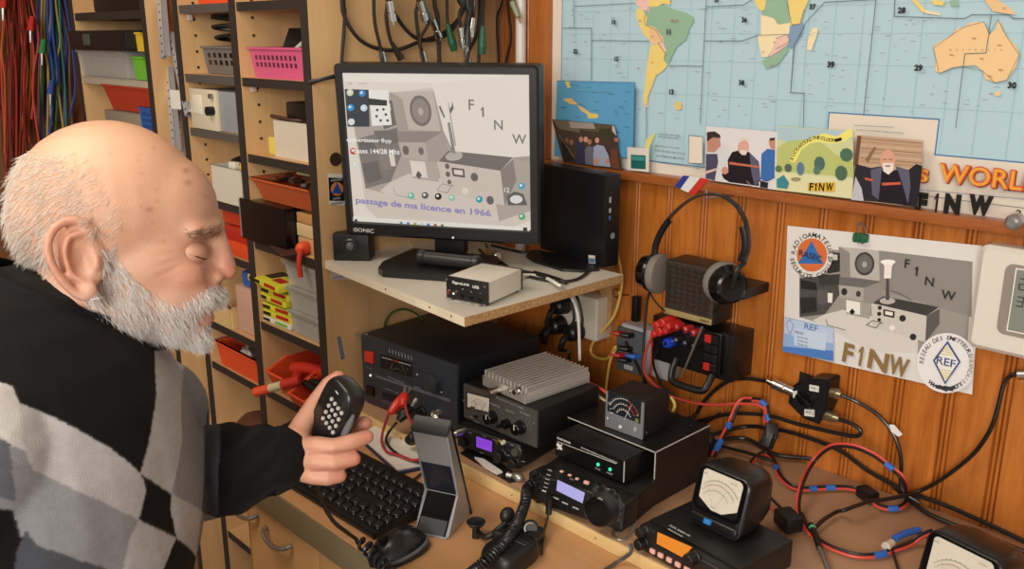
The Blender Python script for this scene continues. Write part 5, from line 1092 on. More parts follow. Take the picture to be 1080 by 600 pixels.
# ---- grey tuner
f = Fr((-1.0631, -.3576, .8195), .03); w_, d_, h_ = .167, .15, .062
K = lambda X, Y: (470+X/4, 350+Y/4)
t = thing('antenna_tuner', 'grey-fronted antenna tuner with square meter, on the small purple display radio', 'radio accessory', f.p(w_/2, d_/2, 0))
part('case', B().box(f, 0, .003, .002, w_, d_, h_, .002), BLKM, t); part('front_panel', B().box(f, 0, 0, .001, w_, .005, h_+.0005, .002), GRY3, t); feet(t, f, w_, d_, -.001, .003)
A = Art(f, -.0002).crop(470, 350, 4)
A.poly([(86, 250), (190, 276), (188, 345), (86, 322)], '1e1d1c'); A.poly([(92, 257), (184, 281), (182, 338), (92, 316)], 'd4cfc4')
for k in range(3):
    pts = [(140+(34-8*k)*math.cos(a), 330-(44-10*k)*math.sin(a)+(math.cos(a)*9)) for a in [PI*(.15+.07*i) for i in range(11)]]; A.line(pts, .0006, ['26241f', 'a03a2c', '26241f'][k])
A.line([(140, 330), (118, 285)], .0006, '1a1918'); A.line([(150, 332), (172, 296)], .0006, '1a1918'); A.poly([(105, 312), (125, 316), (125, 330), (105, 326)], '4a3a30')
for s_, x, y, w2 in (('MFJ DELUXE VERSA TUNER', 270, 300, 110), ('TRANSMITTER', 208, 308, 46), ('INDUCTOR', 272, 335, 36), ('ANTENNA', 335, 345, 42), ('300W', 130, 378, 18), ('PEAK', 112, 360, 14)): A.text(s_, x, y, 7, '9c9a96', w=w2, ang=-.03)
for cx_, cy_ in ((205, 352), (325, 398)):
    for i in range(9): a = PI*(-.1+.15*i); A.line([(cx_+36*math.cos(a), cy_-36*math.sin(a)), (cx_+41*math.cos(a), cy_-41*math.sin(a))], .0006, '9c9a96')
A.build('front_print', t, PANEL)
for X, Y, r, dp in ((200, 358, .0105, .016), (318, 402, .0110, .016)): knobp(t, f, *K(X, Y), r, dp, BLKG, mark=1)
x, z = f.px(*K(262, 386)); b = B(); b.cyl(f.p(x, 0, z), f.p(x, -.008, z), .008); fk = f.sub(x, -.008, z); fk.x, fk.z = (fk.x+fk.z*.45).normalized(), (fk.z-fk.x*.45).normalized(); b.box(fk, -.011, -.009, -.003, .011, 0, .003, .0015); part('selector_knob', b, BLKG, t)
pbox(t, f, K, [(122, 350), (136, 353), (136, 362), (122, 359)], -.003, .001, BLKG, 'push_button')
for X, Y in ((372, 385), (78, 290)): x, z = f.px(*K(X, Y)); part('screw', B().cyl(f.p(x, 0, z), f.p(x, -.0012, z), .0022, n=12), SILVER, t)
# ---- finned amplifier
f = Fr((-1.0321, -.3407, .8825), -.05); w_, d_, h_ = .105, .139, .027
t = thing('amplifier', 'silver finned aluminium amplifier lying on top of the grey tuner', 'amplifier', f.p(w_/2, d_/2, 0))
ALU = mat('brushed_aluminium', 'cfc9c2', .38, .55)
b = B(); b.box(f, 0, .002, 0, w_, d_, h_*.62, .001)
for k in range(12): x = .001+k*(w_-.002-.003)/11; b.box(f, x, .002, h_*.6, x+.0032, d_, h_, .0006, 1)
for z in (.005, .0095): b.box(f, w_-.0005, .002, z, w_+.0012, d_, z+.0016); b.box(f, -.0012, .002, z, .0005, d_, z+.0016)
part('heat_sink', b, ALU, t); part('end_plate', B().box(f, -.0005, -.001, 0, w_+.0005, .002, h_*.68, .0006, 1), mat('end_plate', 'b3ada6', .4, .5), t); part('end_plate', B().box(f, -.0005, d_, 0, w_+.0005, d_+.002, h_*.68, .0006, 1), mat('end_plate', 'b3ada6', .4, .5), t)
x, z = f.px(524, 409.5); x2, z2 = f.px(533, 408); part('volume_knob', B().lathe(f.p(x+.008, -.001, z), f.p(x+.006, -.022, z), [(0, .0066), (.002, .0072), (.019, .0068), (.021, .0058)], 28, ribs=(1, 2), rd=.0004), CHROME, t, 'silver knob')
x, z = f.px(548, 412); part('antenna_socket', B().cyl(f.p(x, 0, z), f.p(x, -.004, z), .0058, n=6).cyl(f.p(x, -.004, z), f.p(x, -.012, z), .0042), CHROME, t)
x, z = f.px(538.5, 411.5); part('toggle_switch', B().cyl(f.p(x, 0, z), f.p(x, -.003, z), .003, n=6).cyl(f.p(x, -.003, z), f.p(x+.002, -.010, z-.003), .0012), CHROME, t)
for X, Y in ((511.5, 397), (553, 414)): x, z = f.px(X, Y); part('screw', B().cyl(f.p(x, -.001, z), f.p(x, -.002, z), .0016, n=12), CHROME, t)
AMPF = f
# ---- black open enclosure standing over the led box
x0, x1, ya, yb, zt = -.889, -.716, -.290, -.155, .8565
t = thing('metal_cover', 'black U shaped metal cover with worn white edge, over the black box with green lights', 'cover', ((x0+x1)/2, (ya+yb)/2, ZT))
f = Fr((0, 0, 0)); s_ = .0015; WORN = mat('worn_edge', 'b5b2ad', .5)
b = B(); b.box(W0, x0, ya, zt-s_, x1, yb, zt); b.box(W0, x0, ya, ZT+.0004, x0+s_, yb, zt-s_); b.box(W0, x1-s_, ya, ZT+.0004, x1, yb, zt-s_); part('sheet_cover', b, mat('cover_black', '151415', .3), t)
b = B(); b.box(W0, x0, ya-.0006, zt-s_*.9, x1, ya+.0002, zt+.0002); b.box(W0, x1-s_, ya-.0006, ZT+.002, x1+.0002, ya+.0002, zt); b.box(W0, x1-s_*.8, ya, zt-s_*.6, x1+.0003, yb, zt+.0003); part('worn_edge', b, WORN, t, 'bare worn edge showing white')
b = B()
for y, z in ((ya+.03, .79), (yb-.03, .80), (yb-.03, .845), (ya+.09, .845)): b.cyl((x1-.0005, y, z), (x1+.0015, y, z), .0028, n=12)
for x, y in ((x1-.02, yb-.02), (x1-.045, yb-.01)): b.cyl((x, y, zt-.0005), (x, y, zt+.0012), .0028, n=12)
part('screw', b, BLKM, t)
# ---- box with green lights
f = Fr((-.8658, -.3426, .8172), .0337); w_, d_, h_ = .1317, .14, .0355
t = thing('interface_box', 'flat black box with two green lights, on top of the transceiver with big knob', 'radio accessory', f.p(w_/2, .05, 0))
part('case', B().box(f, 0, .002, 0, w_, d_, h_, .0015), mat('box_black', '121213', .4), t); part('front_panel', B().box(f, 0, 0, 0, w_, .003, h_, .001), mat('box_front', '0e0e10', .3), t); feet(t, f, w_, .08, -.0012, .001, .004)
K = lambda X, Y: (540+X/5.457, 460+Y/5.457)
A = Art(f, -.0002).crop(540, 460, 5.457)
A.text('BLUE DREAM', 298, 24, 11, 'dcdad6', w=72, ang=-.02, anchor='c', bold=.03); A.line([(262, 30), (600, 158)], .0008, 'dcdad6'); A.text('HF/50 MHz LINEAR INTERFACE MODULE', 500, 108, 8, 'dcdad6', w=200, ang=-.02)
A.poly([(258, 38), (270, 42), (288, 66), (290, 80), (276, 76), (258, 52)], 'dcdad6'); A.poly([(284, 46), (292, 48), (268, 76), (258, 72)], 'dcdad6')
A.text('TX OK', 494, 188, 9, 'c9c7c3', w=28); A.text('POWER', 563, 214, 9, 'c9c7c3', w=32)
A.build('front_print', t, PANEL)
for X, Y in ((497, 162), (566, 190)): x, z = f.px(*K(X, Y)); part('light', B().ball(f.p(x, -.0005, z), .0026, 12), LEDG, t, 'lit green light')
part('edge_strip', B().box(f, w_-.0012, -.0006, .002, w_+.0004, .0005, h_-.001), WORN, t)
# ---- square meter on the cover
f = Fr((-.8245, -.276, .8572), .0436); w_, d_, h_ = .0691, .0677, .0577
K = lambda X, Y: (640+X/6, 380+Y/6)
t = thing('power_meter', 'black cube shaped power meter with dark triple-arc dial on the U shaped cover', 'meter', f.p(w_/2, d_/2, 0))
part('case', B().box(f, 0, .002, 0, w_, d_, h_, .0015), mat('meter_case', '171515', .45), t)
b = B(); b.box(f, -.0005, 0, -.0002, w_+.0005, .004, h_+.0005, .0012); part('front_panel', b, mat('panel_silver', '8d8f94', .4, .4), t)
A = Art(f, -.0002).crop(640, 380, 6)
A.poly([(8, 192), (220, 262), (212, 402), (3, 318)], '141c24')
for k, (r_, c, n) in enumerate(((104, 'd8d5d0', 13), (76, 'd8d5d0', 11), (48, 'd8d5d0', 9))):
    cx_, cy_ = 112, 368; a0, a1 = PI*.86, PI*.16
    pt = lambda a, r_: (cx_+r_*math.cos(a)*.96, cy_-r_*math.sin(a)*1.16+r_*math.cos(a)*.36)
    A.line([pt(a0+(a1-a0)*i/16, r_) for i in range(11)], .0007, c); A.line([pt(a0+(a1-a0)*i/16, r_) for i in range(10, 17)], .0009, 'c2483e' if k < 2 else c)
    for i in range(n): a = a0+(a1-a0)*i/(n-1); A.line([pt(a, r_), pt(a, r_+9)], .0006, c if i < n*.6 or k == 2 else 'c2483e')
for s_, x, y in (('SWR', 24, 268), ('W', 30, 305), ('PWR', 36, 330), ('60', 200, 345)): A.text(s_, x, y, 9, 'cfccc6')
A.line([(116, 372), (160, 282)], .0006, 'e2e0da'); A.poly([(186, 362), (208, 370), (206, 392), (184, 384)], '6f7a3a')
A.poly([(92, 402), (106, 420), (90, 432), (76, 416)], 'c9c9cb'); A.poly([(6, 352), (20, 362), (8, 374)], 'c9c9cb'); A.poly([(180, 418), (196, 424), (192, 446), (176, 440)], 'c9c9cb'); A.poly([(182, 424), (192, 428), (189, 440), (180, 436)], '6d6f74')
A.build('meter_dial', t, PANEL)
x, z = f.px(*K(88, 372)); 
y, z = f.side(*K(250, 456), w_); part('screw', B().cyl(f.p(w_, y, z), f.p(w_+.001, y, z), .0017, n=10), SILVER, t)
# ---- transceiver with the big knob
f = Fr((-.853, -.418, ZT+.007), .178, .12); w_, h_ = .163, .047
K = lambda X, Y: (540+X/5.457, 460+Y/5.457)
t = thing('radio_transceiver', 'black transceiver with pale violet display and one big ribbed knob', 'radio', f.p(w_/2, .05, -.007))
fb_ = Fr((-.853, -.418, ZT+.003), .178); 
part('case', B().box(fb_, .003, .035, 0, w_-.003, .2, .0405, .002), BLKM, t)
b = B(); b.box(f, 0, 0, 0, w_, .042, h_-.004, .006, 3); part('front_panel', b, mat('radio_front', '1b1a1c', .4), t)
b = B(); b.box(f, .035, -.006, .002, .118, .004, h_-.001, .004, 3); part('display_housing', b, BLK, t)
A = Art(f, -.0064).crop(540, 460, 5.457)
A.poly([(250, 240), (430, 316), (416, 398), (244, 322)], '0d0d10')
A.text('DX', 345, 248, 9, '8a8885', w=24)
for x, y in ((252, 355), (305, 384), (366, 412)): A.line([(x-15, y-5), (x+15, y+7)], .0022, 'a9a7a3')
for x, y in ((218, 195), (212, 222), (205, 247), (200, 270), (195, 293), (186, 314)): A.line([(x-10, y-3), (x+10, y+4)], .0018, '8f8d8a' if y != 314 else 'd0ceca')
A.build('front_print', t, PANEL)
A = Art(f, -.0068).crop(540, 460, 5.457); A.poly([(262, 250), (420, 325), (406, 386), (256, 312)], 'b7b0ea'); A.build('display', t, GLOW)
for X, Y, m, s_ in ((290, 201, 'd8a8a0', 1), (336, 222, 'd8a8a0', 1), (378, 243, 'd8a8a0', 1), (432, 265, 'c9a49c', 1.6)): x, z = f.px(*K(X, Y), -.004); part('push_button', B().box(f, x-.0025*s_, -.008, z-.0014*s_, x+.0025*s_, -.003, z+.0014*s_, .0008, 1), C_('rosy_key', m, .4), t)
for X, Y, r, dp in ((130, 215, .0045, .010), (162, 232, .0036, .008), (150, 265, .0036, .006), (112, 277, .0075, .010), (150, 300, .004, .006), (130, 245, .003, .005)): knobp(t, f, *K(X, Y), r, dp, BLK)
for X, Y, r in ((490, 303, .0045), (525, 295, .004), (580, 318, .0042), (630, 400, .0045), (628, 435, .0045), (622, 470, .0045), (605, 345, .004)): knobp(t, f, *K(X, Y), r, .007, mat('radio_key', '3a393b', .35) if r > .0042 else BLK)
x, z = f.px(*K(548, 402)); b = B(); b.m(mat('knob_rim', '2e2d2f', .3)).lathe(f.p(x, 0, z), f.p(x, -.026, z), [(0, .0255), (.002, .0268), (.004, .0245), (.006, .0235), (.022, .0230), (.025, .0215)], 64, ribs=(3, 4), rd=.0007); b.m(BLKG).lathe(f.p(x, -.024, z), f.p(x, -.028, z), [(0, .0216), (.0025, .0212), (.004, .0195), (.0036, .001)], 40).cyl(f.p(x+.009, -.0274, z+.006), f.p(x+.009, -.0282, z+.006), .003)
part('tuning_knob', b, None, t, 'big ribbed black knob')
b = B(); a_ = fb_.p(w_-.004, .02, .004); b.tube([fb_.p(w_-.02, .012, .004), fb_.p(w_-.012, -.006, -.0015), fb_.p(w_+.006, -.006, -.0015), fb_.p(w_+.004, .03, .006)], .0014, 8, 4); part('wire_stand', b, SILVER, t, 'bright wire foot')
feet(t, fb_, w_, .19, -.0028, .001); FT857 = f; K857 = K
# ---- transceiver with the orange display
f = Fr((-.653, -.388, ZT+.004), -.1); w_, d_, h_ = .15, .112, .039
K = lambda X, Y: (660+X/4.615, 470+Y/4.615)
t = thing('radio_transceiver', 'black transceiver with orange display carrying a round-cornered meter', 'radio', f.p(w_/2, .05, -.004))
feet(t, f, w_, d_, -.0038, .001); part('case', B().box(f, 0, .004, 0, w_, d_, h_, .003), mat('radio_case', '131314', .4), t)
b = B(); b.box(f, -.004, -.012, -.001, w_+.002, .008, h_-.003, .005, 3); part('front_panel', b, mat('radio_front', '1b1a1c', .4), t)
yk = -.0124
A = Art(f, yk).crop(660, 470, 4.615); A.poly([(145, 412), (330, 490), (284, 556), (142, 484)], '120e0c'); A.build('display_bezel', t, PANEL)
A = Art(f, yk-.0004).crop(660, 470, 4.615); A.poly([(155, 420), (324, 494), (278, 545), (150, 476)], 'f08a1c'); A.build('display', t, GLOW)
for k, (X, Y) in enumerate(((133, 512), (172, 532), (214, 554), (256, 577), (300, 600))):
    x, z = f.px(*K(X, Y), yk); b = B(); b.box(f, x-.0042, yk-.003, z-.0032, x+.0042, yk+.001, z+.0032, .0015, 2); part('push_button', b, mat('pink_key', 'd9a79c', .4, emit='e0a090', es=.15), t, 'backlit pinkish button')
for X, Y, r, dp in ((95, 412, .0075, .014), (90, 470, .0085, .014), (338, 542, .0095, .016)): x, z = f.px(*K(X, Y), yk); knobp(t, f, *K(X, Y), r, dp, BLK, y=yk+.002)
fz = Fr(f.p(0, 0, h_), axes=(f.x, -f.z, f.y)); b = B(); x, y = f.top(*K(215, 388), h_); b.text(fz, 'DUAL BAND FM', x, y-.002, .034, .004, 0, .0003); b.text(fz, 'TRANSCEIVER', x+.004, y-.010, .026, .003, 0, .0003); part('top_print', b, WLET, t, smooth=0)
FT3 = f
# ---- rounded meters
def round_meter(f, label, w_, win, switch, K, T=.27, h_=.078, d_=.085):
    t = thing('power_meter', label, 'meter', f.p(w_/2, d_/2, 0), 'round-cornered meters')
    sl_ = math.tan(T); b = B(); rings = []
    # stacked rounded-rectangle sections from front to back
    def sec(y, x0, x1, z0, z1, r, n=6): return [(x, y, z) for x, z in rr_(x0, z0, x1, z1, r, n)]
    def shear(p): return f.p(p[0], p[1]+p[2]*sl_*max(0, 1-p[1]/d_), p[2])
    for y, i, r in ((-.002, .004, .012), (0, .001, .013), (.004, 0, .014), (.03, .0005, .014), (.06, .003, .016), (.078, .007, .018), (.085, .014, .018)):
        rings.append([shear(p) for p in sec(y, i, w_-i, max(.0, i*.6), h_-i*1.2, r)])
    b.loft(rings); part('case', b, mat('meter_shell', '171618', .3), t, smooth=50)
    fw = Fr(f.o, axes=(f.x, f.y-f.z*math.sin(T)*1.0, f.z+f.y*math.tan(T))); fw.y = fw.z.cross(fw.x).normalized()
    b = B(); O = rr_(.005, .022, w_-.005, h_*1.0, .009); I = rr_(.010, .026, w_-.010, h_*.97, .007)
    b.loft([[fw.p(x, -.0015, z) for x, z in O], [fw.p(x, -.0035, z) for x, z in O], [fw.p(x, -.0035, z) for x, z in I], [fw.p(x, -.0005, z) for x, z in I]], caps=False); part('bezel', b, BLKG, t)
    A = Art(fw, -.0022, .00008)
    x0, x1, z0, z1 = .0105, w_-.0105, .027, h_*.965; zm = z0+(z1-z0)*.22; xc = (x0+x1)/2
    A.polyuv([(x0+.001, zm), (xc-.008, z0), (xc+.008, z0), (x1-.001, zm), (x1, z1-.001), (x1-.001, z1), (x0+.001, z1), (x0, z1-.001)], 'cdc8ba')
    P2 = lambda a, r, sx=1: (xc+sx*r*math.cos(a), z0+.004+r*math.sin(a))
    for k, (r, c) in enumerate(((.036, '6a655a'), (.031, '9a5a4c'), (.024, '6a655a'))):
        n = 24
        for i in range(n):
            a = PI*.80-(PI*.60)*i/n; a2 = PI*.80-(PI*.60)*(i+1)/n; p, q = P2(a, r), P2(a2, r); w2 = .00035
            if max(p[1], q[1]) > z1-.002 or min(p[0], q[0]) < x0+.002 or max(p[0], q[0]) > x1-.002: continue
            A.polyuv([(p[0], p[1]), (q[0], q[1]), (q[0], q[1]+w2*1.6), (p[0], p[1]+w2*1.6)], c)
            if i % 2 == 0: A.polyuv([P2(a, r), P2(a-.012, r), P2(a-.012, r+.0022), P2(a, r+.0022)], c)
    for a, c in ((PI*.66, '3c3a36'), (PI*.36, '3c3a36')): A.polyuv([P2(a, .006), P2(a-.03, .006), P2(a-.006, .034), P2(a, .034)], c)
    vs_, fs_, asp = text_mesh('SWR & POWER')
    def tx(st, x, z, w2, h2, c):
        vs_, fs_, _ = text_mesh(st); y = A.lay(); P = [A.b.bm.verts.new(fw.p(x+u*w2, y, z+v*h2)) for u, v in vs_]
        for g in fs_:
            if A.b._f([P[i] for i in g]): A.cols.append(lin(c))
    tx('FORWARD', x0+.004, z1-.005, .008, .0016, '4a4740'); tx('REFLECTED', x1-.014, z1-.005, .010, .0016, '4a4740'); tx('SWR', xc-.004, z0+.006, .006, .0018, '4a4740')
    A.build('meter_dial', t, PANEL)
    b = B(); b.box(fw, .004, -.006, .006, w_-.004, .002, .018, .004, 3); part('lower_ridge', b, mat('meter_shell', '171618', .3), t)
    b = B(); b.box(fw, w_*.36, -.010, .009, w_*.36+.011, -.004, .016, .0018, 2); part('slide_switch', b, mat('blue_switch', '2a7ac4', .4), t, 'blue switch')
    b = B(); b.poly([fw.p(x, -.0032, z) for x, z in I]); 
    return t
round_meter(Fr((-.616, -.350, ZT+.0435), -.03), 'black round-cornered meter standing on the orange display transceiver', .082, None, None, K, .26, .080)
round_meter(Fr((-.362, -.236, ZT+.0005), -.2), 'black round-cornered meter at the lower right corner, standing on the riser board', .096, None, None, K, .24, .088, .095)
# ================================================================ at the wall
WFr = Fr((0, 0, 0))
def WK(ox, oy, s_): return lambda X, Y: (ox+X/s_, oy+Y/s_)
K = WK(640, 240, 3.333); YS = -.075
def wp(X, Y, y, K=None): X, Y = K(X, Y) if K else (X, Y); return at(X, Y, Y=y)
# loudspeaker
a0, a1 = wp(207, 120, YS, K), wp(381, 165, YS, K); zt, zb = wp(290, 128, YS, K).z, wp(280, 325, YS, K).z
t = thing('wall_speaker', 'dark grilled loudspeaker hanging on the pine wall inside the headphones', 'speaker', ((a0.x+a1.x)/2, -.04, zb))
part('cabinet', B().box(W0, a0.x, YS+.004, zb, a1.x, YS+.056, zt, .004), mat('speaker_black', '201d1b', .45), t)
part('mount_bracket', B().box(W0, a0.x+.03, YS+.055, zb+.03, a1.x-.03, 0, zt-.03, .002), BLKM, t)
b = B(); b.box(W0, a0.x+.001, YS, zb+.001, a1.x-.001, YS+.005, zt-.001, .003)
gx0, gx1, gz0, gz1 = a0.x+.006, a1.x-.006, zb+.016, zt-.005; nx, nz = 7, 9
GR = mat('grille_brown', '38302a', .4)
for i in range(nx):
    for j in range(nz):
        cx_ = gx0+(gx1-gx0)*(i+.5)/nx; cz_ = gz0+(gz1-gz0)*(j+.5)/nz; hx, hz = (gx1-gx0)/nx*.46, (gz1-gz0)/nz*.46
        c4_ = [b.bm.verts.new((cx_+dx*hx, YS-.0003, cz_+dz*hz)) for dx, dz in ((-1, -1), (1, -1), (1, 1), (-1, 1))]; ap = b.bm.verts.new((cx_+hx*.5, YS-.0042, cz_+hz*.5))
        for q in range(4): b._f([c4_[q], c4_[(q+1) % 4], ap])
part('grille', b, GR, t, smooth=0)
b = B(); b.box(W0, a0.x+.001, YS-.0012, zb+.002, a1.x-.001, YS+.001, zb+.012, .0008); part('name_strip', b, mat('gold_strip', 'b5a370', .35, .4), t, 'brass coloured strip')
b = B(); b.text(W0, 'RADIO', a1.x-.022, zb+.0045, .017, .0045, YS-.0012, .0003); part('strip_print', b, BLKG, t, smooth=0)
# arm with box at the right of the speaker
p = wp(470, 222, -.06, K); q = wp(498, 250, -.06, K)
t = thing('headset_arm', 'black bracket sticking out right of the headphone cup', 'bracket', (p.x, -.03, q.z))
part('arm_box', B().box(W0, a1.x+.012, -.075, q.z, q.x, 0, p.z+.006, .002), BLKM, t)
# lower terminal panel
b1, b2_ = wp(162, 318, -.06, K), wp(452, 345, -.06, K); zt2, zb2 = wp(300, 340, -.06, K).z-.001, wp(300, 505, -.06, K).z
t = thing('connection_panel', 'black connection panel with red and black terminals below the wall speaker', 'panel', ((b1.x+b2_.x)/2, -.03, zb2))
part('panel_body', B().box(W0, b1.x, -.06, zb2, b2_.x, 0, zt2, .003), mat('panel_black', '141314', .35), t)
K2 = WK(690, 330, 6); RT = mat('terminal_red', 'a82a28', .35)
def term(X, Y, m, r=.0055, L_=.018, nm='terminal'):
    p = wp(X, Y, -.06-L_*.7, K2); b = B(); b.m(m).lathe((p.x, -.0605, p.z), (p.x-.004, -.06-L_, p.z-.002), [(0, r), (L_*.4, r), (L_*.5, r*1.2), (L_*.9, r*1.15), (L_, r*.8)], 18, ribs=(2, 3), rd=r*.08); b.m(CHROME).cyl((p.x-.0035, -.06-L_+.001, p.z-.0018), (p.x-.0042, -.06-L_-.001, p.z-.002), r*.5); part(nm, b, None, t)
for X, Y in ((155, 85), (212, 100), (262, 122)): term(X, Y, RT)
for X, Y in ((152, 168), (208, 188), (262, 208)): term(X, Y, mat('terminal_black', '222022', .3))
q0, q1 = wp(325, 118, -.066, K2), wp(440, 135, -.066, K2); z0, z1 = wp(380, 385, -.066, K2).z, wp(385, 115, -.066, K2).z
part('socket_block', B().box(W0, q0.x, -.072, z0, q1.x, -.058, z1, .004, 3), BLKG, t)
for k, (fz_, m) in enumerate(((.82, RED), (.60, BLK), (.38, BLK), (.16, RED))):
    z = z0+(z1-z0)*fz_
    for dx in (.3, .68): part('socket', B().box(W0, q0.x+(q1.x-q0.x)*dx-.006, -.0755, z-.0065, q0.x+(q1.x-q0.x)*dx+.006, -.071, z+.0065, .001, 1), m if dx == .3 else BLK, t)
h0, h1 = wp(150, 360, -.06, K2), wp(375, 440, -.06, K2)
b = B(); b.tube([V((h0.x-.004, -.06, zb2+.014)), V((h0.x, -.078, zb2-.008)), V((h0.x+.012, -.085, zb2-.018)), V((h1.x-.008, -.085, zb2-.018)), V((h1.x, -.078, zb2-.008)), V((h1.x, -.06, zb2+.012))], .006, 10, 4); part('handle', b, BLK, t)
# grey socket box
K3 = WK(560, 280, 3.333)
s0, s1 = wp(308, 220, -.04, K3), wp(395, 240, -.04, K3); zt3, zb3 = wp(350, 225, -.04, K3).z, wp(345, 375, -.04, K3).z
t = thing('banana_socket_box', 'pale grey wall box with dark socket panel and banana plugs left of the speaker', 'outlet', ((s0.x+s1.x)/2, -.02, zb3))
part('back_box', B().box(W0, s0.x+.002, -.036, zb3+.004, s1.x+.055, 0, zt3+.006, .004, 3), mat('pale_grey_plastic', 'b5b4b6', .4), t)
part('socket_panel', B().box(W0, s0.x-.002, -.043, zb3, s1.x, -.034, zt3, .003, 2), mat('slate_panel', '55585c', .4), t)
A = Art(W0, -.0432); z = zb3+.006; xm = (s0.x+s1.x)/2; A.polyuv([(xm-.010, z), (xm+.010, z), (xm+.010, z+.008), (xm-.010, z+.008)], 'd0cec8'); A.build('label', t, PANEL)
vs_ = []
part('label_print', B().text(W0, 'DC OUT', xm-.008, z+.002, .016, .004, -.0436, .0002), BLKG, t, smooth=0)
BAN = []
for X, Y, m, lab in ((322, 242, RED, 'upper red banana plug'), (350, 248, BLK, 'upper black banana plug'), (318, 318, RED, 'lower red banana plug'), (345, 296, BLK, 'middle black banana plug'), (372, 322, BLUE, 'blue banana plug'), (340, 336, BLK, 'lowest black banana plug')):
    p = wp(X, Y, -.05, K3); b = B(); d = V((-.7, -.65, .15)).normalized(); e = p+d*.014; b.m(m).cyl(V((p.x, -.0432, p.z)), p+d*.004, .0048).cyl(p+d*.004, e, .0052, .0042, 14).cyl(e, e+d*.007, .0032, .0026, 12); solo('banana_plug', b, None, lab+' in the slate socket panel', 'plug', 'banana plugs in the slate panel'); BAN.append(e+d*.012)
# red terminals cluster with blue one
b = B(); b.m(RED)
for X, Y, r in ((25, 75, .012), (60, 60, .013), (95, 85, .012), (40, 115, .013), (80, 110, .010), (10, 130, .010)): p = wp(X, Y, -.085, K2); b.cyl((p.x+.002, -.0604, p.z+.001), (p.x, -.094, p.z), r*.72, r*.6, 14, bev=.002)
solo('plug_cluster', b, None, 'cluster of bright red plugs at left edge of the connection panel', 'plug')
p = wp(92, 188, -.08, K2); b = B(); b.m(mat('bright_blue', '1c3ec0', .3)).lathe((p.x+.001, -.0604, p.z), (p.x, -.09, p.z), [(0, .007), (.012, .009), (.026, .0085), (.029, .006)], 18, ribs=(1, 2), rd=.0012).m(BLK).cyl((p.x, -.088, p.z), (p.x, -.0895, p.z), .004); solo('terminal_plug', b, None, 'bright blue round plug under the red plug cluster', 'plug')
# ---- headphones
K4 = WK(640, 170, 3.75); YH = -.085
nail = wp(398, 132, YH, K4)
t = thing('nail', 'silver nail in the pine wall from which the headphones hang', 'nail', (nail.x, -.05, nail.z)); part('nail_shaft', B().tube([V((nail.x, 0, nail.z-.010)), V((nail.x, -.088, nail.z-.006)), V((nail.x, -.0885, nail.z+.009))], .0016, 8), SILVER, t)
t = thing('headphones', 'black headphones with grey cushions hanging from a nail around the wall speaker', 'headphones', (nail.x, -.08, wp(300, 480, YH, K4).z))
band = [wp(X, Y, YH, K4) for X, Y in ((188, 380), (190, 330), (215, 270), (250, 222), (298, 175), (345, 145), (398, 131), (450, 135), (505, 168), (538, 215), (556, 270), (560, 340), (545, 400))]
sp_ = smooth_path(band, 6); b = B()
rings = []
for i, p in enumerate(sp_):
    d = (sp_[min(i+1, len(sp_)-1)]-sp_[max(i-1, 0)]).normalized(); n = V((0, 1, 0)).cross(d).normalized()
    rings.append([p+n*.0016+V((0, -.0045, 0)), p+n*.0016+V((0, .0045, 0)), p-n*.0016+V((0, .0045, 0)), p-n*.0016+V((0, -.0045, 0))])
b.loft(rings); part('headband', b, mat('headband', '2b2a2b', .35), t)
for sgn, pts in ((0, ((188, 378), (196, 325), (222, 268), (246, 235))), (1, ((536, 258), (546, 300), (545, 350), (530, 395)))):
    q = smooth_path([wp(X, Y, YH-.004, K4) for X, Y in pts], 5); b = B(); b.tube(q, .0055, 10); part('slider', b, BLK, t)
for X, Y, fx, sx, X2, Y2 in ((208, 445, 1, 1, 182, 440), (460, 478, -1, 1, 492, 487)):
    c = wp(X, Y, YH, K4); c2 = wp(X2, Y2, YH, K4); ax = V((c2-c)).normalized()
    if fx == 1: ax = V((-1, -.12, 0)).normalized()
    else: ax = V((.85, -.5, 0)).normalized()
    b = B(); b.lathe(c-ax*.006, c+ax*.012, [(0, .028), (.002, .033), (.010, .034), (.016, .031), (.018, .026)], 28); part('ear_cushion', b, mat('grey_cushion', '77716a', .7), t, 'grey foam cushion')
    b = B(); b.lathe(c+ax*.011, c+ax*.034, [(0, .031), (.004, .032), (.012, .028), (.020, .026), (.022, .022), (.020, .018), (.021, .001)], 28); part('ear_cup', b, BLKG, t)
    top_ = (band[0] if fx == 1 else band[-1]); b = B(); b.tube([top_, (top_+c+ax*.03)/2+V((0, -.006, .006)), c+ax*.03], .004, 8, 4); part('yoke', b, BLK, t)
# ---- little flag on the rail
A = Art(W0, -.0325).crop(640, 170, 3.75)
A.sheet([(268, 98), (303, 56), (328, 59), (291, 110)], '2c3f8e', .0004); A.sheet([(291, 110), (328, 59), (370, 65), (322, 124)], 'd9d8da', .0004); A.sheet([(322, 124), (370, 65), (408, 74), (385, 92), (345, 136)], 'c0342e', .0004)
place('flag', A, 'small French tricolour paper flag above the headphones', 'flag')
# ---- clip-on silver end on the rail
p = wp(1072, 233, -.036); solo('cable_end', B().cyl((p.x, -.031, p.z), (p.x, -.05, p.z), .010, bev=.003).cyl((p.x, -.05, p.z), (p.x, -.056, p.z), .005), SILVER, 'small silver round fitting on the map rail at far right', 'fitting')
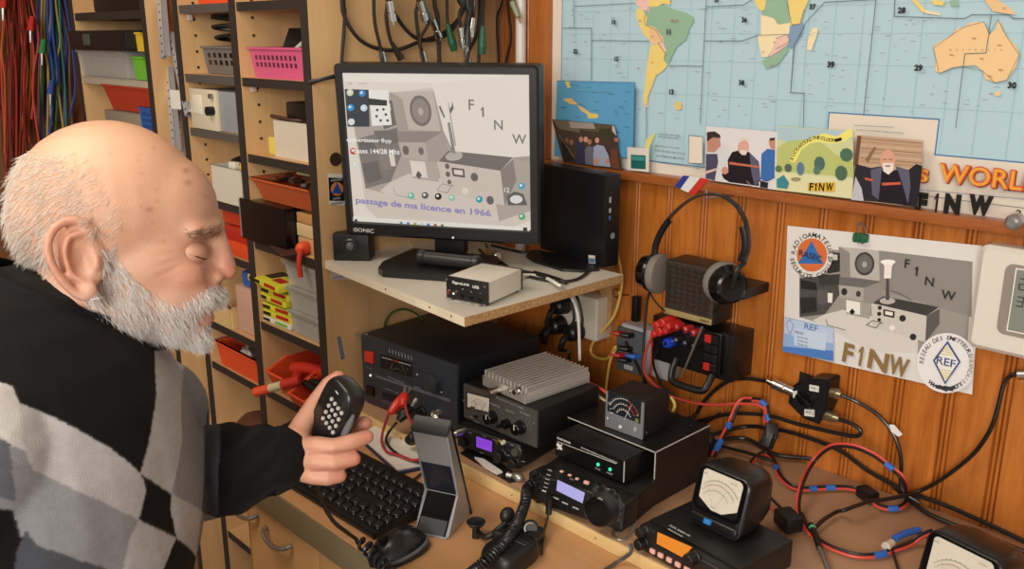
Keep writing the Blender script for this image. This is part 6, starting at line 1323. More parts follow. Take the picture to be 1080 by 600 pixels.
# ---- white wall display
yw = -.03; e0 = wp(1036.5, 262, yw); zt4, zb4 = wp(1038, 258, yw).z, wp(1034, 369, yw).z
t = thing('wall_display', 'white wall mounted weather display with grey bezel, cut by right edge of picture', 'display', (e0.x+.09, -.015, zb4))
x0, x1 = e0.x-.004, e0.x+.20
b = B(); O = rr_(x0, zb4, x1, zt4, .010); I = rr_(x0+.006, zb4+.006, x1-.006, zt4-.006, .007); b.loft([[V((x, 0, z)) for x, z in O], [V((x, yw+.006, z)) for x, z in O], [V((x, yw, z)) for x, z in I]]); part('case', b, mat('white_case', 'd9d5cc', .3), t)
K5 = WK(1000, 240, 3.75); g0 = wp(212, 250, yw, K5); gz1, gz0 = wp(262, 143, yw, K5).z, wp(230, 425, yw, K5).z
b = B(); b.loft([[V((x, y, z)) for x, z in rr_(g0.x+i, gz0+i, x1-.03-i, gz1-i, .010)] for y, i in ((yw+.001, 0), (yw-.002, .001), (yw-.002, .012), (yw-.0005, .013))]); part('bezel', b, mat('taupe_bezel', '9d968e', .35, .3), t)
A = Art(W0, yw-.0021); lx0, lz0, lx1, lz1 = g0.x+.0145, gz0+.008, x1-.042, gz1-.006
A.polyuv([(lx0-.0015, lz0-.0015), (lx1+.0015, lz0-.0015), (lx1+.0015, lz1+.0015), (lx0-.0015, lz1+.0015)], 'e6e4e0'); A.polyuv([(lx0, lz0), (lx1, lz0), (lx1, lz1), (lx0, lz1)], '7d857c')
def seg7(x, z, w2, h2, code):
    s = {'a': (0, 1, 1, 1), 'd': (0, 0, 1, 0), 'g': (0, .5, 1, .5), 'f': (0, .5, 0, 1), 'e': (0, 0, 0, .5), 'b': (1, .5, 1, 1), 'c': (1, 0, 1, .5)}
    for c in code:
        a = s[c]; p, q = (x+a[0]*w2, z+a[1]*h2), (x+a[2]*w2, z+a[3]*h2); A.polyuv([(min(p[0], q[0])-.0006, min(p[1], q[1])-.0006), (max(p[0], q[0])+.0006, min(p[1], q[1])-.0006), (max(p[0], q[0])+.0006, max(p[1], q[1])+.0006), (min(p[0], q[0])-.0006, max(p[1], q[1])+.0006)], '1d211e')
for i, c in enumerate(('bc', 'abged', 'abgcd', 'fgbc')): seg7(lx0+.012+i*.017, lz0+.004, .009, .016, c)
for i, c in enumerate(('abgcd', 'afgcd', 'abc')): seg7(lx0+.006+i*.013, lz0+.034, .007, .012, c)
for i, c in enumerate(('abged', 'bc', 'abcdef')): seg7(lx0+.006+i*.017, lz0+.056, .009, .014, c)
A.build('screen', t, PANEL)
# ---- coax switch
K6 = WK(780, 370, 3.157); ySw = -.04
t = thing('antenna_switch', 'black antenna switch with three silver connectors screwed to the pine wall', 'switch', wp(230, 220, -.02, K6))
b = B(); hexp = [wp(X, Y, -.001, K6) for X, Y in ((203, 68), (238, 80), (262, 95), (300, 96), (292, 190), (268, 242), (215, 222), (166, 172), (172, 122), (200, 100))]
b.prism([p for p in hexp], [p+V((0, -.003, 0)) for p in hexp]); part('back_plate', b, BLKM, t)
bod = [wp(X, Y, ySw, K6) for X, Y in ((176, 124), (236, 92), (298, 98), (290, 188), (264, 240), (216, 222), (168, 174))]; b = B(); b.prism([V((p.x, -.003, p.z)) for p in bod], [p for p in bod]); bmesh.ops.bevel(b.bm, geom=list(b.bm.edges), offset=.002, segments=2, affect='EDGES', clamp_overlap=True); part('switch_body', b, BLK, t)
c = wp(224, 160, ySw, K6); b = B(); b.cyl(c, c+V((0, -.006, 0)), .013, bev=.001); fk = Fr(c+V((0, -.006, 0))); fk.x, fk.z = V((.9, 0, -.44)), V((.44, 0, .9)); b.box(fk, -.014, -.008, -.004, .014, 0, .004, .002); part('switch_knob', b, BLKG, t)
A = Art(W0, ySw).crop(780, 370, 3.157)
for pts in ([(233, 112), (265, 118), (264, 138), (232, 132)], [(216, 194), (250, 196), (249, 220), (216, 216)], [(177, 134), (192, 132), (192, 156), (178, 156)]): A.poly(pts, 'dad8d2')
A.text('ANT 1', 249, 125, 8, '2c2c2c', w=24); A.text('ANT 2', 233, 206, 9, '2c2c2c', w=26); A.build('labels', t, PANEL)
SWC = []
for a, c in (((172, 135), (92, 100)), ((288, 132), (340, 148)), ((268, 205), (332, 228))):
    p, q = wp(*a, -.028, K6), wp(*c, -.032, K6); d = (q-p).normalized(); L_ = (q-p).length; b = B()
    b.cyl(p-d*.006, p+d*L_*.25, .0075).cyl(p+d*L_*.25, p+d*L_*.32, .009, n=6).cyl(p+d*L_*.32, p+d*L_*.75, .0085, n=18).cyl(p+d*L_*.75, q, .006, .0045); part('coax_connector', b, CHROME if a[0] < 200 else mat('aged_nickel', 'b0a284', .3, .9), t); SWC.append(q)
# ================================================================ cables
def pt(K, p):
    """(x, y, 'Z', value) or (x, y, 'Y', value); a bare vector stays"""
    if isinstance(p, V): return p
    X, Y = K(p[0], p[1]) if K else (p[0], p[1]); return at(X, Y, **{p[2]: p[3]})
def path(K, pts, pl=None):
    out = []
    for p in pts:
        if not isinstance(p, V) and len(p) == 2: p = (p[0], p[1], *pl)
        out.append(pt(K, p))
    return out
def cable(name, label, pts, r, m, cat='cable', ends=(), group=None, sm=8):
    t = thing(name, label, cat, pts[0], group); q = smooth_path(pts, sm)
    part('cable_sheath', B().tube(q, r, 8), m, t)
    for e in ends:
        i, d = (0, (q[0]-q[1]).normalized()) if e[0] == 'a' else (-1, (q[-1]-q[-2]).normalized())
        k = e[1:]
        if k == 'nickel': part('plug', B().m(CHROME).cyl(q[i]-d*.002, q[i]+d*.02, .007).cyl(q[i]+d*.02, q[i]+d*.028, .005), None, t)
        elif k == 'black': part('plug', B().cyl(q[i]-d*.006, q[i]+d*.022, .008, .006, 14, .002), BLK, t)
    return t
def offset_path(q, o):
    out = []
    for i, p in enumerate(q):
        d = (q[min(i+1, len(q)-1)]-q[max(i-1, 0)]).normalized(); n = d.cross(CAM_N(p)).normalized(); out.append(p+n*o)
    return out
def CAM_N(p): return V((.35, -.75, .6)).normalized()
def zipcord(label, pts, tapes=(), r=.0021, name='power_cable', ferrite=(), cat='cable', cols=('red', 'black'), sm=8, group=None):
    t = thing(name, label, cat, pts[0], group); q = smooth_path(pts, sm)
    part('red_wire', B().tube(offset_path(q, r*.98), r, 8), REDW, t); part('black_wire', B().tube(offset_path(q, -r*.98), r, 8), BLKW, t)
    L_ = [0]
    for a, b_ in zip(q, q[1:]): L_.append(L_[-1]+(b_-a).length)
    for X, Y, ln in tapes:
        # nearest place of the cord to where the tape shows
        dr = ray(X, Y).normalized(); i = min(range(len(q)), key=lambda i: ((q[i]-CAM)-dr*(q[i]-CAM).dot(dr)).length)
        j0 = j1 = i
        while j1 < len(q)-1 and L_[j1]-L_[i] < ln/2: j1 += 1
        while j0 > 0 and L_[i]-L_[j0] < ln/2: j0 -= 1
        if j1 == j0: j1 = min(j0+1, len(q)-1)
        sg = q[j0:j1+1]; rings = []
        b = B(); 
        for k, p in enumerate(sg):
            d = (sg[min(k+1, len(sg)-1)]-sg[max(k-1, 0)]).normalized(); n = d.cross(CAM_N(p)).normalized(); w = d.cross(n)
            rings.append([p+n*(math.cos(a)*(r*2.15))+w*(math.sin(a)*(r*1.35)) for a in [2*PI*m_/12 for m_ in range(12)]])
        b.loft(rings); part('tape', b, BLUE, t, 'blue tape')
    for X, Y, ln in ferrite:
        dr = ray(X, Y).normalized(); i = min(range(len(q)), key=lambda i: ((q[i]-CAM)-dr*(q[i]-CAM).dot(dr)).length)
        d = (q[min(i+1, len(q)-1)]-q[max(i-1, 0)]).normalized(); up = V((0, 0, 1)); s_ = d.cross(up).normalized(); up = s_.cross(d)
        fk = Fr(q[i], axes=(d, s_, up)); b = B(); b.box(fk, -ln/2, -.0095, -.006, ln/2, .0095, .011, .003, 2); b.box(fk, -ln/2+.003, -.011, .001, ln/2-.003, .011, .004, .001, 1); part('ferrite_clip', b, BLK, t, 'black ferrite clip')
    return t
K7 = WK(780, 370, 3.157); K8 = WK(700, 400, 6); K9 = WK(560, 280, 3.333); K10 = WK(940, 520, 7.5); K11 = WK(840, 470, 4.617)
YW = ('Y', -.018); ZL = .7745
CXB = mat('coax_shiny', '1f1a18', .3)
cable('coaxial_cable', 'thick black cable arching up to the left silver connector of the antenna switch', [pt(None, (712, 462, 'Z', .80))]+path(K8, [(190, 240), (240, 160), (300, 90), (380, 28), (450, 0), (540, -4), (620, 8)], ('Y', -.026))+[SWC[0]], .0034, CXB)
cable('coaxial_cable', 'thick black cable looping from the lower right connector of the antenna switch back leftwards', [SWC[2]]+path(K7, [(375, 243), (404, 266), (388, 284), (330, 275), (200, 245), (100, 216), (0, 208), (-45, 212)], ('Y', -.034))+path(K8, [(300, 245), (160, 285)], ('Y', -.04))+[pt(None, (706, 462, 'Z', .79))], .0034, CXB)
t = cable('coaxial_cable', 'black cable with white tag from the upper right connector of antenna switch', [SWC[1]]+path(K7, [(395, 172), (450, 205), (495, 250), (525, 305), (538, 370), (536, 430), (548, 470)], ('Y', -.022))+[pt(K7, (600, 505, 'Z', ZL+.006))], .003, CXB)
A = Art(W0, -.0265).crop(780, 370, 3.157); A.poly([(498, 245), (515, 246), (543, 278), (528, 286), (505, 268)], 'e2e0dc'); A.build('paper_tag', t, PANEL)
cable('coaxial_cable', 'upper of two black cables running along the pine wall to the right', [pt(None, (712, 470, 'Z', .785))]+path(K7, [(0, 255), (100, 258), (200, 280), (330, 330), (430, 400), (540, 460), (600, 484), (700, 520), (860, 592)], ('Y', -.014))+[pt(K10, (1250, 480, 'Y', -.014))], .0034, CXB)
cable('coaxial_cable', 'black cable lying along the back of the riser board, lower of two', [pt(None, (716, 476, 'Z', ZL+.004))]+path(K7, [(0, 290), (120, 345), (250, 362), (400, 405), (500, 445), (570, 500)], ('Z', ZL+.005))+path(K10, [(300, 165), (600, 292), (860, 385), (1050, 462), (1250, 540)], ('Z', ZL+.003)), .0036, CXB)
t = cable('coaxial_cable', 'black cable descending from the far right wall over the red loop', path(K7, [(935, 80), (905, 82), (880, 110), (862, 180), (838, 255), (790, 330), (730, 385), (660, 435), (590, 470)], ('Y', -.02))+path(K7, [(500, 492), (430, 502), (350, 530)], ('Z', ZL+.02))+path(K11, [(200, 320), (140, 355), (90, 400)], ('Z', ZL+.006)), .003, CXB, ends=('anickel',))
zipcord('red and black cable pair with blue tape making the big loop on the riser board', path(K7, [(22, 430, 'Z', .80), (38, 375, 'Z', .79)])+path(K7, [(75, 342), (108, 358), (130, 410), (165, 447), (205, 459), (250, 458), (310, 455), (375, 458), (425, 482), (462, 515), (512, 525), (545, 515), (560, 488)], ('Z', ZL+.004))+path(K7, [(548, 430), (500, 385), (440, 342), (370, 316), (300, 320), (245, 368)], ('Y', -.06))+path(K7, [(208, 440, 'Z', .80), (194, 520, 'Z', .785), (212, 575, 'Z', ZL+.003), (235, 606, 'Z', ZL+.004)]),
        tapes=[(*K7(124, 386), .014), (*K7(245, 458), .008), (*K7(300, 455), .012), (*K7(500, 384), .012), (*K7(558, 490), .010), (*K7(510, 524), .012)], ferrite=[(*K7(425, 480), .03)])
zipcord('red and black cable pair with blue tape leading to the corner meter', path(K11, [(20, 330), (60, 415), (120, 468), (200, 508), (300, 535), (400, 532), (470, 508), (554, 478)], ('Z', ZL+.003))+[pt(K10, (230, 345, 'Z', ZL+.012)), pt(K10, (330, 300, 'Z', ZL+.02))], tapes=[(*K11(412, 530), .016)])
cable('power_cable', 'thick blue sleeved cable end with clear plug beside the corner meter', path(K11, [(478, 452), (520, 432), (554, 420), (600, 410)], ('Z', ZL+.007)), .0048, BLUE)
p = pt(K11, (455, 478, 'Z', ZL+.007)); d = (pt(K11, (520, 432, 'Z', ZL+.007))-p).normalized(); solo('crimp_connector', B().cyl(p-d*.012, p+d*.006, .0065, .0055, 12, .001), mat('clear_connector', 'd5cdbd', .3, alpha=.8), 'clear plastic crimp connector at the end of the blue sleeve', 'connector')
cable('power_cable', 'short dark cable running from the lower red pair towards the picture bottom', path(K11, [(470, 515), (482, 560), (500, 620), (505, 700)], ('Z', ZL+.003)), .002, BLKW)
t = cable('test_probe', 'dark lead with green band and silver ribbed end beside the orange display radio', path(K11, [(70, 385), (85, 420), (100, 460), (112, 500)], ('Z', ZL+.006)), .0045, BLKW, 'probe')
q = path(K11, [(112, 500), (140, 570), (165, 640)], ('Z', ZL+.006)); part('probe_shaft', B().tube(q, .0034, 8), SILVER, t); p = pt(K11, (78, 402, 'Z', ZL+.006)); part('band', B().ball(p, .0055, 10), mat('green_band', '4fae7a', .4), t, 'green band')
f_ = Fr(pt(None, (830, 556, 'Z', ZL+.0005)), -.5); solo('fuse_holder', B().box(f_, -.018, -.012, 0, .018, .014, .022, .003), BLK, 'black square fuse holder on riser right behind the orange display radio', 'connector')
for k, (pts, m, lab) in enumerate((([(790, 505, 'Z', .80), (806, 528, 'Z', .79), (824, 546, 'Z', .785)], REDW, 'short red wire from behind the round-cornered meter to the fuse holder'), ([(795, 505, 'Z', .80), (812, 524, 'Z', .79), (830, 542, 'Z', .785)], BLKW, 'short black wire from behind the round-cornered meter to the fuse holder'))): cable('power_cable', lab, path(None, pts), .002, m)
# red lead from the connection panel to the right
cable('power_cable', 'bright red cable from the red plugs sweeping right along the pine wall', path(K9, [(440, 215, 'Y', -.085), (405, 300, 'Y', -.07), (398, 370, 'Y', -.06), (435, 420, 'Y', -.06), (490, 458, 'Y', -.06), (560, 480, 'Y', -.05), (640, 490, 'Y', -.04), (715, 486, 'Y', -.035), (780, 488, 'Y', -.035)])+path(K8, [(600, 165, 'Y', -.035), (640, 195, 'Y', -.035), (636, 240, 'Y', -.035), (642, 295, 'Y', -.035)]), .0024, REDW)
cable('power_cable', 'second red cable dropping beside the first behind the cube meter', path(K9, [(425, 235, 'Y', -.08), (425, 310, 'Y', -.05), (420, 400, 'Y', -.04), (450, 430, 'Y', -.04), (480, 450, 'Y', -.05)]), .0022, REDW)
cable('power_cable', 'black cable falling from the connection panel behind the cube meter', path(K9, [(450, 290, 'Y', -.065), (430, 340, 'Y', -.06), (455, 410, 'Y', -.05), (500, 455, 'Y', -.045), (540, 480, 'Y', -.04)]), .0024, BLKW)
zipcord('red and black cable pair with blue sleeve behind the round-cornered meter', path(K8, [(560, 128, 'Y', -.03), (500, 130, 'Y', -.03), (460, 180, 'Y', -.04), (430, 250, 'Y', -.05), (395, 325, 'Y', -.07), (345, 420, 'Y', -.10), (310, 490, 'Y', -.12)]), tapes=[(*K8(345, 425), .024), (*K8(437, 305), .007)], r=.0024)
t = zipcord('red and black cable pair with two ferrite clips hanging below the antenna switch', path(K8, [(560, 128, 'Y', -.03), (610, 135, 'Y', -.032), (650, 175, 'Y', -.034), (660, 250, 'Y', -.036), (680, 330, 'Y', -.04), (660, 400, 'Y', -.05), (640, 430, 'Y', -.05)]), tapes=[(*K8(628, 155), .010), (*K8(664, 236), .006)], ferrite=[(*K8(690, 330), .026), (*K8(672, 388), .026)])
b = B(); p = at(746, 470, Y=-.09); b.ball((p.x, p.y, p.z), (.016, .012, .026), 16); solo('cable_boot', b, BLK, 'black rubber boot behind the thick blue sleeve, right of the metal cover', 'boot')
b = B(); p = at(733, 452, Y=-.07); b.cyl(p+V((-.012, 0, .004)), p+V((.012, 0, -.004)), .008, .008, 14, .002); solo('cable_connector', b, mat('grey_nickel', '8c837a', .4, .6), 'grey connector lying behind the metal cover', 'connector')
for i, (pts, lab) in enumerate(((([(660, 360, ), (700, 440), (722, 458), (740, 448), (760, 436)]), 'black cable tangled behind the cube meter, leftmost'), (([(700, 470), (716, 448), (730, 440), (724, 455), (708, 462)]), 'black cable curled right behind the cube meter'), (([(705, 455), (735, 460), (760, 470), (790, 478), (815, 486)]), 'black cable lying from the metal cover towards the antenna switch'))):
    cable('coaxial_cable', lab, path(None, [(*p_[:2], 'Y', -.045-.01*i) for p_ in pts]), .003, CXB)
# yellow and other leads near the sockets
cable('network_cable', 'yellow cable hanging from behind the computer and looping to the banana plugs', [at(650, 264, Y=-.06), at(655, 285, Y=-.03)]+path(K9, [(318, 80, 'Y', -.02), (290, 180, 'Y', -.025), (228, 255, 'Y', -.03), (210, 298, 'Y', -.035), (228, 322, 'Y', -.04), (268, 326, 'Y', -.05)])+[BAN[3]], .0026, YEL)
cable('network_cable', 'yellow cable falling from the banana plugs behind the finned amplifier', [BAN[3]]+path(K9, [(300, 288, 'Y', -.06), (280, 330, 'Y', -.06), (270, 380, 'Y', -.06), (262, 440, 'Y', -.07)]), .0026, YEL)
cable('network_cable', 'short yellow cable curve showing right behind the cube meter', path(K8, [(45, 110, 'Y', -.13), (70, 165, 'Y', -.13), (45, 235, 'Y', -.13)]), .0024, mat('pale_yellow_wire', 'e0cf72', .4))
cable('usb_cable', 'white cable from the small white box over the shelf edge and down', [at(543, 291, Z=ZM+.012)]+path(WK(540, 240, 4.283), [(60, 214, 'Z', ZM+.006), (140, 222, 'Z', ZM+.004)])+path(WK(540, 240, 4.283), [(215, 262, 'X', -.925), (262, 305, 'Y', -.16), (292, 370, 'Y', -.15), (302, 450, 'Y', -.15), (306, 600, 'Y', -.15)]), .0027, mat('white_wire_clean', 'dedad2', .4))
for k, (pts, lab) in enumerate(((([(0, 190), (90, 205), (170, 232)], [(220, 275), (262, 330), (280, 400), (270, 450)]), 'black cable beside the white one going down to the lower plug'), (([(100, 200), (180, 222), (240, 246)], [(275, 285), (300, 330), (316, 400), (318, 440)]), 'black cable right of the white one bending to the outlet'))):
    cable('power_cable', lab, path(WK(540, 240, 4.283), [(*p_, 'Z', ZM+.005) for p_ in pts[0]]+[(*p_, 'Y', -.14) for p_ in pts[1]]), .0026, BLKW)
Kc = WK(380, 180, 3.75)
cable('power_cable', 'black cable sweeping over the white shelf from the monitor base round the computer stand', path(Kc, [(470, 312), (510, 345), (560, 362), (600, 392), (690, 424), (790, 438), (860, 428), (905, 396), (920, 378)], ('Z', ZM+.003)), .0026, BLKW)
cable('power_cable', 'black cable lying between the monitor base and the computer', path(Kc, [(520, 295), (580, 310), (640, 322), (700, 318)], ('Z', ZM+.004)), .0026, BLKW)
cable('audio_cable', 'thin black cable with silver jack by the right edge of the monitor base', path(Kc, [(495, 290), (508, 312), (530, 330)], ('Z', ZM+.008)), .002, BLKW, ends=('znickel',))
p = at(*Kc(512, 322), Z=ZM+.006); solo('audio_plug', B().cyl(p+V((-.012, .006, 0)), p+V((.01, -.004, 0)), .005, .004), mat('gold_plug', 'c9a86a', .3, .7), 'gold coloured plug beside the silver jack at the monitor base', 'plug')
cable('audio_cable', 'thin cable ends poking out left beneath the monitor on the white shelf', [at(430, 252, Z=ZM+.03), at(433, 262, Z=ZM+.01), at(428, 270, Z=ZM+.006)], .002, mat('beige_wire', 'c9b88a', .5))
for i, (p0_, q_) in enumerate(zip(OUT, (((575, 345), (566, 362), (565, 385)), ((572, 352), (560, 372), (556, 395)), ((600, 372), (598, 392), (602, 410))))):
    cable('power_cable', ['black cable from upper outlet plug down behind the power supply', 'black cable from lower left outlet plug', 'black cable from lower right outlet plug'][i], [p0_]+[at(x, y, Y=-.085) for x, y in q_]+[V((at(q_[2][0], q_[2][1], Y=-.085).x, -.085, ZL+.004))], .003, BLKW)
cable('ground_wire', 'thin green wire arching up behind the power supply', [at(405, 348, X=-1.345), at(407, 338, X=-1.34), at(413, 330, X=-1.335), at(425, 326, X=-1.33), at(438, 330, X=-1.325), at(448, 340, X=-1.32)], .002, mat('green_wire_dark', '3a5a2a', .5))
cable('headphone_cable', 'thin black cable dropping from the left headphone cup past the grey socket box', path(K9, [(425, 70, 'Y', -.08), (412, 110, 'Y', -.06), (402, 190, 'Y', -.055), (396, 290, 'Y', -.055), (390, 420, 'Y', -.06)]), .0024, mat('brown_black_wire', '3a2f2a', .4))
cable('headphone_cable', 'thin black cable looping under the left headphone cup', path(K9, [(432, 60, 'Y', -.09), (420, 95, 'Y', -.09), (440, 130, 'Y', -.085), (470, 160, 'Y', -.08)]), .0016, BLKW)
cable('audio_cable', 'thin black cable drooping from the right headphone cup', path(K9, [(665, 118, 'Y', -.09), (662, 145, 'Y', -.085), (640, 165, 'Y', -.08)]), .0016, BLKW)
a, c = pt(K9, (602, 215, 'Y', -.10)), pt(K9, (528, 392, 'Y', -.10)); solo('rod_antenna', B().cyl(a, c, .0022, .0016, 10), SILVER, 'thin grey rod slanting in front of the connection panel', 'antenna')
a = pt(K9, (299, 98, 'Y', -.012)); b = B(); b.tube([a+V((.008*math.cos(x), -.001, .008*math.sin(x))) for x in [i*PI/8 for i in range(16)]], .0014, 6).tube([a+V((.007, 0, 0)), a+V((.022, .004, 0))], .0014, 6); b.tube([a+V((.022, .004, 0)), a+V((.022, .012, 0))], .0016, 6); solo('screw_eye', b, BRASS, 'brass screw eye in the pine wall left of the black panel', 'hook')
for X0, Y0, lab in ((382, 92, 'black stick plug standing at the top of the grey socket box'),):
    p = pt(K9, (385, 190, 'Y', -.03)); q = pt(K9, (388, 102, 'Y', -.03)); solo('stick_plug', B().box(W0, p.x-.006, -.05, p.z, p.x+.006, -.036, q.z, .002), BLK, lab, 'plug')
# ---- crocodile clips on the power supply
Kp = WK(380, 400, 7.5)
def croc(a, c, m, lab):
    d = (c-a).normalized(); b = B(); b.m(m).tube([a, a+(c-a)*.3, a+(c-a)*.65, c], lambda s_: .0045+.0045*math.sin(PI*min(1, s_*.8+.15)), 10, 4); b.m(SILVER).cyl(a-d*.016, a, .003, .004, 8); return solo('crocodile_clip', b, None, lab, 'clip')
ya = -.405
c1 = croc(at(*Kp(350, 130), Y=-.395), at(*Kp(232, 270), Y=-.43), mat('bright_red_rubber', 'd03024', .4), 'bright red crocodile clip gripping the power supply terminal')
c2 = croc(at(*Kp(400, 210), Y=-.395), at(*Kp(300, 330), Y=-.42), BLK, 'black crocodile clip beneath the red one on the power supply')
croc(at(*Kp(350, 118), Y=-.40), at(*Kp(335, 215), Y=-.415), mat('bright_red_rubber', 'd03024', .4), 'upright red crocodile clip at the power supply front')
Kd = lambda X, Y, z=.765: at(*Kp(X, Y), Z=z)
cable('power_cable', 'red cable looping from the red crocodile clip over the white papers', [at(*Kp(222, 280), Y=-.43), Kd(182, 400, .775), Kd(170, 500, .765), Kd(210, 572, .762), Kd(300, 600, .762), Kd(420, 640, .764), Kd(540, 600, .78)], .0024, mat('dark_red_cable', 'a8343a', .4))
cable('power_cable', 'black cable looping from the black crocodile clip over the white papers', [at(*Kp(285, 345), Y=-.42), Kd(225, 420, .77), Kd(205, 490, .765), Kd(255, 560, .763), Kd(350, 620, .762), Kd(480, 660, .764)], .0024, BLKW)
cable('power_cable', 'red cable curving right from the clips behind the charging stand', [at(*Kp(355, 170), Y=-.415), at(*Kp(370, 270), Y=-.42), at(*Kp(420, 370), Y=-.42), at(*Kp(450, 420), Y=-.41), Kd(480, 560, .775)], .0022, mat('dark_red_cable', 'a8343a', .4))
p = Kd(400, 480, .778); b = B(); b.ball(p, (.012, .010, .009), 12).ball(p+V((.008, -.004, .008)), (.008, .008, .010), 12); solo('cable_knot', b, BLK, 'small black connector lump left of the charging stand', 'connector')
cable('antenna_cable', 'short red cable running left from the silver plug of the purple display radio', [P817, P817+V((-.02, -.008, .006)), P817+V((-.05, -.004, .004)), P817+V((-.075, .01, -.005))], .0024, REDW)
cable('keyboard_cable', 'thin black cable from the keyboard to behind the charging stand', [at(413, 524, Z=ZD+.018), at(424, 513, Z=ZD+.008), at(437, 505, Z=ZD+.004), at(447, 498, Z=ZD+.003), at(462, 494, Z=ZD+.003)], .0018, BLKW)
for k in range(4):
    q = [at(560+14*k, 430-6*k, Y=-.14+.01*k), at(575+20*k, 425-6*k, Y=-.12), at(600+18*k, 428, Y=-.10)]
for k, (pts, m, lab) in enumerate((([(618, 402), (634, 410), (646, 420)], REDW, 'red wire from the back of the finned amplifier'), ([(620, 410), (632, 418), (640, 424)], mat('beige_wire', 'c9b88a', .5), 'beige wire from the back of the grey tuner'))): cable('power_cable', lab, [at(x, y, Y=-.19) for x, y in pts], .0024, m)
# ---- coiled cord, hand microphone and holder below the big knob radio
def coil(pts, R_, r, turns, n=14, sm=10, k0=0):
    q = smooth_path(pts, sm); L_ = [0]
    for a, b_ in zip(q, q[1:]): L_.append(L_[-1]+(b_-a).length)
    out = []; N_ = turns*n; up = None; j = 0
    for i in range(N_+1):
        s_ = L_[-1]*i/N_
        while j < len(q)-2 and L_[j+1] < s_: j += 1
        u = (s_-L_[j])/max(1e-9, L_[j+1]-L_[j]); p = q[j].lerp(q[j+1], min(1, u)); d = (q[j+1]-q[j]).normalized()
        if up is None: up = d.orthogonal().normalized()
        up = (up-d*up.dot(d)).normalized(); w = d.cross(up); a = 2*PI*i/n; e = min(1, i/n*.8, (N_-i)/n*.8)
        out.append(p+(up*math.cos(a)+w*math.sin(a))*R_*e)
    return out
K12 = WK(480, 500, 6)
c_pts = [at(*K12(448, 118), Z=.80), at(*K12(446, 170), Z=.80), at(*K12(415, 260), Z=.79), at(*K12(360, 370), Z=.785), at(*K12(290, 460), Z=.783), at(*K12(210, 530), Z=.78), at(*K12(120, 610), Z=.768), at(*K12(0, 700), Z=.764)]
t = thing('coiled_cord', 'thick black coiled cord hanging from the big knob radio over the riser edge', 'cable', c_pts[0]); part('coil', B().tube(coil(c_pts, .0062, .0021, 44), .0021, 6), mat('coil_black', '1b1c1e', .35), t)
part('plug', B().cyl(c_pts[0], FT857.p(FT857.px(*K857(105, 290))[0], -.008, FT857.px(*K857(105, 290))[1]), .0075, .008), BLK, t)
mcen = at(540, 592, Z=ZD); ax = (at(566, 575, Z=ZD)-at(512, 612, Z=ZD)).normalized(); f = Fr(mcen+V((0, 0, .0005)), axes=(ax, V((-ax.y, ax.x, 0)), V((0, 0, 1))))
t = thing('hand_microphone', 'black hand microphone with slotted front lying on the desk at the bottom edge', 'microphone', mcen)
b = B(); rings = []
for i in range(9):
    z = [0, .002, .008, .016, .022, .026, .028, .029, .0292][i]; k = [.86, .93, 1, 1, .97, .92, .85, .6, .1][i]
    rings.append([f.p(x*k, y*k*.8, z) for x, y in [(.034*(abs(math.cos(a))**.6)*(1 if math.cos(a) > 0 else -1)*1.15-.004, .038*(abs(math.sin(a))**.6)*(1 if math.sin(a) > 0 else -1)) for a in [2*PI*m_/28 for m_ in range(28)]]])
b.loft(rings); part('microphone_body', b, BLK, t, smooth=50)
b = B()
for k in range(5): b.box(f, .004+.006*k, -.020, .0284-.0006*k, .0065+.006*k, .020, .0298-.0006*k, .0008, 1)
part('grille_slots', b, mat('slot_grey', '3a3a3c', .4), t); ft = Fr(f.p(-.026, .0, .0292), axes=(f.x, -f.z, f.y)); part('logo_print', B().text(ft, 'YAESU', 0, -.004, .022, .006, 0, .0003), mat('grey_print', '8a8a8c', .5), t, smooth=0)
# holder
t = thing('mount_holder', 'black swivel mount with small round dish on the desk behind the hand microphone', 'holder', at(545, 560, Z=ZD))
p = at(*K12(133, 400), Z=ZD); b = B(); b.cyl(V((p.x, p.y, ZD+.0003)), V((p.x, p.y, ZD+.018)), .006, .005).lathe(V((p.x, p.y, ZD+.016)), V((p.x, p.y, ZD+.026)), [(0, .004), (.004, .011), (.009, .0135), (.010, .0125), (.007, .008), (.006, .001)], 24); part('dish', b, BLK, t)
q = [V((p.x, p.y, ZD+.010)), at(*K12(200, 400), Z=ZD+.012), at(*K12(270, 350), Z=ZD+.02), at(*K12(320, 310), Z=ZD+.026)]; part('arm', B().tube(q, .0042, 10, 5), BLK, t)
c = at(*K12(380, 390), Z=ZD+.012); b = B(); b.box(Fr(V((c.x, c.y, ZD+.0005)), .35), -.028, -.020, 0, .036, .026, .022, .006, 3); b.ball(at(*K12(330, 260), Z=ZD+.034), (.010, .012, .012), 14); b.tube([at(*K12(330, 260), Z=ZD+.03), at(*K12(350, 330), Z=ZD+.02)], .008, 10); part('mount_body', b, mat('mount_black', '18181a', .45), t)
c = at(*K12(475, 345), Z=ZD+.024); b = B(); dd = (CAM-c).normalized(); b.cyl(c-dd*.014, c+dd*.002, .013, .012, 22, .002).m(mat('mount_black', '18181a', .45)); part('clamp_knob', b, mat('mount_black', '18181a', .45), t)
b = B(); u = dd.orthogonal().normalized(); w = dd.cross(u); b.tube([c+dd*.003+(u*math.cos(a)+w*math.sin(a))*.0075 for a in [2*PI*i/20 for i in range(16)]], .0014, 6); part('ring', b, SILVER, t, 'silver ring')
c = at(579, 532, Z=.79); b = B(); b.tube([c+V((0, 0, .012)), c, c+V((.002, -.002, -.014))], lambda s_: .006*(1-.3*s_), 10, 3); b.tube([c+V((.002, -.002, -.012)), at(574, 560, Z=.762), at(571, 585, Z=.754)], .0016, 8, 4); solo('microphone_plug', b, BLK, 'small black plug hanging at the riser edge below the violet display', 'plug')
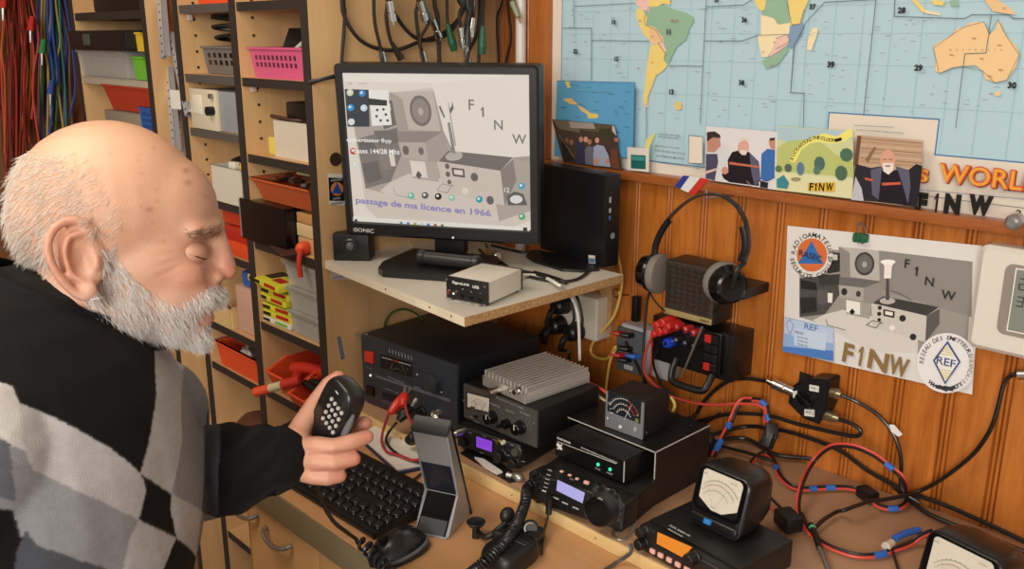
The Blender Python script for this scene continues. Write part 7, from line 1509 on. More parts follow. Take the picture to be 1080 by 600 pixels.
cable('microphone_cable', 'grey cable leaving the orange display radio towards the bottom edge', [FT3.p(-.004, -.026, .012), at(665, 583, Z=.775), at(652, 592, Z=.756), at(630, 606, Z=.754), at(600, 622, Z=.754)], .0026, mat('grey_cable', '4a4744', .45))
# ================================================================ the person
def remeshed(b, vox, smooth=2):
    """fuse overlapping solids into one continuous skin; returns vertices, quads"""
    bmesh.ops.recalc_face_normals(b.bm, faces=b.bm.faces)
    me = bpy.data.meshes.new('tmp'); b.bm.to_mesh(me); b.bm.free()
    o = bpy.data.objects.new('tmp', me); COL.objects.link(o)
    r = o.modifiers.new('r', 'REMESH'); r.mode = 'VOXEL'; r.voxel_size = vox; r.adaptivity = 0
    m2 = bpy.data.meshes.new_from_object(o.evaluated_get(bpy.context.evaluated_depsgraph_get()))
    n = len(m2.vertices); v = np.empty(n*3); m2.vertices.foreach_get('co', v); v = v.reshape(-1, 3)
    f = np.empty(len(m2.loops), int); m2.loops.foreach_get('vertex_index', f); 
    starts = np.empty(len(m2.polygons), int); m2.polygons.foreach_get('loop_total', starts)
    assert (starts == 4).all(); f = f.reshape(-1, 4)
    bpy.data.objects.remove(o); bpy.data.meshes.remove(me); bpy.data.meshes.remove(m2)
    e = np.unique(np.sort(np.concatenate([f[:, [0, 1]], f[:, [1, 2]], f[:, [2, 3]], f[:, [3, 0]]]), axis=1), axis=0)
    return relax(v, e, smooth), f, e
def relax(v, e, it, w=.5, mask=None):
    n = len(v); deg = np.bincount(e.ravel(), minlength=n).astype(float)
    for _ in range(it):
        a = np.zeros_like(v)
        for k in range(3): a[:, k] = np.bincount(e[:, 0], v[e[:, 1], k], n)+np.bincount(e[:, 1], v[e[:, 0], k], n)
        nv = v+(a/deg[:, None]-v)*w
        v = nv if mask is None else v+(nv-v)*mask[:, None]
    return v
def vnormals(v, f):
    n = np.cross(v[f[:, 2]]-v[f[:, 0]], v[f[:, 3]]-v[f[:, 1]]); out = np.zeros_like(v)
    for k in range(4):
        for c in range(3): out[:, c] += np.bincount(f[:, k], n[:, c], len(v))
    return out/np.maximum(np.linalg.norm(out, axis=1), 1e-12)[:, None]
def mesh_np(name, v, f, material, parent, col=None, smooth=True):
    M = np.array(parent.matrix_world.inverted()) if parent is not None else np.eye(4)
    v = v@M[:3, :3].T+M[:3, 3]
    me = bpy.data.meshes.new(name); me.from_pydata(v.tolist(), [], f.tolist()); me.materials.append(material)
    if smooth: me.polygons.foreach_set('use_smooth', [True]*len(me.polygons))
    if col is not None:
        a = me.color_attributes.new('Col', 'FLOAT_COLOR', 'POINT'); a.data.foreach_set('color', np.concatenate([col, np.ones((len(col), 1))], axis=1).ravel())
    o = bpy.data.objects.new(name, me); COL.objects.link(o)
    if parent is not None: o.parent = parent
    return o
def project(v):
    d = v-np.array(CAM); z = d@np.array(FWD); return 540+FL*(d@np.array(RGT))/z, 300-FL*(d@np.array(UPV))/z
class PxFrame:
    """a solid frame set about one spot of the figure; X, Y in hundredths of the head, s towards its near side"""
    def __init__(s, X, Y, D, psi=0):
        s.c0 = (X, Y); r = ray(X, Y); s.o = CAM+r*D; r = r.normalized(); ct = r.dot(FWD)
        x = r.cross(V((0, 0, 1))).normalized(); z = x.cross(r).normalized(); y = -r
        s.k = D/FL; s.kx = s.k*(1/abs((RGT-r*RGT.dot(r)).length)) ; s.kx = s.k*(RGT-r*RGT.dot(r)).length
        c, q = math.cos(psi), math.sin(psi); s.X = x*c+y*q; s.Y = y*c-x*q; s.Z = z
        s.M = np.array([[*(s.X*s.kx)], [*(s.Y*s.k)], [*(s.Z*s.k)]])
    def __call__(s, X, Y, d=0): return s.o+s.X*(s.kx*(X-s.c0[0]))+s.Z*(s.k*(s.c0[1]-Y))+s.Y*(s.k*d)
    def ax(s): return (s.X*s.kx, s.Y*s.k, s.Z*s.k)
    def loc(s, v):
        w = (v-np.array(s.o)); return w@np.array(s.X)/s.kx+s.c0[0], s.c0[1]-w@np.array(s.Z)/s.k, w@np.array(s.Y)/s.k
H = PxFrame(130, 250, .95, math.radians(12))
def hb(b, X, Y, s, rx, ry, rs, n=28): b.ball(H(X, Y, s), (rx, rs, ry), n, H.ax())
def hcap(b, a, c, ra, rb): b.capsule(H(*a), H(*c), ra*H.k, rb*H.k)
def chain(b, F, pts, n=14):
    for a, c in zip(pts, pts[1:]): b.capsule(F(*a[:3]), F(*c[:3]), a[3]*F.k, c[3]*F.k, n)
b = B()
# skull, face and neck
hb(b, 119, 221, 0, 106, 94, 72); hb(b, 178, 225, 0, 60, 62, 56); hb(b, 60, 228, 0, 48, 58, 58); hb(b, 150, 272, 0, 78, 66, 60); hb(b, 176, 300, 0, 52, 62, 48); hb(b, 176, 338, 0, 36, 30, 34); hb(b, 130, 318, 0, 52, 46, 54)
for sg in (-1, 1):
    hcap(b, (230, 246, sg*9), (212, 249, sg*38), 11, 11); hb(b, 190, 294, sg*30, 30, 26, 19); hb(b, 206, 318, sg*18, 20, 16, 18); hb(b, 228, 300, sg*10, 10, 8, 8)
hcap(b, (232, 250, 0), (239, 290, 0), 9, 11); hb(b, 240, 294, 0, 11.5, 11, 10); hb(b, 222, 272, 0, 18, 30, 14); hb(b, 218, 318, 0, 16, 14, 22)
hb(b, 214, 333, 0, 10, 6, 18); hb(b, 212, 345, 0, 10, 6.5, 16); hb(b, 198, 362, 0, 16, 14, 18)
# ears
for sg in (1, -1):
    E = lambda x, y, s_: (130+(x-130)/1.08+16, 250+(y-250)/1.05, sg*s_)
    hb(b, *E(78, 268, 0)[:2], sg*72, 19, 35, 5); hb(b, *E(90, 265, 0)[:2], sg*66, 16, 32, 9)
    hx = [(99, 247, 72), (93, 234, 75), (78, 229, 80), (63, 236, 85), (55, 252, 88), (56, 270, 87), (64, 289, 84), (76, 304, 80), (88, 309, 77)]
    q = smooth_path([H(*E(*p)) for p in hx], 5); b.tube(q, 4.6*H.k, 10)
    q = smooth_path([H(*E(*p)) for p in ((90, 243, 76), (76, 246, 81), (70, 262, 82), (74, 282, 80), (84, 292, 77))], 5); b.tube(q, 3.6*H.k, 10)
    hb(b, *E(88, 301, 0)[:2], sg*75, 9, 10, 6); hb(b, *E(99, 274, 0)[:2], sg*74, 5, 8, 5)
b.capsule(H(95, 300, 0), H(48, 385, 0), 60*H.k, 66*H.k)
# trunk, arms under the clothes
T_ = lambda X, Y, D: at(X, Y, D=D)
chest = T_(45, 520, .97); hipc = V((chest.x-.09, chest.y-.09, .60)); fdir = V((H.X.x, H.X.y, 0)).normalized(); sdir = V((H.Y.x, H.Y.y, 0)).normalized()
b.capsule(chest, hipc, .11, .12); b.capsule(H(48, 385, 0), chest, .075, .11)
shF, shN = T_(160, 432, 1.10), T_(-30, 480, .82)
b.capsule(chest+V((0, 0, .05)), shF, .08, .05); b.capsule(chest+V((0, 0, .05)), shN, .08, .05)
elF = T_(170, 510, 1.14); HD = PxFrame(345, 450, 1.05); wr = HD(292, 478, -2)
b.capsule(shF, elF, .045, .038); b.capsule(elF, wr, .034, .020)
elN = shN+V((-.02, -.05, -.27)); wrN = hipc+fdir*.27+sdir*.10+V((0, 0, .10)); b.capsule(shN, elN, .045, .038); b.capsule(elN, wrN, .036, .025)
# left hand round the microphone
hbx = lambda X, Y, s, rx, ry, rs: b.ball(HD(X, Y, s), (rx, rs, ry), 20, HD.ax())
chain(b, HD, [(268, 482, -4, 17), (302, 476, 0, 19)]); hbx(311, 474, 0, 20, 30, 15); hbx(322, 480, 2, 16, 24, 14)
chain(b, HD, [(306, 468, -2, 15), (320, 444, -8, 11.5), (336, 421, -12, 9.5), (350, 405, -13, 9), (360, 398, -13, 7.5)])
chain(b, HD, [(318, 460, -14, 11), (345, 456, -24, 9), (372, 452, -16, 8.6), (385, 450, -6, 8.2)])
chain(b, HD, [(318, 468, 6, 10), (334, 468, 20, 9.8), (350, 471, 27, 9), (368, 468, 25, 8.8), (385, 464, 18, 8)])
chain(b, HD, [(316, 482, 8, 10), (332, 484, 20, 9.4), (350, 487, 24, 8.8), (370, 485, 20, 8)])
chain(b, HD, [(314, 494, 4, 9.5), (328, 499, 14, 8.8), (342, 502, 17, 8.2), (355, 501, 14, 7.5)])
# right hand lying on the thigh
wn = wrN; fn = fdir; 
b.ball(wn+fn*.045+V((0, 0, -.002)), (.045, .038, .014), 16, (fn, sdir, V((0, 0, 1))))
for k, (o_, L_) in enumerate(((-.028, .07), (-.009, .082), (.010, .078), (.028, .062))):
    p0 = wn+fn*.075+sdir*o_; p1 = p0+fn*L_*.55+V((0, 0, .003)); p2 = p1+fn*L_*.45+V((0, 0, -.012)); b.capsule(p0, p1, .0088, .008); b.capsule(p1, p2, .008, .0068)
p0 = wn+fn*.03-sdir*.03; p1 = p0+fn*.035-sdir*.022; b.capsule(p0, p1, .011, .009); b.capsule(p1, p1+fn*.03-sdir*.004, .009, .0075)
# lower body
thigh = [hipc+V((0, 0, -.05))+sdir*s_ for s_ in (.09, -.09)]
b.ball(hipc+V((0, 0, -.05)), (.15, .12, .12), 20, (sdir, fdir, V((0, 0, 1))))
knee = [p+fdir*.36+V((0, 0, -.02)) for p in thigh]; ank = [V((k.x-fdir.x*.10, k.y-fdir.y*.10, .10)) for k in knee]
for p, k, a in zip(thigh, knee, ank): b.capsule(p, k, .075, .055); b.capsule(k, a, .052, .035); b.capsule(V((a.x, a.y, .045)), V((a.x, a.y, .045))+fdir*.13, .036, .030); b.capsule(a, V((a.x, a.y, .05)), .035, .035)
v, f, e = remeshed(b, .0023, 2)
# ---- sculpt the head and colour the skin
X, Y, S = H.loc(v); N_ = vnormals(v, f); head = (Y < 395) & (X > -30) & (X < 262) & (np.abs(S) < 110)
hm = head.astype(float); v = relax(v, e, 30, .5, hm*np.clip((228-X)/10, 0, 1)*np.clip((64-np.abs(S))/8, 0, 1)*np.clip((X-120)/30, .2, 1)); X, Y, S = H.loc(v)
def g(cx_, cy_, cs, rx, ry, rs): return np.exp(-((X-cx_)/rx)**2-((Y-cy_)/ry)**2-((S-cs)/rs)**2)*hm
d = np.zeros(len(v))
for sg in (-1, 1):
    d -= 5*g(218, 271, sg*30, 14, 9, 15); d -= 4*g(222, 268, sg*16, 9, 10, 7)
    d += 3.2*g(224, 249, sg*26, 13, 6, 20); d -= 3*g(231, 305, sg*8, 3.5, 2.5, 3.5)
    d += 1.2*g(205, 286, sg*30, 14, 4, 14); d -= 3.0*g(216, 309, sg*20, 10, 6, 7); d -= 1.5*g(203, 306, sg*34, 12, 5, 10)
    d -= 2*g(160, 262, sg*58, 26, 24, 18); d += 1.4*g(183, 215, sg*40, 22, 14, 20)
    for k, (yy, sl) in enumerate(((262, -.25), (270, 0), (278, .25), (286, .4))): d -= 1.7*np.exp(-(((Y-yy-sl*(190-X)))/1.8)**2-((X-184)/13)**2-((S-sg*42)/14)**2)*hm
    d -= 1.2*np.exp(-((Y-284-(214-X)*-.1)/2.2)**2-((X-208)/12)**2-((S-sg*32)/12)**2)*hm
    ex, ey = 130+(86-130)/1.08+16, 250+(270-250)/1.05; d -= 7*g(ex, ey, sg*80, 8, 13, 14)
d -= 3*g(220, 339, 0, 10, 1.8, 18)
for k, yy in enumerate((206, 218, 230)): d -= .8*np.exp(-((Y-yy-(X-220)*.75)/2)**2-((X-222)/14)**2-(S/40)**2)*hm
v = v+N_*d[:, None]*H.k
v = relax(v, e, 1, .4, hm)
X, Y, S = H.loc(v); N_ = vnormals(v, f)
base = np.array(lin('c69277')); col = np.tile(base, (len(v), 1))
def tint(m, c, a): 
    global col
    m = np.clip(m*a, 0, 1)[:, None]; col = col*(1-m)+np.array(lin(c))*m
aS = np.abs(S); 
def soft(m, it):
    dg = np.bincount(e.ravel(), minlength=len(m)).astype(float)
    for _ in range(it): m = m*.3+.7*(np.bincount(e[:, 0], m[e[:, 1]], len(m))+np.bincount(e[:, 1], m[e[:, 0]], len(m)))/dg
    return m
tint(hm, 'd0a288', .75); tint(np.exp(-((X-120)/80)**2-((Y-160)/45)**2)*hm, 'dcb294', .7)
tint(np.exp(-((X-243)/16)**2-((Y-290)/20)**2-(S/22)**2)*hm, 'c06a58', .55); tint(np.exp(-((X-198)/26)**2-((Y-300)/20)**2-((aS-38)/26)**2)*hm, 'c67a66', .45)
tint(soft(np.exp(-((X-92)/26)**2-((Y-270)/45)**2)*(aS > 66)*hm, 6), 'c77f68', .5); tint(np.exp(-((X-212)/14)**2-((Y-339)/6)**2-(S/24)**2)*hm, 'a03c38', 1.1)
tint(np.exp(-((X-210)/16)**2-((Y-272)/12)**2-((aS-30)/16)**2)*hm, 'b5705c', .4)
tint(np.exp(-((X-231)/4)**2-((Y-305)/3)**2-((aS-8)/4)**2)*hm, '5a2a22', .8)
beardzone = ((Y > 312+(215-X)*-.12) & (X > 95) & (X < 225) & (Y < 392)) | ((X > 100) & (X < 140) & (Y > 262) & (aS > 40)); tint(soft(beardzone*hm, 14), 'd3ab96', .6)
rs = np.random.default_rng(4)
for i in range(26):
    a_, yy = rs.uniform(130, 235), rs.uniform(150, 262); ss = rs.uniform(10, 66); r_ = rs.uniform(1.2, 2.4); pz = np.exp(-((X-a_)/r_)**2-((Y-yy)/r_)**2-((S-ss)/30)**2)*hm; tint(pz, 'b07a5c', .45)
for (px_, py_) in ((166, 225), (203, 187), (195, 160), (205, 200)): tint(np.exp(-((X-px_-8)/3.2)**2-((Y-py_)/3.0)**2)*(S > 0)*hm, '9a5f48', .6)
hx_, hy_, hs_ = HD.loc(v); hand = (np.abs(hx_-335) < 65) & (np.abs(hy_-455) < 70) & (np.abs(hs_) < 60); hz = hand.astype(float)
tint(hz, 'cf9a84', .6)
for (fx, fy) in ((386, 464), (372, 485), (357, 501), (385, 450), (361, 397)): tint(np.exp(-((hx_-fx)/9)**2-((hy_-fy)/8)**2)*hz, 'd0806e', .6)
for yy in (476, 493): tint(np.exp(-((hy_-yy)/1.6)**2)*(hx_ > 325)*(hs_ > 5)*hz, 'a8604f', .45)
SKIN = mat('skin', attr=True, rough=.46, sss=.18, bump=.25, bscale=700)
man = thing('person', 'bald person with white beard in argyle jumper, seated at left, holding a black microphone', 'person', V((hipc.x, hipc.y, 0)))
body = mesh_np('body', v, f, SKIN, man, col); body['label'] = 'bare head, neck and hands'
hv, hN = v, N_
# ---- eyes
lid = mat('eyelid_skin', 'c89880', .5, sss=.15); LASH = mat('lash', '4a3028', .6)
for sg in (-1, 1):
    c = H(206, 272, sg*25); R_ = 15*H.k; bb = B(); bb.m(mat('eye_white', 'd8cfc8', .2)).ball(c, R_*.93, 20); gz = (H.X*.86-H.Z*.5).normalized(); bb.m(mat('iris_brown', '4a3a2c', .2)).ball(c+gz*R_*.55, R_*.42, 14); part('eye', bb, None, man)
    for nm, R2, lo, hi in (('upper_eyelid', R_*1.10, -31, 178), ('lower_eyelid', R_*1.07, -182, -36)):
        rows = []
        for i in range(9):
            a = math.radians(lo+(hi-lo)*i/8); rows.append([c+(H.X*math.cos(a)+H.Z*math.sin(a)*.85)*R2*math.sin(t_)+H.Y*R2*math.cos(t_)*1.05 for t_ in [PI*j/16 for j in range(17)]])
        bb = B()
        for r0, r1 in zip(rows, rows[1:]):
            for j in range(16): bb.poly([r0[j], r0[j+1], r1[j+1], r1[j]])
        bmesh.ops.remove_doubles(bb.bm, verts=bb.bm.verts, dist=2e-5); part(nm, bb, lid, man, smooth=80)
    a = math.radians(-33); q = [c+(H.X*math.cos(a)+H.Z*math.sin(a)*.85)*R_*1.13*math.sin(t_)+H.Y*R_*1.12*math.cos(t_)*1.05 for t_ in [PI*(.15+.7*j/10) for j in range(11)]]; part('eyelash', B().tube(q, .0007, 5), LASH, man)
# ---- hair as fine tapering strands
def strands(name, pick, flow, n, L_, rad, material, lift=.35, curl=.25, seed=1, root=-.001):
    r = np.random.default_rng(seed); idx = np.nonzero(pick)[0]; idx = r.choice(idx, n); p = hv[idx]+r.normal(0, .0011, (n, 3)); nn = hN[idx]
    A3 = np.array([np.array(H.X), np.array(H.Y), np.array(H.Z)])
    fl = flow(X[idx], Y[idx], S[idx])@A3; fl = fl-nn*(fl*nn).sum(1)[:, None]; fl /= np.maximum(np.linalg.norm(fl, axis=1), 1e-6)[:, None]
    jit = r.normal(0, curl, (n, 3)); d0 = fl+nn*lift+jit; d0 /= np.linalg.norm(d0, axis=1)[:, None]
    L = L_*r.uniform(.6, 1.25, n)[:, None]; p0 = p+nn*root; pts = [p0]
    down = np.array(H.Z)*-1
    for s_ in (1/3, 2/3, 1): 
        dd = d0+down*.25*s_-nn*lift*.9*s_+jit*.3*s_; dd /= np.linalg.norm(dd, axis=1)[:, None]; pts.append(pts[-1]+dd*L/3)
    u = np.cross(d0, r.normal(0, 1, (n, 3))); u /= np.linalg.norm(u, axis=1)[:, None]; w_ = np.cross(d0, u)
    vs, R4 = [], (rad, rad*.95, rad*.75, rad*.15)
    for q, rr_2 in zip(pts, R4):
        for k in range(3): a = 2*PI*k/3; vs.append(q+(u*math.cos(a)+w_*math.sin(a))*rr_2)
    vs = np.stack(vs, 1).reshape(-1, 3); fc = []
    for j in range(3):
        for k in range(3): fc.append([j*3+k, j*3+(k+1) % 3, (j+1)*3+(k+1) % 3, (j+1)*3+k])
    fc = (np.array(fc)[None]+np.arange(n)[:, None, None]*12).reshape(-1, 4)
    o = mesh_np(name, vs, fc, material, man); return o
WH = mat('white_hair', 'f6f0ea', .6, var=.05, vscale=400, sss=.3); GH = mat('grey_hair', 'e6dccf', .55, var=.12, vscale=400, sss=.3); BH = mat('brow_hair', '8a7868', .5)
fl_const = lambda a, b_, c: (lambda x, y, s: np.tile(np.array([a, b_, c], float), (len(x), 1)))
front = hm > 0
jawline = (Y > 318-(X-160)*-.0) 
cheek = 262+(X-104)*1.0   # lower edge of bare cheek runs from ear to moustache
up_b = np.interp(X, [96, 106, 122, 145, 165, 190, 206, 222], [250, 248, 256, 286, 312, 324, 314, 308])
low_b = np.interp(X, [92, 100, 125, 160, 215], [330, 352, 372, 392, 392])
mouth = (X > 198) & (Y > 326) & (Y < 350) & (aS < 25)
ear_z = (aS > 58) & (((X-98)/25)**2+((Y-268)/43)**2 < 1)
beard = front & (Y > up_b) & (Y < low_b) & (X > 96) & ~mouth & ~((aS < 14) & (Y < 314)) & ~ear_z
strands('beard', beard, lambda x, y, s: np.stack([np.where(x < 150, .55, .45), 0*x, -np.ones_like(x)], 1), 14500, .0145, .00025, WH, .26, .24, 3)
mous = front & (Y > 310) & (Y < 324) & (X > 203) & (aS < 30)
strands('moustache', mous, lambda x, y, s: np.stack([.25+0*x, np.sign(s)*.5, -np.ones_like(x)], 1), 1900, .0095, .00027, WH, .3, .25, 5)
hl = np.interp(Y, [150, 170, 200, 235, 262, 300, 340], [40, 92, 112, 124, 116, 60, 60])
side = front & (X < hl) & (Y > 158) & (Y < 328) & ~ear_z & (hN@np.array(H.Z) < .85)
strands('side_hair', side & (rs.random(len(X)) < 1), lambda x, y, s: np.stack([-np.ones_like(x), 0*x, -.35-.006*(y-200)], 1), 9000, .015, .00025, GH, .25, .25, 7)
side2 = front & (X < hl+26) & (X > hl-10) & (Y > 165) & (Y < 275) & ~ear_z & (aS > 20)
strands('side_hair', side2, lambda x, y, s: np.stack([-np.ones_like(x), 0*x, -.5+0*x], 1), 1300, .012, .0002, GH, .2, .25, 9)
for sg in (-1, 1):
    br_ = front & (np.abs(X-228) < 17) & (np.abs(Y-252-(228-X)*.15) < 5) & (S*sg > 8) & (S*sg < 46)
    strands('eyebrow', br_, lambda x, y, s: np.stack([-.5+0*x, np.sign(s)*1.0, .15+0*x], 1), 230, .009, .00026, BH, .5, .25, 11+sg)
# ---- jumper
b = B()
b.ball(chest+fdir*.012+V((0, 0, -.0)), (.152, .20, .25), 30, (fdir, sdir, V((0, 0, 1)))); b.ball(V((chest.x-.03, chest.y-.03, .74))+fdir*.02, (.165, .185, .20), 28, (fdir, sdir, V((0, 0, 1))))
b.ball(hipc+V((0, 0, .01)), (.15, .18, .12), 24, (fdir, sdir, V((0, 0, 1))))
b.capsule(chest+V((0, 0, .12)), shF+V((0, 0, -.005)), .10, .066); b.capsule(chest+V((0, 0, .12)), shN, .115, .085); b.capsule(H(32, 392, 0), chest+V((0, 0, .12)), .098, .13)
b.capsule(shF, elF, .066, .060); cuff = HD(298, 478, -1); mid_ = elF.lerp(cuff, .55)
b.capsule(elF, mid_, .062, .056); b.capsule(mid_, cuff, .056, .038); b.capsule(shN, elN, .083, .066); b.capsule(elN, wrN-(wrN-elN).normalized()*.01, .062, .04)
v, f, e = remeshed(b, .0021, 22)
N_ = vnormals(v, f); nz = np.array([noise.noise(V(p)*9+V((3, 1, 7))) for p in v]); nz2 = np.array([noise.noise(V((p[0]*30, p[1]*30, p[2]*14))) for p in v])
pxv, pyv = project(v); dep = (v-np.array(CAM))@np.array(FWD)
arm = (pxv > 232)
fold = np.sin((pyv*.35+pxv*.35)*.55+nz*3)*np.clip((pxv-225)/30, 0, 1)*(pxv < 292)*.0022
v = v+N_*(nz*.006+nz2*.0012+fold)[:, None]
KB, KL, KM, KS, KW = (np.array(lin(c)) for c in ('0b0a0c', 'b2b1b3', '898a90', '484b53', 'c4c2c1'))
col = np.tile(KB, (len(v), 1)); q = lambda pts: np.array([(x/2.4, 350+y/2.4) for x, y in pts])
def inpoly(px_, py_, P):
    c = np.zeros(len(px_), bool); j = len(P)-1
    for i in range(len(P)):
        (xi, yi), (xj, yj) = P[i], P[j]
        c ^= ((yi > py_) != (yj > py_)) & (px_ < (xj-xi)*(py_-yi)/(yj-yi+1e-12)+xi); j = i
    return c
facing = True
front_m = (dep < (np.array(chest-CAM)@np.array(FWD))+.16)
for P_, c in (([(-60, 270), (20, 285), (60, 300), (80, 350), (100, 450), (100, 545), (60, 530), (30, 450), (-60, 430)], KM),
    ([(45, 182), (130, 215), (200, 250), (270, 290), (320, 330), (352, 358), (368, 400), (348, 475), (250, 425), (180, 395), (120, 365), (80, 350), (60, 300)], KL),
    ([(80, 350), (120, 365), (180, 395), (250, 425), (348, 475), (330, 520), (310, 600), (290, 640), (270, 598), (95, 540), (90, 450)], KM),
    ([(65, 500), (95, 540), (270, 598), (290, 640), (260, 900), (30, 900), (40, 560)], KS),
    ([(-90, 80), (0, 130), (32, 140), (45, 182), (60, 300), (30, 290), (0, 270), (-90, 230)], KW), ([(30, 290), (60, 300), (80, 350), (90, 450), (65, 500), (45, 460), (45, 440)], KM),
    ([(-90, 230), (0, 270), (20, 285), (38, 425), (0, 415), (-90, 380)], KS*1.7),
    ([(390, 50), (500, 30), (460, 100), (455, 200), (455, 260), (430, 410), (352, 358), (375, 250), (388, 160)], KL),
    ([(500, 30), (560, 20), (560, 140), (520, 205), (515, 330), (503, 455), (430, 410), (455, 260), (455, 200), (460, 100)], KM),
    ([(520, 205), (560, 140), (552, 470), (503, 455), (515, 330)], KS), ([(430, 410), (505, 455), (500, 568), (440, 520), (428, 450)], KL),
    ([(505, 455), (552, 475), (585, 480), (600, 560), (560, 600), (500, 568)], KM), ([(348, 475), (440, 520), (405, 600), (395, 640), (300, 640), (325, 520)], KL),
    ([(500, 568), (560, 600), (560, 660), (500, 660)], KL), ([(300, 640), (395, 640), (380, 900), (260, 900)], KM)):
    m = inpoly(pxv, pyv, q(P_)) & front_m & (pxv < 243); col[m] = c
for _ in range(1):
    a = np.zeros_like(col); dg = np.bincount(e.ravel(), minlength=len(v)).astype(float)
    for k in range(3): a[:, k] = np.bincount(e[:, 0], col[e[:, 1], k], len(v))+np.bincount(e[:, 1], col[e[:, 0], k], len(v))
    col = col*.7+a/dg[:, None]*.3
heather = 1+.10*np.array([noise.noise(V(p)*160) for p in v]); col = col*heather[:, None]
KNIT = mat('knit_wool', attr=True, rough=.85, bump=.5, bscale=900, spec=.2)
KNIT.node_tree.nodes['Principled BSDF'].inputs['Sheen Weight'].default_value = .03
jump = mesh_np('jumper', v, f, KNIT, man, col); jump['label'] = 'black turtleneck jumper with grey argyle front'
# collar and cuff
def ribbed(name, rings, n=120, rd=.0011):
    R = []
    for c, ax_, rx, ry in rings:
        ax_ = ax_.normalized(); u = (H.Y-ax_*H.Y.dot(ax_)).normalized(); w_ = ax_.cross(u)
        R.append([c+(u*math.cos(2*PI*k/n)*(rx-(rd if k % 2 else 0))+w_*math.sin(2*PI*k/n)*(ry-(rd if k % 2 else 0))) for k in range(n)])
    b = B(); b.loft(R, caps=False); return part(name, b, mat('black_knit', '121114', .85, spec=.2), man, smooth=80)
ax_ = (H(66, 292, 0)-H(34, 345, 0)).normalized(); c1, c0 = H(56, 305, 0), H(24, 372, 0)
ribbed('collar', [(c0, ax_, .125, .112), (c0.lerp(c1, .35), ax_, .102, .097), (c0.lerp(c1, .7), ax_, .088, .090), (c1, ax_, .081, .087), (c1+ax_*.008, ax_, .078, .084), (c1+ax_*.006, ax_, .074, .080), (c0.lerp(c1, .6), ax_, .076, .080)])
ax_ = (HD(300, 478, 0)-mid_).normalized(); c1 = HD(303, 478, -1)
ribbed('cuff', [(c1-ax_*.03, ax_, .040, .041), (c1-ax_*.015, ax_, .0365, .0375), (c1-ax_*.002, ax_, .0345, .0355), (c1+ax_*.002, ax_, .032, .033), (c1-ax_*.01, ax_, .028, .029)], 72)
# trousers and shoes, below the picture
b = B(); b.ball(hipc+V((0, 0, -.06)), (.165, .145, .11), 20, (sdir, fdir, V((0, 0, 1))))
for p, k, a in zip(thigh, knee, ank): b.capsule(p, k, .088, .07); b.capsule(k, V((a.x, a.y, .12)), .068, .055)
v, f, e = remeshed(b, .007, 6); mesh_np('trousers', v, f, mat('dark_denim', '23262e', .8), man)
for a in ank: part('shoe', B().capsule(V((a.x, a.y, .05)), V((a.x, a.y, .046))+fdir*.14, .046, .038), BLK, man)
t = thing('stool', 'round black stool carrying the seated person, out of the picture', 'stool', V((hipc.x, hipc.y, 0)))
hz_ = hipc.z-.175; part('seat', B().lathe(V((hipc.x, hipc.y, hz_-.05)), V((hipc.x, hipc.y, hz_)), [(0, .15), (.01, .175), (.04, .175), (.05, .15)], 32), BLK, t); part('column', B().cyl((hipc.x, hipc.y, .04), (hipc.x, hipc.y, hz_-.05), .03), SILVER, t); part('base', B().lathe(V((hipc.x, hipc.y, 0)), V((hipc.x, hipc.y, .04)), [(0, .2), (.02, .2), (.04, .04)], 32), BLKM, t)
# ---- microphone in the hand
wv = (HD.X*.58-HD.Z*.81+HD.Y*.62).normalized(); lv = (HD.X*-.41-HD.Z*.91-HD.Y*.62); lv = (lv-wv*lv.dot(wv)).normalized(); nv = wv.cross(lv); nv = nv if nv.dot(HD.Y) > 0 else -nv
mc = HD(354, 440, 6); fm = Fr(mc, axes=(wv, -nv, -lv))
t = thing('hand_microphone', 'black keypad microphone held up in the hand of the seated person', 'microphone', HD(350, 470, 0))
b = B(); rings = []
for y, k in ((.013, .80), (.011, .92), (.006, 1.0), (-.006, 1.0), (-.011, .95), (-.0135, .86)):
    rings.append([fm.p(x*k, y, z*(.5+.5*k)) for x, z in [(.0255*(abs(math.cos(a))**.55)*(1 if math.cos(a) > 0 else -1)*(1+.10*math.sin(a)), .050*(abs(math.sin(a))**.6)*(1 if math.sin(a) > 0 else -1)) for a in [2*PI*m_/36 for m_ in range(36)]]])
b.loft(rings); part('microphone_body', b, mat('mic_black', '1a1a1c', .3), t, smooth=50)
KEYW = mat('mic_key', 'b9b6b0', .4); b = B()
for i in range(4):
    for j in range(4):
        X_, Y_ = 320+(130+i*15-j*13)/4.29, 380+(175+i*21+j*29)/4.29; x, z = fm.px(X_, Y_, -.0135)
        bb = B(); bb.cyl(fm.p(x, -.012, z), fm.p(x, -.0152, z), .0027, .0023, 12); part('key', bb, KEYW, t)
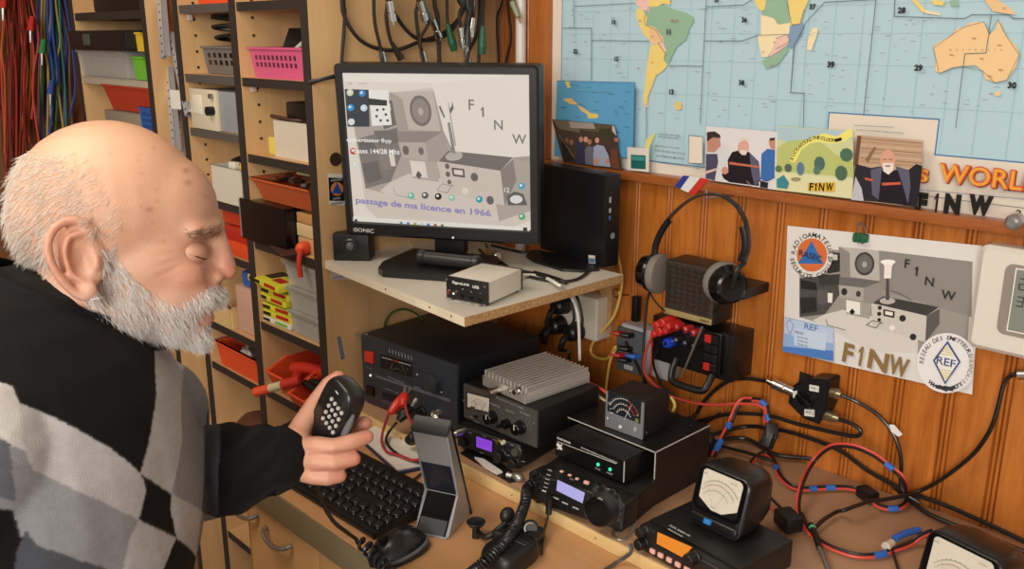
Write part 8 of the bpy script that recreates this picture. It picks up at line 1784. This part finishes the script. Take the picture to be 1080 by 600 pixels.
x, z = fm.px(320+152/4.29, 380+146/4.29, -.0135); part('indicator', B().cyl(fm.p(x-.003, -.0130, z), fm.p(x+.003, -.0138, z), .0009, n=8), KEYW, t)
b = B(); b.tube([fm.p(.027, -.004+.0, z) for z in (-.02, -.005, .012, .026)], lambda s_: .0045*math.sin(PI*(.12+.76*s_)), 10, 3); part('talk_button', b, mat('talk_grey', '6a6a6e', .3), t, 'grey talk button on the edge')
c0 = fm.p(0, 0, -.048); q = [c0, HD(332, 500, 6), at(334, 512, D=1.05), at(341, 532, D=1.07), at(352, 550, D=1.10), at(364, 560, D=1.13), at(375, 568, Z=ZD+.022)]
t = thing('coiled_cord', 'black thin cord from the held microphone, coiled where it meets the mouse', 'cable', q[-1]); part('cable_sheath', B().tube(smooth_path(q, 6), .0026, 8), BLKW, t)
cc = [at(375, 568, Z=ZD+.022), at(386, 576, Z=ZD+.020), at(398, 590, Z=ZD+.014), at(412, 606, Z=ZD+.012), at(430, 625, Z=ZD+.012), at(450, 650, Z=ZD+.012)]
part('coil', B().tube(coil(cc, .0075, .0026, 15), .0026, 7), mat('coil_black', '1b1c1e', .35), t)
# ================================================================ light
def area(name, loc, target, size, power, color, shape='RECTANGLE', size_y=None):
    l = bpy.data.lights.new(name, 'AREA'); l.shape = shape; l.size = size; l.size_y = size_y or size; l.energy = power; l.color = color
    o = bpy.data.objects.new(name, l); COL.objects.link(o); o.location = loc; o.rotation_euler = (V(target)-V(loc)).to_track_quat('-Z', 'Y').to_euler()
    return o
area('window_light', (.9, -3.3, 1.9), (-.9, -.3, 1.0), 1.6, 90, (1.0, .95, .88), size_y=1.3)
area('ceiling_lamp', (-1.1, -1.5, 2.35), (-1.1, -1.2, 0), .9, 20, (1.0, .88, .72))
w = bpy.data.worlds.new('World'); SC.world = w; w.use_nodes = True
w.node_tree.nodes['Background'].inputs['Color'].default_value = (1, .93, .84, 1); w.node_tree.nodes['Background'].inputs['Strength'].default_value = .43
vs = SC.view_settings; vs.view_transform = 'Standard'; vs.look = 'None'; vs.exposure = 0; vs.gamma = 1; vs.use_curve_mapping = False
